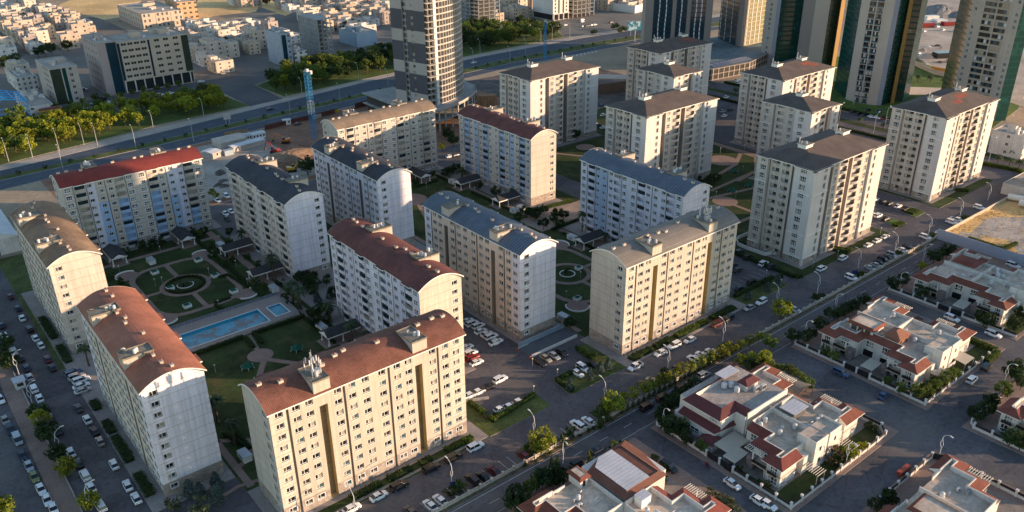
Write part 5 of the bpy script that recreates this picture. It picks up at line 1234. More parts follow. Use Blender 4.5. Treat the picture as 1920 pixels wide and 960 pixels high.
rowof(tr('spruce', O1, [(1220, 870), (1215, 790), (1125, 850), (1065, 835)], z=2.2, sc=1.05) + tr('olive', O1, [(985, 920), (1120, 940)], z=2, sc=1.3), D, 'below the rust red roofed block', 'conifers below the rust red roofed block')
rowof(tr('palm', O1, [(1295, 450), (470, 20), (1200, 330)], z=7.5), D, 'beside the rust red roofed block', 'tall palms of the estate')
rowof(tr('palm', M2, [(90, 515), (195, 640), (240, 670), (410, 745), (530, 850)], z=7.5) + tr('youngpalm', M2, [(615, 905), (600, 720)], z=3.5) + tr('dark', M2, [(315, 795), (270, 590), (320, 680)], z=2.6, sc=.75) + tr('spruce', M2, [(345, 715), (415, 690)], z=2.2, sc=.9) + tr('plum', M2, [(278, 598)], z=2.6) + tr('dark', M2, [(300, 630), (320, 600), (395, 620), (250, 610), (340, 640), (285, 660), (360, 780), (400, 800), (330, 850), (440, 700)], z=2, sc=.8), D, 'right of the formal garden and pool', 'trees right of the formal garden')
plant('lowpalm', (74.8, 278.2), 'short broad palm in the centre of the formal garden', 'court palms')
plant('shrub', (184.4, 196.9), 'dark shrub in a stone ring behind the grey brown roof', 'court shrubs', 1.2)
rowof(tr('palm', M3, [(398, 245)], z=7.5) + tr('youngpalm', M3, [(525, 350)], z=4., sc=1.3) + tr('dark', M3, [(100, 235), (130, 255), (175, 300), (235, 265), (255, 245), (290, 245), (265, 300), (325, 850), (30, 265)], z=2.6, sc=.8), D, 'behind the grey brown seam roof', 'trees behind the grey brown roof')
rowof(tr('youngpalm', (740, 290), [(750, 130)], 6, 7, 2.0) + tr('youngpalm', (740, 290), [(1345, 400)], 6, 4, 1.4) + tr('dark', (740, 290), [(620, 180), (690, 150), (560, 200), (945, 345), (1140, 420), (235, 300), (1470, 650), (1530, 640), (1600, 660), (1680, 610)], 6, 2.6, .85) + tr('broad', (740, 290), [(430, 200)], 6, 2.4, .6) + tr('dark', (960, 0), [(880, 1010)], 3, 2, .8), D, 'below the maroon roof with blue strips', 'trees of the second court')
rowof([('dark', (x, y), .75) for x, y in ((103.5, 309), (96, 316), (92, 317), (80, 317), (76, 316.5), (72, 317), (54, 316), (66, 316))] + [('shrub', (x, y), 1.3) for x, y in ((94, 302), (94.5, 296), (94, 290), (95, 284), (94.5, 262), (95, 256), (56, 300), (57, 293), (56, 262), (57, 256), (52, 246), (53, 240), (97, 244), (97, 240), (97.5, 236), (101, 222), (101, 228), (100.5, 198), (101, 192), (100, 301), (101, 296), (100.5, 283), (101, 275), (100, 270), (100.5, 256), (100.8, 247))] + [('broad', (94, 315), .6)], D, 'under the sky blue balcony panels', 'plants of the formal garden')
rowof([('palm', (103.3, 295), .85), ('palm', (103.2, 268), .9)], D, 'by the porches of the charcoal block', 'porch palms')
rowof(tr('dark', M3, [(1060, 60), (1095, 60), (1120, 50), (1150, 45)], z=2, sc=.8) + tr('dark', M4, [(0, 620), (60, 610)], z=2, sc=.6) + tr('dark', (960, 640), [(460, 80)], z=1.2, sc=.4), D, 'among the hip roofed towers', 'trees among the towers')
# villa gardens
rowof(tr('dark', O2, [(840, 425), (870, 470), (905, 500), (950, 500), (985, 545), (875, 350), (905, 335), (940, 320), (860, 390), (990, 280), (1030, 260)], z=2.4, sc=.85) + tr('broad', O2, [(1070, 590), (965, 470)], z=2.2, sc=.7), D, 'beside the three storey villa', 'garden trees of the three storey villa')
rowof(tr('yellow', O2, [(1290, 120), (1340, 105), (1380, 120), (1425, 110)], z=2.5, sc=.9) + tr('broad', O3, [(20, 150), (60, 170), (115, 185), (170, 210), (220, 245)], z=2.5, sc=.85) + tr('dark', O2, [(1350, 150), (1400, 150)], z=2, sc=.8), D, 'behind the three storey villa', 'trees by the arched canopy')
rowof(tr('pink', O3, [(350, 650)], z=1.4, sc=1.25) + tr('big', O3, [(462, 622)], z=2.5, sc=.62) + tr('yellow', O3, [(515, 600), (540, 585)], z=1.6, sc=.5) + tr('dark', O3, [(395, 690), (560, 480), (600, 500)], z=1.2, sc=.5) + [('shrub', G(*ZL((1340, 780), [p], 6)[0], .8), .8) for p in ((370, 670), (535, 740), (600, 770), (280, 600))], D, 'in the garden of the pergola villa', 'garden plants of the pergola villa')
rowof(tr('dark', M4, [(140, 935), (240, 915), (300, 870), (350, 810), (400, 800), (440, 780), (480, 765), (540, 735), (200, 940)], z=2.4, sc=.85) + tr('broad', O3, [(15, 20)], z=2.4, sc=.8), D, 'left of the brown hut villa', 'trees left of the brown hut villa')
rowof(tr('broad', O3, [(670, 225), (745, 275), (320, 60), (370, 90)], z=1.8, sc=.6) + tr('broad', O3, [(840, 305), (890, 295), (935, 270), (975, 240), (1010, 215), (1040, 190)], z=1.8, sc=.75), D, 'in the garden of the sunlit end wall villa', 'garden trees of the middle villas')
rowof(tr('dark', M4, [(705, 640), (865, 690), (935, 490), (985, 465), (1195, 820), (1230, 850), (1385, 880), (1430, 810), (760, 620), (1010, 460)], z=2.4, sc=.95) + tr('yellow', M4, [(865, 532)], z=2.4, sc=.75), D, 'around the shaded villas', 'trees round the shaded villas')
rowof(tr('dark', O3, [(1170, 420), (1230, 385), (1360, 170), (1395, 190), (1425, 150), (1430, 235), (1365, 550), (1425, 575), (1250, 345)], z=2.2, sc=.85) + tr('broad', O3, [(1320, 285)], z=2.4, sc=.9), D, 'by the corner villa at right', 'trees by the corner villa')
rowof(tr('dark', O3, [(668, 868), (700, 895), (650, 890), (600, 935)], z=1.6, sc=.65), D, 'by the straw coloured roof hut', 'plants by the straw coloured hut')
rowof(tr('cypress', O2, [(222, 720), (255, 715)], z=5) + tr('dark', O2, [(190, 775), (170, 790), (290, 760), (30, 880), (60, 930), (10, 905)], z=2.4, sc=.9) + tr('broad', O2, [(105, 830)], z=2.4, sc=.8) + tr('olive', O2, [(1125, 850), (1155, 870), (1185, 890), (1215, 915), (1245, 935)], z=2, sc=.9) + tr('shrub', O2, [(625, 565), (570, 585), (800, 655), (440, 640), (860, 710), (850, 770)], z=1.2, sc=1.), D, 'round the bottom villas', 'trees round the bottom villas')
rowof([('youngpalm', G(*ZL(T4, [p])[0], 3.), 1.25) for p in ((1300, 885), (1365, 900), (1420, 915), (1378, 850))] + [('youngpalm', (433, 200 + i * 14.), 1.2) for i in range(9)] + tr('youngpalm', T4, [(845, 435), (915, 440), (990, 458)], z=3, sc=1.3), D, 'along the boulevard by the green towers', 'young palms of the boulevard')
# highway groves
def inside(p, poly):
    c = False
    for i in range(len(poly)):
        (x0, y0), (x1, y1) = poly[i - 1], poly[i]
        if (y0 > p[1]) != (y1 > p[1]) and p[0] < (x1 - x0) * (p[1] - y0) / (y1 - y0) + x0: c = not c
    return c
def grove(poly, n, mind, kinds, place, group, sc):
    r = random.Random(place); pts = []; xs = [p[0] for p in poly]; ys = [p[1] for p in poly]
    for _ in range(6000):
        p = (r.uniform(min(xs), max(xs)), r.uniform(min(ys), max(ys)))
        if inside(p, poly) and all((p[0] - q[0]) ** 2 + (p[1] - q[1]) ** 2 > mind * mind for q in pts): pts.append(p)
        if len(pts) >= n: break
    rowof([(r.choices([k for k, w in kinds], [w for k, w in kinds])[0], p, sc * r.uniform(.8, 1.25)) for p in pts], D, place, group)
grove([(40, 468), (97, 481), (135, 490), (186, 494), (182, 526), (132, 527), (63, 537), (0, 541), (0, 466)], 176, 3.5, [('yellow', 6), ('broad', 2)], 'in the highway grove at upper left', 'trees of the left highway grove', 1.5)
grove([(217, 502), (300, 512), (346, 517), (334, 558), (264, 560), (217, 532)], 70, 5.6, [('broad', 6), ('dark', 3), ('yellow', 1)], 'in the grove left of the banded high-rise', 'trees of the middle highway grove', 1.65)
grove([(370, 520), (415, 523), (472, 525), (492, 555), (474, 580), (430, 590), (362, 560)], 64, 6.0, [('broad', 6), ('dark', 3), ('yellow', 1)], 'in the grove right of the banded high-rise', 'trees of the right highway grove', 1.7)
rowof([('shrub', (x, (hy('mb', x) + hy('mt', x)) / 2), .9) for x in range(30, 560, 12)], D, 'on the highway median', 'clipped shrubs on the median')
rowof([('broad', (90 + i * 7.5, 561 + (i % 3)), .8) for i in range(12)] + [('broad', (520 + i * 9., 497 + (i % 2) * 2), .9) for i in range(7)] + tr('broad', T1, [(190, 690), (120, 690), (285, 665), (360, 650)], z=2.5, sc=1.) + tr('dark', T1, [(290, 285), (255, 300), (215, 300), (60, 355), (20, 370), (95, 340), (130, 110), (380, 270), (1280, 250)], z=3, sc=1.5) + tr('dark', T2, [(330, 345), (350, 335), (500, 150), (540, 140), (570, 140), (690, 105), (720, 95), (590, 300), (690, 275)], z=3, sc=1.3)
      + tr('dark', T3, [(570, 155), (590, 150), (620, 165), (470, 180), (455, 185)], z=2, sc=.8) + tr('dark', T1, [(1400, 20), (1380, 10)], z=3, sc=1.6) + tr('yellow', T3, [(540, 10), (600, 5), (660, 10), (700, 15), (560, 20)], z=3, sc=1.4) + tr('dark', T2, [(60, 15), (130, 25), (200, 10), (260, 12)], z=3, sc=1.6), D, 'in the low-rise quarter', 'trees of the low-rise quarter')
plant('dark', G(1080, 255, 2)[:2], 'dark tree beside the nearest hip roofed tower', 'trees among the towers', .9)
rowof(tr('dark', T2, [(1080, 760), (1110, 790)], z=3, sc=1.2) + tr('yellow', T2, [(1048, 835)], z=2, sc=.8) + tr('dark', (400, 220), [(940, 520)], 5.333, 3, 1.5) + tr('yellow', T1, [(1195, 375)], z=2, sc=.5) + tr('yellow', M1, [(1195, 130), (1215, 140)], z=2, sc=.7), D, 'by the construction site', 'trees by the construction site')
def leafbox(name, pts, w, h, m, label, group, cat='hedge', dens=16, size=.17, z0=.1, rough=.16):
    """clipped hedge along a polyline: a dense core clothed in leaf faces"""
    r = random.Random(label); mb = MB()
    core = pm('hedge_core', (.018, .028, .010), .95, .3, 1.)
    for a, b in zip(pts, pts[1:]):
        a, b = Vector(a[:2]), Vector(b[:2]); L = (b - a).length; d = (b - a) / L; n = Vector((-d.y, d.x))
        q = lambda t, s: a + d * t + n * s
        mb.prism([tuple(q(0, w * .42)), tuple(q(L, w * .42)), tuple(q(L, -w * .42)), tuple(q(0, -w * .42))], z0, z0 + h * .92, core)
        N = int(L * (w + 2 * h) * dens)
        for i in range(N):
            t = r.uniform(-.1, L + .1); k = r.uniform(0, w + 2 * h)
            wob = .08 * math.sin(t * 2.1 + 1) + .06 * math.sin(t * 5.3)
            if k < h: s, z = -w / 2, k
            elif k < h + w: s, z = k - h - w / 2, h + wob
            else: s, z = w / 2, k - h - w
            p = q(t, s * (1 + wob)); leaf(mb, Vector((p.x, p.y, z0 + z)) + Vector((r.gauss(0, rough), r.gauss(0, rough), r.gauss(0, rough * .6))), size * r.uniform(.7, 1.3), r, m, .5)
    return tag(mb.build(name), label, cat, group)
HG = 'clipped hedges of the estate'
ringp = [(74.8 + 6.3 * math.cos(2 * PI * i / 24), 278.2 + 6.3 * math.sin(2 * PI * i / 24)) for i in range(25)]
LB = leafbox
LB('hedge', ringp, .9, .8, HEDGE, 'round hedge ring about the short palm of the formal garden', HG)
mb = MB()
for p in ring(74.8, 278.2, 2.6, 2.9, 28): mb.prism(p, .12, .34, TRIM)
tag(mb.build('palm_kerb'), 'white kerb ring round the short broad palm', 'kerb ring')
mb = MB()
for p in ring(184.4, 196.9, 2.6, 2.9, 28): mb.prism(p, .12, .34, TRIM)
tag(mb.build('palm_kerb'), 'white kerb ring round a lone dark shrub', 'kerb ring')
LB('hedge', [(91.8, 312), (92.2, 251)], 1.1, .9, HEDGE, 'long straight hedge along the right side of the formal garden', HG)
LB('hedge', [(90, 296), (91, 283)], .9, .8, HEDGE, 'short hedge right of the far green vent box', HG); LB('hedge', [(89.5, 275), (91, 262)], .9, .8, HEDGE, 'short hedge right of the near green vent box', HG)
LB('hedge', [(86, 275.8), (89.5, 275.6)], .9, .8, HEDGE, 'tiny hedge below the right hand green vent box', HG)
LB('hedge', [(60, 249.6), (95, 249.4)], 1.2, 1.0, HEDGE, 'long hedge between formal garden and pool deck', HG)
LB('hedge', [(77.5, 257.8), (83, 258.2)], .9, .8, HEDGE, 'short hedge beside the garden path near the pool', HG); LB('hedge', [(77.2, 256), (78.2, 251)], 1.0, .9, HEDGE, 'stub of hedge left of the pool steps', HG)
LB('hedge', [(56, 229.6), (76, 229.8)], 1.2, 1.1, HEDGE, 'hedge below the left half of the drained pool', HG); LB('hedge', [(79, 229.8), (97, 229.6)], 1.2, 1.1, HEDGE, 'hedge below the right half of the drained pool', HG)
LB('hedge', [(76.4, 228.6), (76, 222)], 1.1, 1.0, HEDGE, 'left hedge of the pair leading to the round plaza', HG); LB('hedge', [(79.4, 228.4), (79.2, 222.6)], 1.1, 1.0, HEDGE, 'right hedge of the pair leading to the round plaza', HG)
LB('hedge', [(96.4, 228), (96.4, 208)], 1.1, .9, HEDGE, 'hedge along the right edge of the lawn with two tents', HG)
LB('hedge', [(52, 300), (54, 254)], 1.0, .9, HEDGE, 'hedge at the left edge of the formal garden', HG)
LB('hedge', [(55, 192), (55, 176), (52, 186)], .9, .8, HEDGE, 'zigzag hedge between the two red roofed front blocks', HG)
LB('hedge', [(206.6, 312), (206.6, 292)], 1.1, .9, HEDGE, 'hedge left of the far porch below blue strips', HG); LB('hedge', [(206.4, 284), (206.2, 250)], 1.1, .9, HEDGE, 'long hedge left of the near porch below blue strips', HG)
LB('hedge', [(191, 306), (203, 306.5)], 1.1, .9, HEDGE, 'hedge before the porch of the tan roofed block', HG)
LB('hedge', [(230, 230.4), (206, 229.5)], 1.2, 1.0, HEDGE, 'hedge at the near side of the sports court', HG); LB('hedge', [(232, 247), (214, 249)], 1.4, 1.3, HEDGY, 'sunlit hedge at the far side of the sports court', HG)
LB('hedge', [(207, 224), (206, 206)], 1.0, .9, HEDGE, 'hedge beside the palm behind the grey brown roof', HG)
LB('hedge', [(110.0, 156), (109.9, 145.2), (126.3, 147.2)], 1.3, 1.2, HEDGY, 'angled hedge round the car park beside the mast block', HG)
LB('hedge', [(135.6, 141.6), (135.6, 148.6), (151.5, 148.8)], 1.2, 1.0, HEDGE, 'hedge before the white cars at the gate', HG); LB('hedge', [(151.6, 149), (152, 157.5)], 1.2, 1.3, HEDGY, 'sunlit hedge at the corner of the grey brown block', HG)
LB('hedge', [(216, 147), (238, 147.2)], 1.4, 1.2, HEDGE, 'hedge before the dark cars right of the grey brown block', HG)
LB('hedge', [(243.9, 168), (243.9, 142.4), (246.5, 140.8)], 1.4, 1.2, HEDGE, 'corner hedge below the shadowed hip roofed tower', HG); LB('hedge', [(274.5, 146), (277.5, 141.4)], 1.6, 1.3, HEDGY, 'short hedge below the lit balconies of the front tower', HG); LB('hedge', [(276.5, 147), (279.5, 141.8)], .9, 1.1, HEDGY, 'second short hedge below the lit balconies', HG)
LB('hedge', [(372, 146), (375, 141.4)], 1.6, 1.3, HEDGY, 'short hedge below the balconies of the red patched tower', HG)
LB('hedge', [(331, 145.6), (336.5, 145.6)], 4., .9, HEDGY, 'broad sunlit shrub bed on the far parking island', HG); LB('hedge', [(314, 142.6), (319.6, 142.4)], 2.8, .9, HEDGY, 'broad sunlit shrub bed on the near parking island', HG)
LB('hedge', [(247.6, 74.6), (247.8, 83)], 2., 1.5, HEDGY, 'long bright hedge at the end of the middle villas', HG); LB('hedge', [(239, 73.8), (247, 74.0)], 1.6, 1.5, HEDGY, 'bright hedge along the street by the lit end wall', HG)
LB('hedge', [(414.5, 160), (419, 138), (400, 122)], 1.8, 1.6, HEDGY, 'long hedge on the outside of the street bend', HG); LB('hedge', [(393, 133), (390.5, 124)], 1.6, 1.5, HEDGE, 'dark hedge before the low shed at right', HG)
LB('hedge', [(324, 118), (323.6, 105), (333, 104)], 1.4, 1.2, HEDGY, 'square hedge in the vacant lot', HG); LB('hedge', [(417.4, 343), (417.6, 200)], 1.4, 1.3, HEDGE, 'long hedge along the near side of the boulevard', HG); LB('hedge', [(452, 335), (453, 190)], 1.6, 1.4, HEDGE, 'long hedge along the far side of the boulevard', HG)
LB('hedge', [(300, 136), (270, 135.7)][:0] or [(256, 166), (251.8, 175.5)], 1.2, 1., HEDGE, 'hedge outside the curved white wall of the front tower', HG)
BG = 'shrub beds below the facades'
for i, (a, b) in enumerate(((66, 74), (76, 82.5), (85, 88.5), (93, 101.5))): LB('shrub_bed', [(a, 143), (b, 143.2)], 2.0, .9, (HEDGE, HEDGE, HEDGE, HEDGY)[i], f'{nth(i)} shrub bed from the left below the mast block', BG, 'shrub bed', 13, .2)
for i, (a, b) in enumerate(((160, 169), (171, 178), (180.5, 195), (198, 209.5))): LB('shrub_bed', [(a, 142.6), (b, 142.7)], 2.2, 1.0, (HEDGE, HEDGE, HEDGY, HEDGE)[i], f'{nth(i)} shrub bed from the left below the grey brown block', BG, 'shrub bed', 13, .2)
for i, (a, b) in enumerate(((224, 219), (212, 205.5), (203.5, 190.5), (184.5, 174.5), (262, 250), (285, 268))): LB('shrub_bed', [(29.6, a), (29.6, b)], 2.2, .9, HEDGE, f'dark shrub bed beside the left street, {nth(i)} along the verge', BG, 'shrub bed', 12, .2)
gr = random.Random(3); mb = MB()
DRY = pm('dry_grass_blades', (.42, .30, .12), .9, .3, .4, trans=.2)
for i in range(2600):
    x, y = gr.uniform(317, 368), gr.uniform(84, 126); 
    if gr.random() < .55 and 327 < x < 356 and 90 < y < 121: continue
    leaf(mb, Vector((x, y, .15 + gr.uniform(0, .35))), gr.uniform(.15, .4), gr, DRY, .0)
o = mb.build('dry_grass'); tag(o, 'dry straw coloured weeds over the vacant lot', 'grass', kind='stuff')
# ------------------------------------------------------------------ vehicles
def paint(name, c, met=.0): return pm('paint_' + name, c, .28, .04, .5, spec=.6, metal=met)
PT = {'white': paint('white', (.78, .78, .77)), 'silver': paint('silver', (.42, .43, .45), .4), 'black': paint('black', (.012, .012, .014)), 'grey': paint('grey', (.10, .10, .11), .3), 'red': paint('red', (.26, .018, .016)), 'dark red': paint('dark_red', (.10, .014, .014)),
      'blue': paint('blue', (.05, .10, .20), .2), 'dark blue': paint('dark_blue', (.02, .035, .06), .2), 'green': paint('olive_green', (.20, .22, .07)), 'beige': paint('beige', (.36, .32, .26), .2), 'orange': paint('orange', (.55, .16, .02)), 'yellow': paint('yellow', (.60, .36, .03))}
CGL = glass('car_glass', (.01, .013, .018), .06); TYRE = pm('tyre_rubber', (.015, .015, .015), .9, .1); RIM = pm('alloy_rim', (.45, .45, .46), .35, .0, metal=.6); HL = pm('headlight_lens', (.75, .75, .72), .15, 0, spec=.7); TLT = pm('tail_light', (.35, .012, .012), .25, 0)
def loft(mb, secs, m, close=True):
    R_ = [[(x, -w, z0), (x, -w * 1.0, z0 + (z1 - z0) * .6), (x, -w * .88, z1), (x, w * .88, z1), (x, w, z0 + (z1 - z0) * .6), (x, w, z0)] for x, w, z0, z1 in secs]
    for a, b in zip(R_, R_[1:]):
        for k in range(6): j = (k + 1) % 6; mb.face([a[k], a[j], b[j], b[k]], m)
    mb.face(R_[0], m); mb.face(list(reversed(R_[-1])), m)
SHAPES = {
 'sedan': dict(body=[(-2.3, .68, .42, .84), (-2.15, .84, .28, .98), (-1.3, .9, .22, 1.0), (.95, .9, .22, .97), (1.9, .85, .25, .84), (2.28, .66, .36, .66)], cab=((-1.95, 1.15, -.80, .80), .95, (-1.15, .30, -.60, .60), 1.44), wx=(-1.4, 1.42), L=2.3),
 'suv': dict(body=[(-2.4, .78, .5, 1.0), (-2.3, .92, .36, 1.14), (-1.3, .96, .3, 1.16), (1.0, .96, .3, 1.14), (2.1, .9, .34, 1.0), (2.4, .74, .46, .8)], cab=((-2.32, 1.15, -.86, .86), 1.1, (-2.05, .42, -.70, .70), 1.78), wx=(-1.5, 1.5), L=2.4),
 'pickup': dict(body=[(-2.7, .86, .5, 1.0), (-2.6, .94, .38, 1.06), (-.6, .95, .34, 1.08), (1.1, .95, .34, 1.08), (2.3, .9, .38, 1.0), (2.6, .76, .5, .82)], cab=((-.75, 1.35, -.86, .86), 1.05, (-.6, .7, -.70, .70), 1.76), wx=(-1.7, 1.65), L=2.65),
 'van': dict(body=[(-2.5, .86, .45, 1.05), (-2.4, .95, .32, 1.2), (1.2, .95, .3, 1.2), (2.1, .9, .32, 1.02), (2.45, .78, .42, .8)], cab=((-2.42, 1.75, -.90, .90), 1.15, (-2.3, .9, -.78, .78), 1.98), wx=(-1.6, 1.6), L=2.45)}
WHEEL = None
def car_proto(shape, col):
    global WHEEL
    S = SHAPES[shape]; P = PT[col]; r = thing('car' if shape in ('sedan', 'suv') else shape, 'prototype', 'car')
    mb = MB(); loft(mb, S['body'], P)
    (b, zb, t, zt) = S['cab']
    mb.box(t[0] - .02, t[1] + .02, t[2] - .03, t[3] + .03, zt - .02, zt + .05, P)
    for sy in (0, 1):
        for (xb, xt) in ((b[0], t[0]), (b[1], t[1]), ((b[0] + b[1]) / 2 - .2, (t[0] + t[1]) / 2 - .1)):
            yb, yt = b[2 + sy], t[2 + sy]; s = .045; e = .02 * (1 if sy else -1)
            mb.face([(xb - s, yb + e, zb), (xb + s, yb + e, zb), (xt + s, yt + e, zt), (xt - s, yt + e, zt)], P)
    if shape == 'pickup':
        mb.box(-2.55, -.85, -.78, .78, 1.0, 1.09, BLACK); mb.box(-2.6, -.8, -.93, -.8, .9, 1.22, P); mb.box(-2.6, -.8, .8, .93, .9, 1.22, P); mb.box(-2.68, -2.58, -.9, .9, .9, 1.22, P)
    L = S['L']; z = S['body'][-1][3]
    for y in (-.5, .5): mb.box(-L - .01, -L + .1, y - .16, y + .16, S['body'][0][3] - .22, S['body'][0][3] - .06, TLT)
    link(mb.mesh('body'), 'body', r)
    mb = MB(); mb.frus(b, zb, t, zt, CGL); link(mb.mesh('windows'), 'windows', r)
    if WHEEL is None:
        w = MB()
        for k in range(12):
            a, c = 2 * PI * k / 12, 2 * PI * (k + 1) / 12; q = lambda a, rr, y: (rr * math.cos(a), y, rr * math.sin(a))
            w.face([q(a, .34, -.11), q(c, .34, -.11), q(c, .34, .11), q(a, .34, .11)], TYRE)
            for y in (-.11, .11): w.face([q(a, .34, y), q(c, .34, y), q(c, .2, y), q(a, .2, y)], TYRE)
        for y in (-.1, .1): w.face([(.21 * math.cos(2 * PI * k / 10), y, .21 * math.sin(2 * PI * k / 10)) for k in range(10)], RIM)
        WHEEL = w.mesh('wheel')
    for x in S['wx']:
        for y in (-1, 1): link(WHEEL, 'wheel', r, (x, y * (S['body'][2][1] - .1), .34))
    if ('hl', shape) not in MESHCACHE:
        h = MB(); h.box(-.12, .06, -.17, .17, -.07, .07, HL); MESHCACHE['hl', shape] = h.mesh('headlight')
    for y in (-.44, .44): link(MESHCACHE['hl', shape], 'headlight', r, (L - .06, y, z - .06))
    return r
PROTO = {}; CARS = []
ABB = {'w': 'white', 's': 'silver', 'k': 'black', 'g': 'grey', 'r': 'red', 'd': 'dark red', 'b': 'blue', 'n': 'dark blue', 'o': 'green', 'e': 'beige', 'a': 'orange'}
SH = {'S': 'sedan', 'U': 'suv', 'P': 'pickup', 'V': 'van'}
def park(place, o, s, text, head=None):
    """text: 'colour+shape+heading x y; ...' - headings X x Y y (lower case = facing the other way)"""
    for it in text.split(';'):
        c, x, y = it.split(); CARS.append((ABB[c[0]], SH[c[1]], c[2], G(*ZL(o, [(float(x), float(y))], s)[0], .7), place))
park('on the far left road', O1, 3., 'wSy 2 325;eSy 30 443;nUy 58 497;sVy 100 553;nSy 127 640;sSy 163 700;oSy 193 760;wSy 230 830;wSy 265 890;wSy 300 940;nSy -30 250;kSy -60 300')
park('beside the brick walk', O1, 3., 'wUY 75 55;kSY 112 95;nSY 150 148;sSY 165 200;wUY 190 265;wSY 222 318;kSY 255 373;kSY 285 430;nSY 328 500;wSY 397 622;kSY 440 685;wUY 478 752;wSY 510 818;wUY 565 925')
park('along the left blocks', O1, 3., 'wSY 230 20;dSY 268 98;kSY 293 147;gSY 440 373;wSY 490 437;kSY 530 503;eSY 562 560;wSY 640 690;wSY 717 808;wSY 765 880')
park('in the bay beside the rust red block', O1, 3., 'bUX 412 178;sUX 432 198;wUX 457 218;wSX 457 248;sSX 467 275')
park('along the curve of the left street', M1, 3., 'dSY 57 705;nSY 98 773;wSY 125 827;kUY 165 890;wSY 200 940;wSY 25 925;nSY 8 868')
park('below the mast block', (480, 640), 3., 'wUX 1235 592;kUX 1112 652;kUX 985 712;kUX 805 812;wSX 690 868;wSX 538 938;kSX 420 990')
park('against the barrier, left part', (480, 640), 3., 'wSY 980 922;wSY 1035 892;kUY 1218 778;kSY 1280 760;dSY 1335 725;gSY 870 955')
park('against the barrier, middle part', O2, 3., 'dSY 65 640;gSY 230 550;wUY 368 470;wSY 430 448;kSY 745 240;eSY 790 222;kSY 940 152;wSY 1070 75;wSY 1125 58;wUY 1025 100')
park('beside the right end of the mast block', (480, 640), 3., 'wSX 1185 32;wUX 1208 65;rUX 1218 92;wSX 1240 117;wSX 1345 5;wUX 1373 213;kSX 1303 257;wSX 1253 281;wSX 1205 300;kSX 1325 407;wSX 1375 380;wSX 1428 364')
park('in the car park at the estate gate', O2, 3., 'kSX 75 317;wSX 40 337;kSy 155 117;eSy 190 94;sSy 237 80;kSy 280 60;wSy 368 177;wUy 400 150;kSy 455 130')
park('in the row under the slate blue roof', (800, 500), 5.333, 'wSX 410 540;wUX 455 568;wUX 515 592;wSX 540 642;wSX 602 672;wUX 645 698;wSX 698 745')
park('below the grey brown block', O2, 3., 'wPx 693 142;wSx 835 64;wUx 912 23;wSx 1000 -10')
park('below the grey brown block', M3, 3., 'dUx 1150 862;kUx 1215 832;sSx 1335 770;wUx 1402 737')
park('right of the grey brown block', M3, 3., 'wUX 1415 522;nUX 1465 540;kUX 1330 487;kUX 1280 457;kSX 1268 557;kSX 1280 662;kUX 1352 628;nSX 1245 530')
park('in front of the shadowed tower', M4, 3., 'wUX 423 490;wUX 303 550;wSX 565 417;wSX 615 392;wSX 660 370')
park('against the barrier, right part', M4, 3., 'wUy 470 602;sSy 575 547;sSy 612 532;kSy 627 517;kUy 652 503;kSy 675 490;sUy 700 475;kSy 790 428;wSy 760 447;wUy 888 374;wSy 975 352;wUy 1035 290;wPy 1065 277;wUy 1190 208;wSy 150 780')
park('in the car park between the two right towers', M4, 3., 'wSX 605 160;kSX 645 173;kSX 683 184;wSX 733 198;kUX 773 215;wSX 580 243;wUX 620 252;kSX 663 270')
park('on the villa street by the barrier', O2, 3., 'kUX 757 367;kUX 850 315;kUX 955 258;sUX 1078 188;kUX 373 685;nSX 485 607')
park('on the lane between the villas', O2, 3., 'kUy 880 705;wSy 1240 800;wSy 1390 897')
park('on the lane between the villas', M4, 3., 'wUy 1035 830;wUy 1268 920;gSy 868 838;wUy 1380 532')
park('near the villa crossing', O3, 3., 'bUy 410 177;bSX 650 302;wUX 1148 215;kUX 1230 142;kSX 1262 310;wSy 0 915')
park('before the big office block', T1, 3., 'wVX 1215 385;wSX 1220 357;nSX 1265 365;eSX 1250 413;wSX 1130 458;wUX 900 533;wSX 960 523;wSX 612 572;wSX 640 580;wSX 708 576;kSY 545 545;nSY 570 550;kSY 590 556;nSY 540 530;wVX 425 612;wSX 445 634;wSX 470 608;kSX 520 588;nSY 470 500;sSY 485 505')
park('driving on the highway', T2, 3., 'kSX 78 612;wSX 1225 350')
park('by the construction site', T2, 3., 'kSX 235 695;wSX 1090 878;kSX 1122 872;bSX 990 870')
park('by the construction site', M1, 3., 'wUy 1275 143;wSy 1225 165;wSy 1268 240;wSy 1300 228;kSy 1278 270')
park('in the car park behind the hip roofed towers', T3, 3., 'wSX 1250 372;bSX 1245 395;sSX 1243 415;wSX 1265 450;wUX 1275 466;wSX 1205 545;sSX 1185 625;wSX 1195 650;kSX 1230 615;wSX 515 645;wSX 460 695;kSX 485 702;wSX 515 716;bSX 505 592')
park('on the boulevard by the green towers', T4, 3., 'nSx 470 630;kSx 503 640;nSx 537 646;kSx 560 618;bSx 625 628;wSy 583 656;wSy 612 660;rSy 640 664;wSy 673 668;wSX 1300 843;wSX 1375 765')
park('at the dusty junction', T3, 3., 'wSX 400 147;kSX 420 146;kSX 436 143;sSX 449 140;wSX 466 138;dSX 558 125;wSX 395 121;wSX 300 140;wSX 262 146;wSX 210 143;wSX 175 130;wVX 395 112;wSX 55 128;sSX 100 140;bSX -85 152;wSX -60 120;wSX -35 118')
park('among the rubble', T4, 3., 'wVX 955 150;wSX 1050 172;wSX 850 300;wVX 985 168;wSX 880 175')
park('in the low-rise quarter', T2, 3., 'wSX 95 400;rSX 118 404')
HD = {'X': 0., 'x': PI, 'Y': PI / 2, 'y': -PI / 2}
byk = {}
for c in CARS: byk.setdefault((c[0], c[1], c[4]), []).append(c)
VN = {'sedan': 'saloon car', 'suv': 'off-road car', 'pickup': 'pickup truck', 'van': 'van'}
jr = random.Random(2)
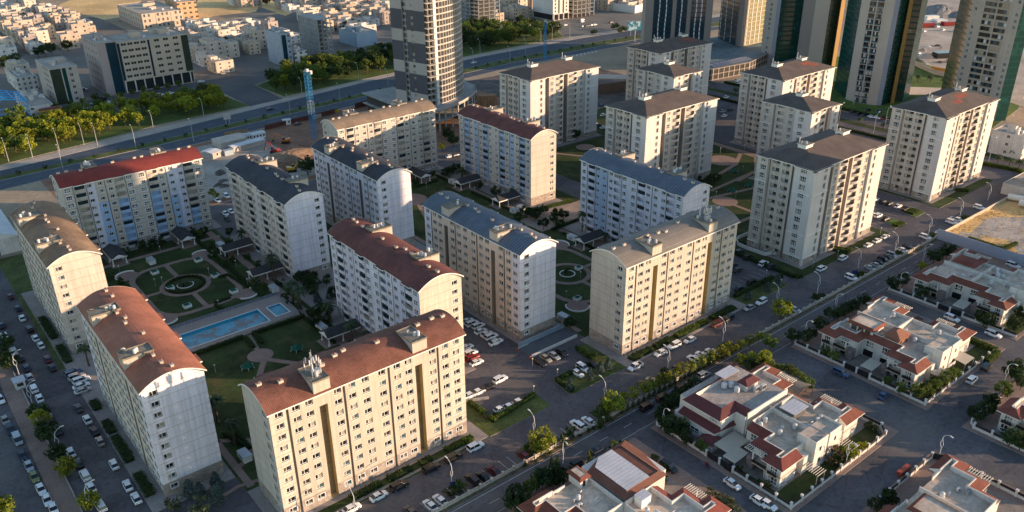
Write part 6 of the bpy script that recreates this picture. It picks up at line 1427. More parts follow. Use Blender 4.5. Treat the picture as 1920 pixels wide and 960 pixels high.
for (col, sh, place), cs in byk.items():
    cs.sort(key=lambda c: PX(c[3])[0])
    for i, c in enumerate(cs):
        lab = (f'{col} {VN[sh]} {place}' if len(cs) == 1 else f'{nth(i)} {col} {VN[sh]} from the left {place}')
        loc = (c[3].x, c[3].y, .02); rz = HD[c[2]] + jr.uniform(-.04, .04)
        if (sh, col) not in PROTO:
            p = car_proto(sh, col); p.location = loc; p.rotation_euler = (0, 0, rz); PROTO[sh, col] = p
        else: p = dup(PROTO[sh, col], loc, rz)
        tag(p, lab, 'van' if sh == 'van' else ('pickup' if sh == 'pickup' else 'car'), 'cars parked about the estate and streets')

# ------------------------------------------------------------------ lamps
LW = pm('lamp_white_paint', (.66, .65, .62), .5, .05); GALV = pm('lamp_grey_paint', (.40, .40, .40), .5, .08)
def s_lamp():
    r = thing('street_lamp', 'prototype', 'street lamp')
    mb = MB(); mb.tube([(0, 0, 0), (0, 0, 3.1)], [.11, .08], LW, 6); mb.lathe([(.2, 0), (.2, .35), (.1, .4)], (0, 0, 0), GALV, 8); link(mb.mesh('post'), 'post', r)
    mb = MB()
    for s in (-1, 1): mb.tube([(0, 0, 3.0)] + [(0, s * .42 * math.sin(PI * t) - .25 * t, 3.0 + 2.4 * t) for t in (.2, .4, .6, .8, 1)], .07, LW, 5)
    link(mb.mesh('loop'), 'loop', r)
    mb = MB(); mb.tube([(0, -.25, 5.35), (0, -.22, 6.2), (0, .15, 6.9), (0, .8, 7.45), (0, 1.7, 7.8)], [.1, .09, .085, .075, .06], LW, 6); link(mb.mesh('arm'), 'arm', r)
    mb = MB(); mb.box(-.16, .16, 1.5, 2.35, 7.72, 7.86, LW); mb.box(-.13, .13, 1.6, 2.3, 7.70, 7.718, HL); link(mb.mesh('lamp_head'), 'lamp_head', r)
    return r
def h_lamp():
    r = thing('highway_lamp', 'prototype', 'street lamp')
    mb = MB(); mb.tube([(0, 0, 0), (0, 0, 7.5), (0, .1, 9.5), (0, .8, 11), (0, 2.0, 11.8)], [.17, .13, .11, .09, .07], GALV, 6); link(mb.mesh('pole'), 'pole', r)
    mb = MB(); mb.box(-.18, .18, 1.8, 2.9, 11.7, 11.88, LW); link(mb.mesh('lamp_head'), 'lamp_head', r)
    return r
LP = {}
def lamps(kind, pts, place, group, rz=0.):
    pts = sorted(pts, key=lambda p: PX(p)[0])
    for i, p in enumerate(pts):
        lab = f'{nth(i)} {"S-shaped white lamp" if kind == "s" else "tall thin lamp"} from the left {place}'
        if kind not in LP: q = LP[kind] = (s_lamp if kind == 's' else h_lamp)(); q.location = (p[0], p[1], .1); q.rotation_euler = (0, 0, rz)
        else: q = dup(LP[kind], (p[0], p[1], .1), rz)
        tag(q, lab, 'street lamp', group)
gl = lambda o, ps, s=3.: [tuple(G(*p)) for p in ZL(o, ps, s)]
lamps('s', gl(O2, [(122, 545), (518, 345), (875, 165)]) + gl((480, 640), [(1103, 820), (560, 990)]) + gl(M3, [(1185, 960)]) + gl(M4, [(275, 695), (505, 552), (712, 460), (902, 358), (1078, 260), (1235, 170), (45, 760)]), 'on the front street', 'S-shaped street lamps')
lamps('s', gl(O2, [(287, 690), (848, 500)]) + gl(M4, [(205, 955), (375, 800), (735, 675), (870, 512)]) + gl(O3, [(435, 700), (960, 655), (1325, 245)]), 'among the villas', 'S-shaped street lamps', PI * .9)
lamps('s', gl(O1, [(108, 188), (188, 368), (345, 635), (515, 950)]), 'along the left brick walk', 'S-shaped street lamps', -PI / 2)
lamps('h', gl(T1, [(355, 950), (765, 830), (1090, 795), (1150, 670), (50, 910), (185, 890), (335, 852), (475, 820), (550, 820), (868, 745)]) + gl(T2, [(262, 545), (195, 650), (475, 580), (578, 455), (745, 490)]) + gl((860, 0), [(155, 690), (545, 670), (228, 585), (710, 575), (870, 465), (990, 420), (1175, 405), (1820, 380)], 5.647), 'along the highway', 'tall lamps along the highway')
lamps('h', gl(T4, [(480, 590), (592, 755), (655, 720), (395, 700), (1335, 775), (1240, 910), (1395, 670)]), 'on the boulevard', 'tall lamps of the boulevard', -PI / 2)
gp = gl(M1, [(905, 465), (675, 575), (876, 650), (917, 640), (1178, 590), (1330, 545), (1395, 650), (1232, 772)]) + gl(O1, [(1215, 180)]) + gl((740, 290), [(360, 385), (900, 440), (310, 660), (1640, 690)], 6) + gl(M3, [(305, 720), (385, 610)]) + gl((1310, 180), [(138, 370), (292, 350), (237, 655), (110, 655), (282, 490)], 480 / 140) + gl((1390, 350), [(640, 740), (862, 640), (220, 820), (352, 905), (1250, 430)], 4.8) + gl(O2, [(122, 300), (115, 145), (255, 205)])
gp.sort(key=lambda p: PX(p)[0]); gproto = None
for i, p in enumerate(gp):
    lab = f'{nth(i)} small white globe lamp from the left on the estate lawns'
    if gproto is None:
        gproto = thing('garden_lamp', lab, 'garden lamp', (p[0], p[1], .1)); mb = MB(); mb.tube([(0, 0, 0), (0, 0, 2.6)], .05, GALV, 5); link(mb.mesh('post'), 'post', gproto)
        mb = MB(); mb.lathe([(.05, -.22), (.2, -.08), (.22, .05), (.12, .2), (.02, .24)], (0, 0, 2.8), TRIM, 8); link(mb.mesh('globe'), 'globe', gproto)
        tag(gproto, lab, 'garden lamp', 'globe lamps on the lawns')
    else: tag(dup(gproto, (p[0], p[1], .1), 0), lab, 'garden lamp', 'globe lamps on the lawns')

# ------------------------------------------------------------------ walls, porches and small things
def barrier(label, x0, x1, y):
    r = thing('barrier_wall', label, 'wall', (x0, y, 0)); L = x1 - x0; mb = MB(); BW = pm('barrier_concrete', (.50, .45, .37), .9, .18, .5)
    mb.box(0, L, -.12, .12, .1, .62, BW); mb.box(0, L, -.09, .09, .95, 1.15, BW)
    n = int(L / .8)
    for i in range(n): x = L * (i + .5) / n; mb.box(x - .13, x + .13, -.07, .07, .6, .96, BW)
    mb.build('balustrade', r); k = int(L / 3.4); pm_ = None
    for i in range(k + 1):
        if pm_ is None: m = MB(); m.box(-.24, .24, -.24, .24, .1, 1.35, BW); m.box(-.3, .3, -.3, .3, 1.35, 1.45, BW); pm_ = m.mesh('pillar')
        link(pm_, 'pillar', r, (L * i / k, 0, 0))
barrier('long cream balustrade wall dividing the front street from the villa street', 40, 315.0, 126.5)
def wall(name, label, pts, h, m, w=.25, cat='wall', z0=.05):
    mb = MB()
    for i, (a, b) in enumerate(zip(pts, pts[1:])):
        a, b = Vector(a[:2]), Vector(b[:2]); d = (b - a).normalized(); n = Vector((-d.y, d.x)) * w / 2
        mb.prism([tuple(a + n), tuple(b + n), tuple(b - n), tuple(a - n)], z0, z0 + h + .002 * (i % 2), m)
    return tag(mb.build(name), label, cat)
wall('boundary_wall', 'tan boundary wall between the street and vacant lot', [(315.3, 126.5), (379, 126.3)], 1.5, pm('tan_wall_render', (.50, .42, .32), .9, .15, .3))
wall('boundary_wall', 'tall blue grey wall separating shaded villas from the vacant lot', [(315.3, 126.3), (315.3, 60)], 4.2, pm('blue_grey_wall_paint', (.34, .38, .46), .85, .08, .3), .3)
wall('low_wall', 'low concrete kerb wall along the left brick walk', [(15.45, 318), (15.45, 60)], .55, KERB, .3)
wall('curved_wall', 'low white curved wall round the foot of the front tower', [(263.5, 175.8), (256, 175.8), (253, 174.6), (250.9, 172), (250.6, 168), (251.2, 160), (256, 158.6)], 1.5, FENC, .3)
wall('ramp_wall', 'blue grey side wall of the garage ramp', [(139, 169.7), (158, 169.7)], 1.6, pm('ramp_blue_render', (.24, .29, .34), .9, .1, .3), .4); wall('ramp_wall', 'pale low side wall of the garage ramp', [(138.6, 162.7), (157, 162.7)], .9, FENC, .4)
sheet('garage_ramp', [R4(138.8, 158, 162.9, 169.5)], pm('ramp_concrete', (.10, .115, .13), .9, .15, .3), .03, 'dark blue grey floor of the garage ramp', 'ramp')
wall('planter_wall', 'pale sloping wall beside the red car by the mast block', [(103.2, 163.2), (112.5, 158.4)], .7, PALEC, .5); wall('planter_wall', 'second pale wall between the ramp and the car park', [(109.2, 157.6), (115.5, 154.2)], .7, PALEC, .5)
PROOF = pm('porch_dark_shingles', (.06, .054, .056), .9, .15, .4, 3)
porch0 = None
for i, (x, y, rz, where) in enumerate(((61.9, 321.4, 0, 'left porch below the sky blue panels'), (87.7, 321.4, 0, 'right porch below the sky blue panels'), (105.4, 292.2, -PI / 2, 'far porch of the charcoal block by the formal garden'), (105.4, 265.6, -PI / 2, 'near porch of the charcoal block by the formal garden'), (105.6, 210.2, -PI / 2, 'far porch of the maroon block by the pool'), (105.6, 183.6, -PI / 2, 'near porch of the maroon block by the pool'),
        (215.6, 292.2, -PI / 2, 'far porch below the blue strips'), (215.6, 264.2, -PI / 2, 'near porch below the blue strips'), (214.2, 210.2, -PI / 2, 'far porch of the blue grey block'), (214.2, 183.4, -PI / 2, 'near porch of the blue grey block'), (198, 320, 0, 'porch below the tan roof'))):
    lab = 'dark roofed white ' + where
    if porch0 is None:
        porch0 = r = thing('entrance_porch', lab, 'porch', (x, y, .12), rz, 'entrance porches with white columns')
        mb = MB(); e = 2.9; D_ = -11.6
        mb.face([(-e, D_, 3.2), (0, D_ + 1.2, 4.9), (0, -.1, 4.9), (-e, -.1, 3.2)], PROOF); mb.face([(e, D_, 3.2), (0, D_ + 1.2, 4.9), (0, -.1, 4.9), (e, -.1, 3.2)], PROOF); mb.face([(-e, D_, 3.2), (e, D_, 3.2), (0, D_ + 1.2, 4.9)], PROOF)
        mb.build('roof', r)
        mb = MB(); mb.box(-e, e, D_, D_ + .35, 2.75, 3.19, TRIM); mb.box(-e, -e + .3, D_ + .35, -.1, 2.75, 3.19, TRIM); mb.box(e - .3, e, D_ + .35, -.1, 2.75, 3.19, TRIM); mb.face([(-2.4, D_ - .02, 3.19), (2.4, D_ - .02, 3.19), (0, D_ + .3, 4.2)], TRIM); mb.build('beam', r)
        m = MB(); m.lathe([(.36, 0), (.36, .5), (.22, .6), (.18, 2.6), (.3, 2.75)], (0, 0, 0), TRIM, 10); cm_ = m.mesh('column')
        for px_, py_ in ((-2.35, D_ + .5), (2.35, D_ + .5), (-2.35, -6.2), (2.35, -6.2)): link(cm_, 'column', r, (px_, py_, 0))
        mb = MB(); mb.box(-3.2, 3.2, D_ - 1.2, -.1, 0, .06, PAVER); mb.build('floor', r)
    else: dup(porch0, (x, y, .12), rz, lab)
GREEN = pm('green_canvas', (.012, .10, .065), .8, .12); vb = None
for x, y, where in ((69.4, 294.4, 'far left lawn of the formal garden'), (85.5, 294.3, 'far right lawn of the formal garden'), (85.5, 277.6, 'right edge of the round hedge'), (69.5, 278.2, 'left inside the round hedge'), (85.8, 261.4, 'near right lawn of the formal garden'), (69.5, 261.5, 'near left lawn of the formal garden'), (190.2, 197.1, 'round lawn behind the grey brown roof'), (173.8, 180.4, 'near lawn behind the grey brown roof')):
    lab = 'white box with green pyramid top on the ' + where
    if vb is None:
        vb = thing('garage_vent', lab, 'vent box', (x, y, .12), .1, 'green topped vent boxes'); mb = MB(); mb.box(-1.25, 1.25, -1.0, 1.0, 0, 1.0, TRIM); mb.build('box', vb)
        mb = MB(); c = [(-1.05, -.85), (1.05, -.85), (1.05, .85), (-1.05, .85)]
        for i in range(4): mb.face([(*c[i], 1.0), (*c[(i + 1) % 4], 1.0), (0, 0, 1.75)], GREEN)
        mb.build('pyramid_top', vb)
    else: dup(vb, (x, y, .12), .1, lab)
tn = None
for x, y, where in ((85.8, 212.5, 'right of the round brick plaza'), (69.9, 212.6, 'left of the round brick plaza'), (317.6, 224.6, 'far lawn between the towers'), (307.5, 208.6, 'middle lawn between the towers'), (296.1, 209.4, 'left lawn between the towers'), (277, 309, 'lawn by the maroon roof gable')):
    lab = 'low green tent shaped canopy on the ' + ('lawn ' if 'round' in where else '') + where
    if tn is None:
        tn = thing('green_canopy', lab, 'canopy', (x, y, .12), 0, 'green canopies on the lawns'); mb = MB()
        for i in range(6):
            a, b = 2 * PI * i / 6, 2 * PI * (i + 1) / 6; mb.face([(1.9 * math.cos(a), 1.9 * math.sin(a), .5), (1.9 * math.cos(b), 1.9 * math.sin(b), .5), (.7 * math.cos(b), .7 * math.sin(b), 1.75), (.7 * math.cos(a), .7 * math.sin(a), 1.75)], GREEN); mb.face([(.7 * math.cos(a), .7 * math.sin(a), 1.75), (.7 * math.cos(b), .7 * math.sin(b), 1.75), (0, 0, 2.1)], GREEN)
        mb.build('canvas', tn); pt = MB(); pt.tube([(0, 0, 0), (.3, 0, .9)], .05, TRIM, 5); me_ = pt.mesh('leg')
        for i in range(6): a = 2 * PI * i / 6; link(me_, 'leg', tn, (2.1 * math.cos(a), 2.1 * math.sin(a), 0), a + PI)
    else: dup(tn, (x, y, .12), .3, lab)
kb = None
for (o, p, s, where) in ((M2, (100, 668), 3, 'beside the paddling pool'), (M2, (370, 888), 3, 'left of the maroon block'), (M3, (340, 380), 3, 'below the tall palm of the blue grey block'), (M3, (290, 830), 3, 'behind the garage ramp'), ((740, 290), (655, 310), 6, 'near the far porch below blue strips'), ((740, 290), (1352, 640), 6, 'near the sports court'), (O1, (1378, 650), 3, 'between the two red roofed front blocks'), (M1, (1242, 425), 3, 'near the charcoal block'), (M1, (850, 512), 3, 'in the far lawn of the formal garden'), (M3, (55, 215), 3, 'right of the blue strip gable')):
    g = G(*ZL(o, [p], s)[0], .6); lab = 'white utility cabin ' + where
    if kb is None:
        kb = thing('utility_cabin', lab, 'utility cabin', (g.x, g.y, .1), .05, 'white utility cabins'); mb = MB(); mb.box(-1.1, 1.1, -2.0, 2.0, 0, 1.7, TRIM); mb.build('box', kb); mb = MB(); mb.prism([(-1.2, -2.1), (1.2, -2.1), (1.2, 2.1), (-1.2, 2.1)], 1.7, 1.82, METAL, METAL, True); mb.build('roof', kb); mb = MB(); mb.box(-1.13, -1.1, -1, 1, .3, 1.4, METAL); mb.build('grille', kb)
    else: dup(kb, (g.x, g.y, .1), .05, lab)
g = G(37, 720, 1); t = thing('guard_hut', 'grey roofed guard hut on the left brick walk', 'guard hut', (g.x, g.y, .13)); mb = MB(); mb.box(-1.3, 1.3, -1.6, 1.6, 0, 2.4, FENC); mb.build('walls', t); mb = MB(); mb.box(-1.6, 1.6, -1.9, 1.9, 2.4, 2.55, METAL, SHEETM); mb.build('roof', t); mb = MB(); mb.box(-.8, .8, -1.63, -1.6, 1, 2, GL[0]); mb.build('window', t)
bn = None
for i, p in enumerate(((745, 742), (762, 730), (780, 715))):
    g = G(*ZL(O3, [p])[0], .6); lab = f'{ORD[i]} red waste container from the left beside the villa street'
    if bn is None:
        bn = thing('waste_container', lab, 'waste container', (g.x, g.y, .02), 0, 'red waste containers in a row'); RD = pm('red_container_paint', (.34, .05, .03), .6, .15); mb = MB(); mb.frus((-.75, .75, -.5, .5), .2, (-.85, .85, -.6, .6), 1.2, RD); mb.build('bin', bn); mb = MB(); mb.box(-.88, .88, -.62, .62, 1.2, 1.32, pm('red_lid', (.40, .09, .05), .5, .1)); mb.build('lid', bn)
    else: dup(bn, (g.x, g.y, .02), 0, lab)
NAVY = pm('navy_board', (.015, .035, .12), .6, .1)
for o, p, lab in ((M4, (487, 580), 'dark blue notice board beside the barrier on the right'), ((480, 640), (1117, 815), 'dark blue notice board on the island below the mast block'), (O1, (345, 605), 'dark blue box on the left brick walk')):
    g = G(*ZL(o, [p])[0], 1.); t = thing('notice_board', lab, 'notice board', (g.x, g.y, .1), -.5); mb = MB(); mb.box(-1.1, 1.1, -.06, .06, .7, 2.3, NAVY); mb.build('board', t)
    for x in (-.9, .9): mb = MB(); mb.box(x - .05, x + .05, -.05, .05, 0, .7, METAL); mb.build('post', t)
def gate_post(p, lab):
    g = G(*ZL((800, 500), [p], 5.333)[0], .5); t = thing('gate_barrier', lab, 'gate barrier', (g.x, g.y, .05)); mb = MB(); mb.box(-.2, .2, -.2, .2, 0, 1.1, pm('barrier_red', (.40, .07, .04), .6, .1)); mb.build('housing', t); mb = MB(); mb.box(.2, 4.6, -.04, .04, .9, 1.0, TRIM); mb.build('boom', t)
gate_post((905, 835), 'red gate barrier at the top of the garage ramp'); gate_post((1035, 915), 'red gate barrier beside the dark cars at the gate')
# delivery rider
g = G(1326, 874, .5); sk = thing('motor_scooter', 'red delivery scooter with a box on the villa lane', 'scooter', (g.x, g.y, .02), -1.9); RD = PT['red']
mb = MB(); mb.box(-.5, .25, -.14, .14, .3, .62, RD); mb.tube([(.25, 0, .35), (.55, 0, .4), (.72, 0, 1.0)], [.1, .09, .05], RD, 6); mb.box(-.55, .15, -.13, .13, .62, .74, BLACK); mb.build('body', sk)
mb = MB(); mb.box(-.95, -.45, -.25, .25, .72, 1.2, RD); mb.build('delivery_box', sk)
for x in (-.5, .68): o_ = link(WHEEL, 'wheel', sk, (x, 0, .28)); o_.scale = (.8, .5, .8)
mb = MB(); mb.tube([(.70, -.32, 1.02), (.72, .32, 1.02)], .03, BLACK, 5); mb.build('handlebar', sk)
SKIN = pm('skin', (.40, .24, .16), .7, .05); CLOTH = pm('navy_clothes', (.02, .03, .07), .9, .1); HAIR = pm('dark_hair', (.02, .015, .012), .8, .05)
def person(label, loc, rz, J, E_, rad):
    me = bpy.data.meshes.new('person'); me.from_pydata(J, E_, []); o = bpy.data.objects.new('person', me); COL.objects.link(o); o.location = loc; o.rotation_euler = (0, 0, rz)
    bm = bmesh.new(); bm.from_mesh(me); ly = bm.verts.layers.skin.verify(); bm.verts.ensure_lookup_table()
    for i, r_ in enumerate(rad): bm.verts[i][ly].radius = (r_, r_)
    bm.verts[0][ly].use_root = True; bm.to_mesh(me); bm.free()
    o.modifiers.new('s', 'SKIN'); o.modifiers.new('d', 'SUBSURF').levels = 1; me.materials.append(CLOTH); tag(o, label, 'person')
    return o
J = [(-.15, 0, .82), (-.12, 0, 1.1), (-.06, 0, 1.38), (-.03, 0, 1.5), (.0, 0, 1.62), (.02, 0, 1.76), (-.06, .2, 1.38), (.18, .28, 1.16), (.5, .3, 1.05), (.66, .3, 1.04), (-.06, -.2, 1.38), (.18, -.28, 1.16), (.5, -.3, 1.05), (.66, -.3, 1.04), (-.1, .12, .80), (.32, .18, .78), (.30, .18, .36), (.45, .18, .32), (-.1, -.12, .80), (.32, -.18, .78), (.30, -.18, .36), (.45, -.18, .32)]
EE = [(0, 1), (1, 2), (2, 3), (3, 4), (4, 5), (2, 6), (6, 7), (7, 8), (8, 9), (2, 10), (10, 11), (11, 12), (12, 13), (0, 14), (14, 15), (15, 16), (16, 17), (0, 18), (18, 19), (19, 20), (20, 21)]
RR = [.15, .15, .17, .07, .10, .09, .08, .055, .04, .035, .08, .055, .04, .035, .11, .085, .06, .05, .11, .085, .06, .05]
po = person('person in dark clothes riding the red delivery scooter', (g.x, g.y, .02), -1.9, J, EE, RR)
mb = MB(); mb.lathe([(.02, -.14), (.10, -.07), (.115, .02), (.09, .1), (.02, .13)], (.01, 0, 1.69), SKIN, 10); mb.face([(.12, -.02, 1.68), (.12, .02, 1.68), (.15, 0, 1.655)], SKIN); mb.build('face', po)
mb = MB(); mb.lathe([(.12, 0), (.11, .07), (.06, .13), (.01, .14)], (-.01, 0, 1.71), HAIR, 10); mb.build('hair', po)
# ------------------------------------------------------------------ construction site
CB = pm('crane_blue', (.04, .24, .46), .6, .12)
def mast(label, x, y, H, w, m, white=None, step=1.7):
    r = thing('tower_crane', label, 'crane', (x, y, 0), .3); mb = MB(); mw = MB(); h = w / 2; n = int(H / step)
    for i in range(n):
        z0, z1 = i * H / n, (i + 1) * H / n; t = mw if white and white[0] < z0 < white[1] else mb; mm = TRIM if t is mw else m; c = [(-h, -h), (h, -h), (h, h), (-h, h)]
        for k in range(4):
            a, b = c[k], c[(k + 1) % 4]; t.tube([(*a, z0), (*a, z1)], .13, mm, 4); t.tube([(*a, z0), (*b, z1)] if i % 2 else [(*b, z0), (*a, z1)], .075, mm, 4); t.tube([(*a, z1), (*b, z1)], .075, mm, 4)
    mb.build('mast', r)
    if white: mw.build('pale_mast_section', r)
    mb = MB(); mb.box(-h - .3, h + .3, -h - .3, h + .3, H, H + .25, METAL); mb.box(-h * .6, h * .6, -h * .6, h * .6, H + .25, H + 1.2, METAL); mb.build('slewing_platform', r)
    mb = MB(); mb.box(h + .2, h + 1.4, -h, -h + 1.2, H - 1.8, H, METAL); mb.box(h + 1.4, h + 1.43, -h + .1, -h + 1.1, H - 1.2, H - .3, GL[0]); mb.build('cab', r)
    return r
mast('blue lattice crane mast with a pale middle section by the pit', 188.9, 402.4, 37, 2.4, CB, (14, 21)); mast('thin dark blue crane mast beside the highway median', 408.8, 465.5, 28, 1.6, CB, None, 1.5)
def excavator(label, g, rz, col):
    r = thing('excavator', label, 'excavator', (g.x, g.y, .02), rz, 'excavators of the construction site'); P = PT[col]
    for s in (-1, 1):
        mb = MB(); mb.prism([(-2.1, s * 1.5 - .35), (2.1, s * 1.5 - .35), (2.1, s * 1.5 + .35), (-2.1, s * 1.5 + .35)], .12, .95, BLACK); mb.prism([(-1.7, s * 1.5 - .3), (1.7, s * 1.5 - .3), (1.7, s * 1.5 + .3), (-1.7, s * 1.5 + .3)], 0, 1.1, TYRE); mb.build('track', r)
    mb = MB(); mb.box(-2.3, 1.5, -1.35, 1.35, 1.1, 2.2, P); mb.box(-2.5, -1.2, -1.3, 1.3, 1.3, 2.5, P); mb.build('body', r)
    mb = MB(); mb.frus((-.1, 1.5, .3, 1.3), 2.2, (.0, 1.2, .4, 1.25), 3.3, GL[0], P); mb.build('cab', r)
    mb = MB(); mb.tube([(1.2, -.3, 1.9), (3.2, -.3, 4.6), (5.6, -.3, 4.9)], [.42, .40, .3], P, 5); mb.build('boom', r)
    mb = MB(); mb.tube([(5.4, -.3, 5.2), (6.6, -.3, 2.2)], [.3, .22], P, 5); mb.build('stick', r)
    mb = MB(); mb.prism([(6.0, -.9), (7.0, -.9), (7.0, .3), (6.0, .3)], .9, 2.1, pm('bucket_steel', (.12, .09, .07), .8, .2)); mb.build('bucket', r)
S5 = (400, 220); q5 = lambda x, y, z=0.: G(S5[0] + x / 5.333, S5[1] + y / 5.333, z)
excavator('orange excavator with raised boom beside the pit', q5(725, 255), 2.6, 'orange'); excavator('dusty orange excavator on the sunlit spoil heap', q5(620, 355), 2.0, 'red'); excavator('yellow excavator behind the charcoal roof', q5(790, 540), -.4, 'yellow')
def heap(label, g, rx, ry, h, m, seed):
    r = random.Random(seed); mb = MB(); N, M_ = 22, 7; P_ = [[None] * N for _ in range(M_)]
    for j in range(M_):
        for i in range(N):
            a = 2 * PI * i / N; t = 1 - j / (M_ - 1.); w = t * (1 + .18 * math.sin(3 * a + seed) + r.uniform(-.06, .06)); P_[j][i] = (g[0] + rx * w * math.cos(a), g[1] + ry * w * math.sin(a), -.05 + h * (1 - t * t) * (1 + r.uniform(-.08, .08)))
    for j in range(M_ - 1):
        for i in range(N): k = (i + 1) % N; mb.face([P_[j][i], P_[j][k], P_[j + 1][k], P_[j + 1][i]], m)
    tag(mb.build('spoil_heap'), label, 'spoil heap')
SP = pm('spoil_earth', (.24, .16, .105), .95, .3, .2, .8); GRV = pm('gravel', (.22, .21, .20), .95, .25, .3, 1.)
heap('long tan spoil heap at the edge of the pit', (166, 385), 16, 9, 3.2, SP, 1); heap('brown earth bank behind the charcoal roof', (155, 372), 14, 8, 2.6, MATS['dug_earth'], 2); heap('low brown earth heap left of the crane mast', (176, 392), 9, 9, 2.2, MATS['dug_earth'], 3); heap('grey gravel cone in the storage yard behind the green towers', G(1762, 28), 20, 20, 9, GRV, 4); heap('small grey gravel heap in the storage yard', G(1800, 32), 10, 10, 5, GRV, 5)
heap('rubbly heap beside the vacant ground of the green towers', G(1742, 105), 9, 6, 2.5, MATS['rubble_ground'], 6)
EXC = pm('excavated_earth_face', (.36, .22, .12), .95, .2, .25, 1., extra=lambda t, o, c: streaks(.3)(t, o, c))
wall('excavation_face', 'sunlit tan excavated earth face right of the high-rise podium', [tuple(G(893, 205)[:2]), tuple(G(931, 203)[:2])], 8.5, EXC, 5, 'earth face', 0)
wall('retaining_wall', 'brown ribbed retaining wall of the rubble plot', [(362, 372), (423, 352)], 6.5, pm('ribbed_brown_piles', (.20, .13, .09), .9, .15, .3, extra=lines(0, .9, .2, 0, .6)), .5, 'retaining wall'); wall('site_hoarding', 'dark hoarding along the rubble plot', [(362, 384), (430, 362)], 3.4, pm('dark_hoarding', (.035, .03, .03), .8, .2), .2, 'hoarding', 0)
HOARD = pm('red_brown_hoarding', (.13, .05, .04), .8, .2, .3, extra=lines(0, 2.4, .15, 0, .6))
wall('site_hoarding', 'long red brown hoarding between crane mast and highway', [(176, 437), (222, 441)], 2.6, HOARD, .15, 'hoarding'); wall('site_hoarding', 'red brown hoarding left of the high-rise', [(236, 442), (262, 447)], 3.2, HOARD, .15, 'hoarding')
wall('site_hoarding', 'brown timber screen panels beside the highway', [tuple(q5(115, 205)[:2]), tuple(q5(350, 165)[:2])], 3.0, pm('timber_screen', (.30, .20, .12), .9, .2, .4, extra=lines(0, .5, .06, 0, .7)), .15, 'screen')
wall('site_hoarding', 'white hoarding curving beside the rubble plot', [(398, 400), (425, 372)], 2.8, TRIM, .15, 'hoarding')
def cabin(label, pts, h, roofm, wins=3, over=.3, m=None, name='site_cabin', rise=.5):
    """cabin from two front ground points and a depth"""
    a, b, dep = Vector(pts[0][:2]), Vector(pts[1][:2]), pts[2]; L = (b - a).length; r = thing(name, label, 'site cabin', (a.x, a.y, 0), math.atan2((b - a).y, (b - a).x), None); m = m or TRIM
    mb = MB(); mb.box(0, L, 0, dep, 0, h, m); mb.build('walls', r); mb = MB(); o = over
    for s in ((-o, L / 2), (L / 2, L + o)) if False else ((-o, L + o),): mb.face([(s[0], -o, h), (s[1], -o, h), (s[1], dep / 2, h + rise), (s[0], dep / 2, h + rise)], roofm); mb.face([(s[0], dep + o, h), (s[1], dep + o, h), (s[1], dep / 2, h + rise), (s[0], dep / 2, h + rise)], roofm)
    for x in (-o, L + o): mb.face([(x, -o, h), (x, dep + o, h), (x, dep / 2, h + rise)], m)
    mb.build('roof', r)
    for i in range(wins): x = L * (i + .5) / wins; mb = MB(); mb.box(x - .45, x + .45, -.04, .0, h * .4, h * .8, GL[0]); mb.build('window', r)
    return r
PR = pm('pale_dusty_sheet', (.52, .46, .38), .8, .15, .3, extra=lines(0, 1.0, .08, 0, .85)); WR = pm('white_sheet', (.62, .62, .62), .7, .1, .3)
cabin('white site office row with small windows beside the highway', (q5(265, 245), q5(390, 225), 5), 2.8, METAL, 5); cabin('white site office with blue door near the orange excavator', (q5(400, 228), q5(525, 200), 5), 2.8, WR, 4); cabin('large pale gabled shed of the construction yard', (q5(80, 320), q5(330, 262), 11), 3.2, PR, 0, .4, PALEC, rise=1.6); cabin('low dusty white shed before the gabled shed', (q5(205, 350), q5(520, 268), 5), 2.6, WR, 0, .4, PALEC)
cabin('white shed at the left end of the construction yard', (q5(0, 420), q5(90, 385), 8), 3, WR, 1, .3, PALEC); cabin('pale blue container in the construction yard', (q5(120, 390), q5(205, 370), 3), 2.6, METAL, 0, .05, pm('pale_blue_container', (.35, .42, .46), .7, .1), rise=.05); cabin('white site cabin beside the highway hoarding', (q5(705, 80), q5(778, 70), 3), 2.8, WR, 2)
cabin('yellow skip beside the red brown hoarding', (G(620, 214), G(636, 210), 2.4), 1.9, DARK, 0, 0, PT['yellow'], 'skip', .02); cabin('grey generator box beside the crane mast', (G(590, 224), G(603, 219), 2.4), 2.0, METAL, 0, 0, PALEC, 'generator', .05)
for i, (x, y) in enumerate(((70, 570), (95, 640), (50, 680), (115, 690), (70, 545))): heap(f'{nth(i)} dark scrap pile from the far end beside the charcoal roof', q5(x, y), 2.6, 1.8, 1.2, MATS['dark_rubble'], 20 + i)

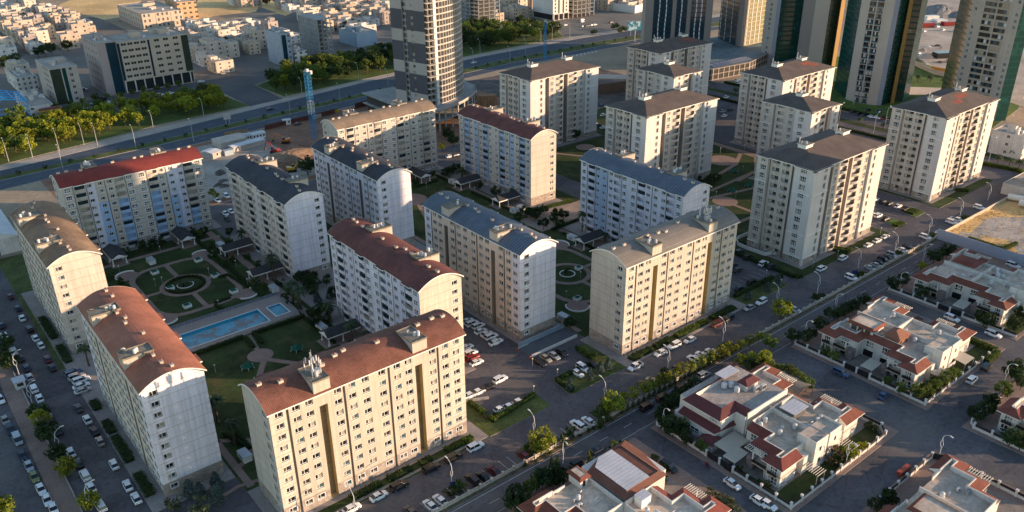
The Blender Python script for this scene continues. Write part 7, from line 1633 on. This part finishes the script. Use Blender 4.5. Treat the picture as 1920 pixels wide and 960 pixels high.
# ------------------------------------------------------------------ buildings of the town
TB = [pm('town_render_%d' % i, c, .9, .14, .15, 1.5, rnd=.1, extra=streaks(.15)) for i, c in enumerate(((.58, .50, .41), (.48, .39, .31), (.66, .61, .55), (.40, .34, .30), (.56, .45, .33)))]
TR_ = pm('town_flat_roof', (.40, .35, .29), .95, .2, .2, 1., rnd=.12)
HP = []
def town_house(seed):
    r = random.Random(seed); root = thing('town_house', 'prototype', 'house'); m = TB[seed % 5]; w, d = r.uniform(8.5, 13.5), r.uniform(12, 17.5); h = r.choice((6.4, 6.4, 9.4, 9.4, 12.5)); mb = MB()
    mb.box(-w / 2, w / 2, -d / 2, d / 2, 0, h, m, TR_); mb.box(-w / 2 - .8, -w / 2, -d / 2 + 2, d / 2 - 3, 3.0, h - .3, m); 
    for a in ((-w / 2, w / 2, -d / 2, -d / 2 + .25), (-w / 2, w / 2, d / 2 - .25, d / 2), (-w / 2, -w / 2 + .25, -d / 2 + .25, d / 2 - .25), (w / 2 - .25, w / 2, -d / 2 + .25, d / 2 - .25)): mb.box(*a, h, h + .9, m)
    link(mb.mesh('walls'), 'walls', root)
    mb = MB(); x, y = r.uniform(-w / 4, w / 4), r.uniform(-d / 4, d / 3); mb.box(x - 2.4, x + 2.4, y - 3.4, y + 3.0, h, h + 2.7, m, TR_); mb.box(x - 3.2, x - 2.4, y - 1, y + 1, h, h + 1.4, m, TR_); link(mb.mesh('stair_hut'), 'stair_hut', root)
    wm = MB(); wm.box(-.6, .6, -.05, .05, 0, 1.2, GL[r.choice((0, 1, 1))]); wme = wm.mesh('window')
    for k in range(int(h // 3.1)):
        for i in range(2): link(wme, 'window', root, (-w / 2 - (.82 if k and -d / 2 + 2.6 < -d / 2 + d * (i + .5) / 2 < d / 2 - 3.6 else .02), -d / 2 + d * (i + .5) / 2, 1.1 + 3.1 * k), PI / 2)
        for i in range(2): link(wme, 'window', root, (-w / 2 + w * (i + .5) / 2, -d / 2 - .02, 1.1 + 3.1 * k))
    mb = MB(); c = (r.uniform(-w / 3, w / 3), r.uniform(-d / 3, 0), h); mb.lathe([(.6, .3), (.6, 1.5), (.1, 1.7)], c, TANK, 8); link(mb.mesh('water_tank'), 'water_tank', root)
    return root
HPOLY = {'at the far upper left': [(0, 0), (45, 6), (115, 18), (190, 50), (152, 66), (98, 60), (70, 96), (0, 106)], 'behind the big office block': [(95, 62), (160, 72), (158, 98), (122, 88)], 'right of the big office block': [(340, 45), (402, 40), (482, 85), (480, 128), (440, 132), (366, 112), (338, 72)],
         'left of the bare concrete frame': [(402, 35), (482, 45), (566, 66), (560, 92), (500, 94), (482, 84)], 'left of the banded high-rise': [(572, 22), (735, 8), (735, 52), (640, 58), (625, 60), (560, 45)], 'at the top beside the fields': [(385, 0), (735, 0), (735, 8), (560, 18), (500, 5), (460, 14)], 'right of the banded high-rise': [(876, 0), (1000, 0), (1000, 30), (958, 34), (932, 44), (910, 40)], 'beside the blue steel frame': [(20, 132), (52, 128), (56, 168), (24, 168)], 'along the top edge': [(1120, 0), (1205, -6), (1200, 16), (1120, 12)], 'along the upper right edge': [(1740, 0), (1790, -4), (1795, 18), (1745, 16)]}
AVOID = [(128, 190, 568, 620), (88, 120, 565, 618), (225, 300, 568, 616), (320, 350, 596, 632), (216, 285, 786, 870), (435, 470, 583, 620), (498, 580, 574, 630)]
cand = {}; hr = random.Random(9)
for ix in range(75):
    for iy in range(40):
        x = 40 + ix * 12.2 + (ix // 3) * 6.5 + hr.uniform(-1, 1); y = 560 + iy * 17.0 + (iy // 3) * 9
        px_, py_ = PX((x, y, 3))
        if any(a - 6 < x < b + 6 and c - 9 < y < d + 9 for a, b, c, d in AVOID): continue
        for place, poly in HPOLY.items():
            if inside((px_, py_), poly): cand.setdefault(place, []).append((px_, x, y)); break
for place, L_ in cand.items():
    L_.sort(); L_ = [c for c in L_ if hr.random() < .93][:70]
    for i, (px_, x, y) in enumerate(L_):
        s = hr.randrange(9); rz = hr.choice((0, 0, PI)) if False else 0.
        if len(HP) <= 8 and not any(h[0] == s for h in HP): hh = town_house(s); HP.append((s, hh)); hh.location = (x, y, 0)
        else: hh = dup(next((h[1] for h in HP if h[0] == s)), (x, y, 0), rz, sc=(hr.uniform(.82, 1.1), hr.uniform(.85, 1.1), hr.uniform(.8, 1.2)))
        tag(hh, (f'{nth(i)} flat roofed house from the left {place}'), 'house', 'low flat roofed town houses')
def slab_building(label, x0, x1, y0, y1, H, m, rows, cols_f, cols_s, ww, wh, strips=(), ground=None, frame=None, name='office_building', base=0.):
    """rectangular building; front faces -y, flank faces -x; strips = (u0,u1,material) full height bands on the front"""
    r = thing(name, label, name.replace('_', ' '), (x0, y0, 0)); L, W = x1 - x0, y1 - y0; mb = MB(); items = []; fh = (H - base) / rows
    rr = random.Random(label)
    def side(T, Lx, cols, loc, rz, st):
        ops = [(a * Lx, b * Lx, base + .01, H - .8, .25, (mm, m)) for a, b, mm in st]
        for k in range(rows):
            for c in cols:
                u = c * Lx; z = base + k * fh + fh * .38
                if any(a * Lx - ww / 2 < u < b * Lx + ww / 2 for a, b, _ in st): continue
                ops.append((u - ww / 2, u + ww / 2, z, z + wh, .25, None)); p = T(u, .2, z); items.append(('window', ('sb', ww, wh), (lambda q: (q.box(-ww / 2, ww / 2, 0, .03, 0, wh, GL[0]), q.box(-.05, .05, -.04, 0, 0, wh, FRAME))), p, rz))
        if base: ops.append((.6, Lx - .6, .3, base - .6, .8, (GL[0], m)))
        facade(mb, T, 0, Lx, 0, H, ops, lambda u, z: m)
    side(lambda u, d, z: (u, d, z), L, cols_f, 0, 0., strips); side(lambda u, d, z: (d, W - u, z), W, cols_s, 0, -PI / 2, ())
    mb.face([(L, 0, 0), (L, W, 0), (L, W, H), (L, 0, H)], m); mb.face([(0, W, 0), (L, W, 0), (L, W, H), (0, W, H)], m); mb.face([(0, 0, H - .5), (L, 0, H - .5), (L, W, H - .5), (0, W, H - .5)], TR_)
    for a in ((0, L, 0, .3), (0, L, W - .3, W), (0, .3, .3, W - .3), (L - .3, L, .3, W - .3)): mb.box(a[0], a[1], a[2], a[3], H - .02, H + .02, m)
    mb.build('walls', r); put_parts(r, items)
    for i in range(3):
        mb = MB(); x, y = L * rr.uniform(.15, .7), W * rr.uniform(.3, .7); mb.box(x, x + min(6, L * .2), y, y + min(6, W * .25), H - .5, H + rr.uniform(1.4, 3), m, TR_); mb.build('roof_hut', r)
    for i in range(4):
        mb = MB(); x, y = L * rr.uniform(.1, .9), W * rr.uniform(.15, .6); mb.box(x, x + 1.6, y, y + 1.2, H - .5, H + .9, TANK); mb.build('roof_unit', r)
    if base:
        for i in range(int(L / 6) + 1): mb = MB(); u = min(i * 6., L - .7); mb.box(u, u + .7, -1.2, -.5, 0, base, TB[2]); mb.build('pillar', r)
        mb = MB(); mb.box(0, L, -1.3, -.01, base - .5, base, m); mb.build('canopy', r)
    return r
lin = lambda n, a=.06, b=.94: [a + (b - a) * i / (n - 1) for i in range(n)]
OFW = pm('office_beige_cladding', (.50, .41, .32), .85, .08, .1, extra=lines(2, 1.1, .04, 0, .85)); OFP = pm('office_pinkish_cladding', (.38, .31, .29), .85, .08, .1)
slab_building('big beige office block with ribbon windows and dark glass corner', 142, 187, 573.5, 604, 32.5, OFW, 6, [.09, .18, .27, .36, .55, .68, .82], [.12, .26, .4, .55, .7, .85], 3.1, 1.5, ((.0, .035, TEAL), (.42, .45, TEAL), (.90, 1.0, OLV)), base=8.0)
slab_building('grey pink wing of the big office block', 130.5, 141.9, 574.5, 611, 33.5, OFP, 7, [], lin(5, .2, .85), 1.5, 1.5, ((.45, .98, TEAL),))
slab_building('small office block with green glass stripe and brown flank', 100, 116, 571.5, 608, 22.5, pm('brown_office_render', (.44, .38, .33), .9, .1), 6, [.74], lin(4, .55, .85), 1.6, 1.5, ((.02, .40, OLV), (.44, .58, GRN3)))
slab_building('white mansion with arched front beside the blue steel frame', 89, 100, 622, 662, 9.5, TB[2], 3, lin(4), lin(7), 1.2, 1.5, name='white_mansion'); slab_building('low white workshop beside the blue steel frame', 82, 94, 551, 598, 6.5, TB[2], 2, lin(2), [], 1.6, 1.2, name='workshop')
slab_building('tall narrow building with a blind pale blue grey flank and brown frame', 252.6, 260.5, 575, 600, 23.3, pm('blue_grey_blind_wall', (.33, .38, .44), .9, .12, .2), 6, [.78], [], 1.4, 1.5, ((.12, .55, TEAL),), name='narrow_building'); slab_building('small white shop house at the foot of the narrow building', 262, 272, 575, 588, 9.3, TB[2], 3, lin(3), [], 1.8, 1.5, name='shop_house')
slab_building('low blue grey warehouse with white end wall', 327.5, 346, 600, 629, 11.0, pm('blue_grey_warehouse', (.26, .33, .40), .85, .1, .2, extra=lines(1, 4, .2, 0, 1.2)), 2, [], [], 1, 1, name='warehouse')
slab_building('wide pale school like building with tall pilasters', 222, 258, 793, 865, 13.9, OFW, 3, lin(9), lin(10), 1.6, 2.4, ((.30, .33, TB[4]), (.67, .70, TB[4])), name='school_building'); slab_building('taller sandy building with round corner beside the pale school', 262, 280, 817, 850, 17, pm('sandy_orange_render', (.48, .31, .18), .9, .1), 4, lin(4), lin(4), 2.4, 1.8, name='sandy_building')
slab_building('white commercial building with tall window strips and gold shopfront', 521.5, 541, 583.5, 612, 31, pm('white_commercial_render', (.60, .57, .53), .9, .08, .1), 8, lin(4, .15, .85), [], 1.6, 1.9, ((.32, .42, OLV), (.60, .70, OLV)), base=6.0, name='commercial_building')
slab_building('small white flat roofed building beyond the boulevard bend', 437.6, 451, 145, 160.5, 11.7, TB[2], 3, lin(3), [.5], 1.2, 1.3, name='flat_roofed_building'); slab_building('low beige building with palms in front at the right edge', 453, 476, 136, 161, 5.2, TB[0], 1, lin(3), lin(3), 1.6, 1.2, name='flat_roofed_building'); slab_building('low white walled shed with beige flat roof at the right edge', 384, 412, 97, 131.5, 5.0, TB[2], 1, [], [], 1, 1, name='flat_roofed_shed')
slab_building('plain sandy house behind the commercial building', 500, 519, 611, 632, 9.6, TB[4], 3, lin(3), lin(3), 1.5, 1.4, name='sandy_house')
def bare_frame(label, x0, x1, y0, y1, H, n, cx, cy, wallflank=False, blue=False):
    r = thing('unfinished_building', label, 'unfinished building', (x0, y0, 0)); L, W = x1 - x0, y1 - y0; fh = H / n
    for k in range(1, n + 1): mb = MB(); mb.box(-.3, L + .3, -.3, W + .3, k * fh - .35, k * fh, CONC); mb.build('floor_slab', r)
    for i in range(cx):
        for j in range(cy):
            if 0 < i < cx - 1 and 0 < j < cy - 1: continue
            x, y = L * i / (cx - 1), W * j / (cy - 1); mb = MB(); mb.box(x - .3, x + .3, y - .3, y + .3, 0, H, CONC); mb.build('column', r)
    mb = MB(); mb.box(L * .35, L - .8, W * .4, W - .5, 0, H - .4, DARK); mb.build('inner_core', r)
    if wallflank: mb = MB(); mb.box(-.2, .0, .3, W - .3, .1, H - .4, pm('grey_block_infill', (.25, .25, .25), .9, .15, .3, extra=bricks(.8, .4, .03, .7))); mb.build('block_wall', r)
    if blue: mb = MB(); mb.box(.2, L - .2, -.1, .1, .1, fh - .5, BLUEP); mb.build('hoarding', r)
bare_frame('tall bare concrete frame with grey block flank wall', 284.5, 295, 579, 610, 29, 9, 4, 6, True); bare_frame('bare concrete frame with blue ground floor behind the high-rise', 440, 463, 588, 612, 26, 8, 5, 5, False, True); bare_frame('sunlit bare concrete frame beside the white commercial building', 545, 572, 582, 612, 26, 7, 6, 5)
# blue portal frame of an unfinished hall
r = thing('steel_frame', 'bright blue steel portal frame of an unfinished hall', 'steel frame', (58, 557, 0)); SB = pm('bright_blue_steel', (.08, .40, .72), .5, .08)
for i in range(5):
    y = i * 7.; mb = MB(); mb.tube([(0, y, 0), (0, y, 9), (12, y, 12), (24, y, 9), (24, y, 0)], .6, SB, 4); mb.build('portal', r)
for k, (x, z) in enumerate(((0, 9), (0, 4.5), (12, 12), (24, 9), (24, 4.5), (6, 10.5), (18, 10.5))): mb = MB(); mb.tube([(x, 0, z), (x, 28, z)], .3, SB, 4); mb.build('purlin', r)
for z in (3.2, 6.2): mb = MB(); mb.tube([(0, -.2, z), (24, -.2, z)], .28, SB, 4); mb.build('rail', r)
# arched white shed by the left bend
r = thing('arched_shed', 'big white shed with arched roof at the left edge', 'shed', (2, 349, 0)); mb = MB(); mb.box(0, 34, 0, 46, 0, 6.5, TB[2]); mb.build('walls', r); mb = MB(); N = 12
for i in range(N): f = lambda t: (-.5 + 35 * t, 6.5 + 4.2 * (1 - (2 * t - 1) ** 2)); a, b = f(i / N), f((i + 1) / N); mb.face([(a[0], -.5, a[1]), (b[0], -.5, b[1]), (b[0], 46.5, b[1]), (a[0], 46.5, a[1])], WR); mb.face([(a[0], -.3, 6.4), (b[0], -.3, 6.4), (b[0], -.3, b[1]), (a[0], -.3, a[1])], TRIM)
mb.build('arched_roof', r)
for i in range(3): mb = MB(); mb.box(4 + i * 9, 9 + i * 9, -.05, 0, .1, 3.6, pm('dark_teal_door', (.03, .08, .10), .6, .1)); mb.build('door', r)
t = thing('fuel_canopy', 'yellow edged canopy with clay tiled top beside the blue frame', 'canopy', (*G(80, 222)[:2], 0)); mb = MB(); mb.box(-1, 12, 0, 7, 3.4, 4.1, PT['yellow']); c = [(-.6, .4), (11.6, .4), (11.6, 6.6), (-.6, 6.6)]
for f in ([c[0], c[1], (9, 3.5), (2, 3.5)], [c[2], c[3], (2, 3.5), (9, 3.5)], [c[3], c[0], (2, 3.5)], [c[1], c[2], (9, 3.5)]): mb.face([(*p, 4.12 if p in c else 5.2) for p in f], TILE)
mb.build('roof', t)
for x, y in ((0, 1), (11, 1), (0, 6), (11, 6)): mb = MB(); mb.box(x - .2, x + .2, y - .2, y + .2, 0, 3.4, TB[2]); mb.build('post', t)
# billboards, tanks, far walls
t = thing('billboard', 'blue and white billboard on a pole at the highway bend', 'billboard', (*G(1190, 78)[:2], 0), -.4); mb = MB(); mb.tube([(0, 0, 0), (0, 0, 9)], .35, METAL, 7); mb.build('pole', t); mb = MB(); mb.box(-7, 7, -.25, .25, 9, 16, pm('billboard_face', (.45, .62, .72), .6, 0, extra=lambda t, o, c: t.mix(t.rng(t.noise(o, .25, 2), 0, 1, .48, .52), c, (.03, .22, .34)))); mb.build('board', t)
t = thing('billboard', 'small pale signboard on the highway median', 'billboard', (*G(428, 234)[:2], .15), -.3); mb = MB(); mb.tube([(-1, 0, 0), (-1, 0, 3)], .15, METAL, 6); mb.build('post', t); mb = MB(); mb.tube([(1, 0, 0), (1, 0, 3)], .15, METAL, 6); mb.build('post', t); mb = MB(); mb.box(-2, 2, -.1, .1, 3, 6.5, pm('pale_sign_face', (.50, .44, .42), .7, .15, 1.)); mb.build('board', t)
for i, (x, y) in enumerate(((1905, 372), (1926, 384))):
    g = G(x, y, 1.4); t = thing('storage_tank', ['white horizontal storage tank beside the vacant lot', 'second white storage tank cut by the right edge'][i], 'storage tank', (g.x, g.y, 0), -1.3); mb = MB(); mb.tube([(-3.2, 0, 1.7), (-2.9, 0, 1.7), (2.9, 0, 1.7), (3.2, 0, 1.7)], [.9, 1.35, 1.35, .9], TRIM, 14); mb.build('tank', t); mb = MB(); mb.box(-2, -1.6, -1, 1, 0, .6, CONC); mb.box(1.6, 2, -1, 1, 0, .6, CONC); mb.build('cradle', t)
wall('boundary_wall', 'long white wall round the orchard at the top of the picture', [tuple(G(1128, 17)[:2]), tuple(G(1190, 25)[:2]), tuple(G(1208, 20)[:2])], 7, TRIM, .5); wall('boundary_wall', 'pale wall across the storage yard', [tuple(G(1712, 122)[:2]), tuple(G(1752, 140)[:2]), tuple(G(1785, 146)[:2])], 3, PALEC, .4)
wall('boundary_wall', 'orange brown site wall behind the beige tower', [tuple(G(1745, 132)[:2]), tuple(G(1785, 140)[:2])], 3, pm('orange_hoarding', (.42, .22, .06), .8, .1), .3)
for i, (x, y, w_, d_, h_, mm, lab) in enumerate(((1718, 52, 30, 6, 4, PT['red'], 'long red brown trailer in the storage yard'), (1778, 48, 12, 5, 3.5, PT['red'], 'short red container in the storage yard'), (1760, 45, 10, 8, 4, TRIM, 'white truck body in the storage yard'), (1745, 38, 12, 6, 4, TRIM, 'white container near the gravel cone'), (1770, 108, 16, 7, 4, GL[0], 'black covered stack in the storage yard'), (1738, 46, 8, 5, 3, PALEC, 'pale skip beside the red brown trailer'))):
    g = G(x, y); t = thing('container', lab, 'container', (g.x, g.y, .12), -.5); mb = MB(); mb.box(-w_ / 2, w_ / 2, -d_ / 2, d_ / 2, .4, h_, mm); mb.build('box', t); mb = MB(); mb.box(-w_ / 2 + .5, w_ / 2 - .5, -d_ / 2 + .4, d_ / 2 - .4, 0, .4, BLACK); mb.build('base', t)
rk = random.Random(8)
for i in range(16):
    x, y = rk.uniform(1715, 1800), rk.uniform(78, 122); heap(f'{nth(i)} low rubble pile of the storage yard behind the green towers', G(x, y), rk.uniform(2, 5), rk.uniform(1.5, 4), rk.uniform(.8, 2.2), rk.choice((MATS['dark_rubble'], MATS['rubble_ground'], GRV, TRIM)), 40 + i)
# ------------------------------------------------------------------ light
EL, AZX, AZY = math.radians(9.5), .74, -.67
sd = Vector((AZX * math.cos(EL), AZY * math.cos(EL), math.sin(EL))).normalized()
sun = bpy.data.objects.new('sun', bpy.data.lights.new('sun', 'SUN')); COL.objects.link(sun)
sun.data.energy = 3.9; sun.data.angle = math.radians(.5); sun.data.color = (1.0, .69, .45)
sun.rotation_euler = (-sd).to_track_quat('-Z', 'Y').to_euler(); sun.location = (200, -200, 300)
w = bpy.data.worlds.new('World'); SC.world = w; w.use_nodes = True
nt = w.node_tree; bg = nt.nodes['Background']; sky = nt.nodes.new('ShaderNodeTexSky'); sky.sky_type = 'NISHITA'
sky.sun_disc = False; sky.sun_elevation = EL; sky.sun_rotation = math.atan2(AZX, AZY); sky.altitude = 0; sky.air_density = 1.0; sky.dust_density = .25; sky.ozone_density = 1.5
nt.links.new(sky.outputs[0], bg.inputs[0]); bg.inputs[1].default_value = .135
vs = SC.view_settings; vs.view_transform = 'Standard'; vs.look = 'None'; vs.gamma = 1; vs.use_curve_mapping = False; vs.exposure = 1.2
SC.cycles.max_bounces = 8; SC.cycles.diffuse_bounces = 5
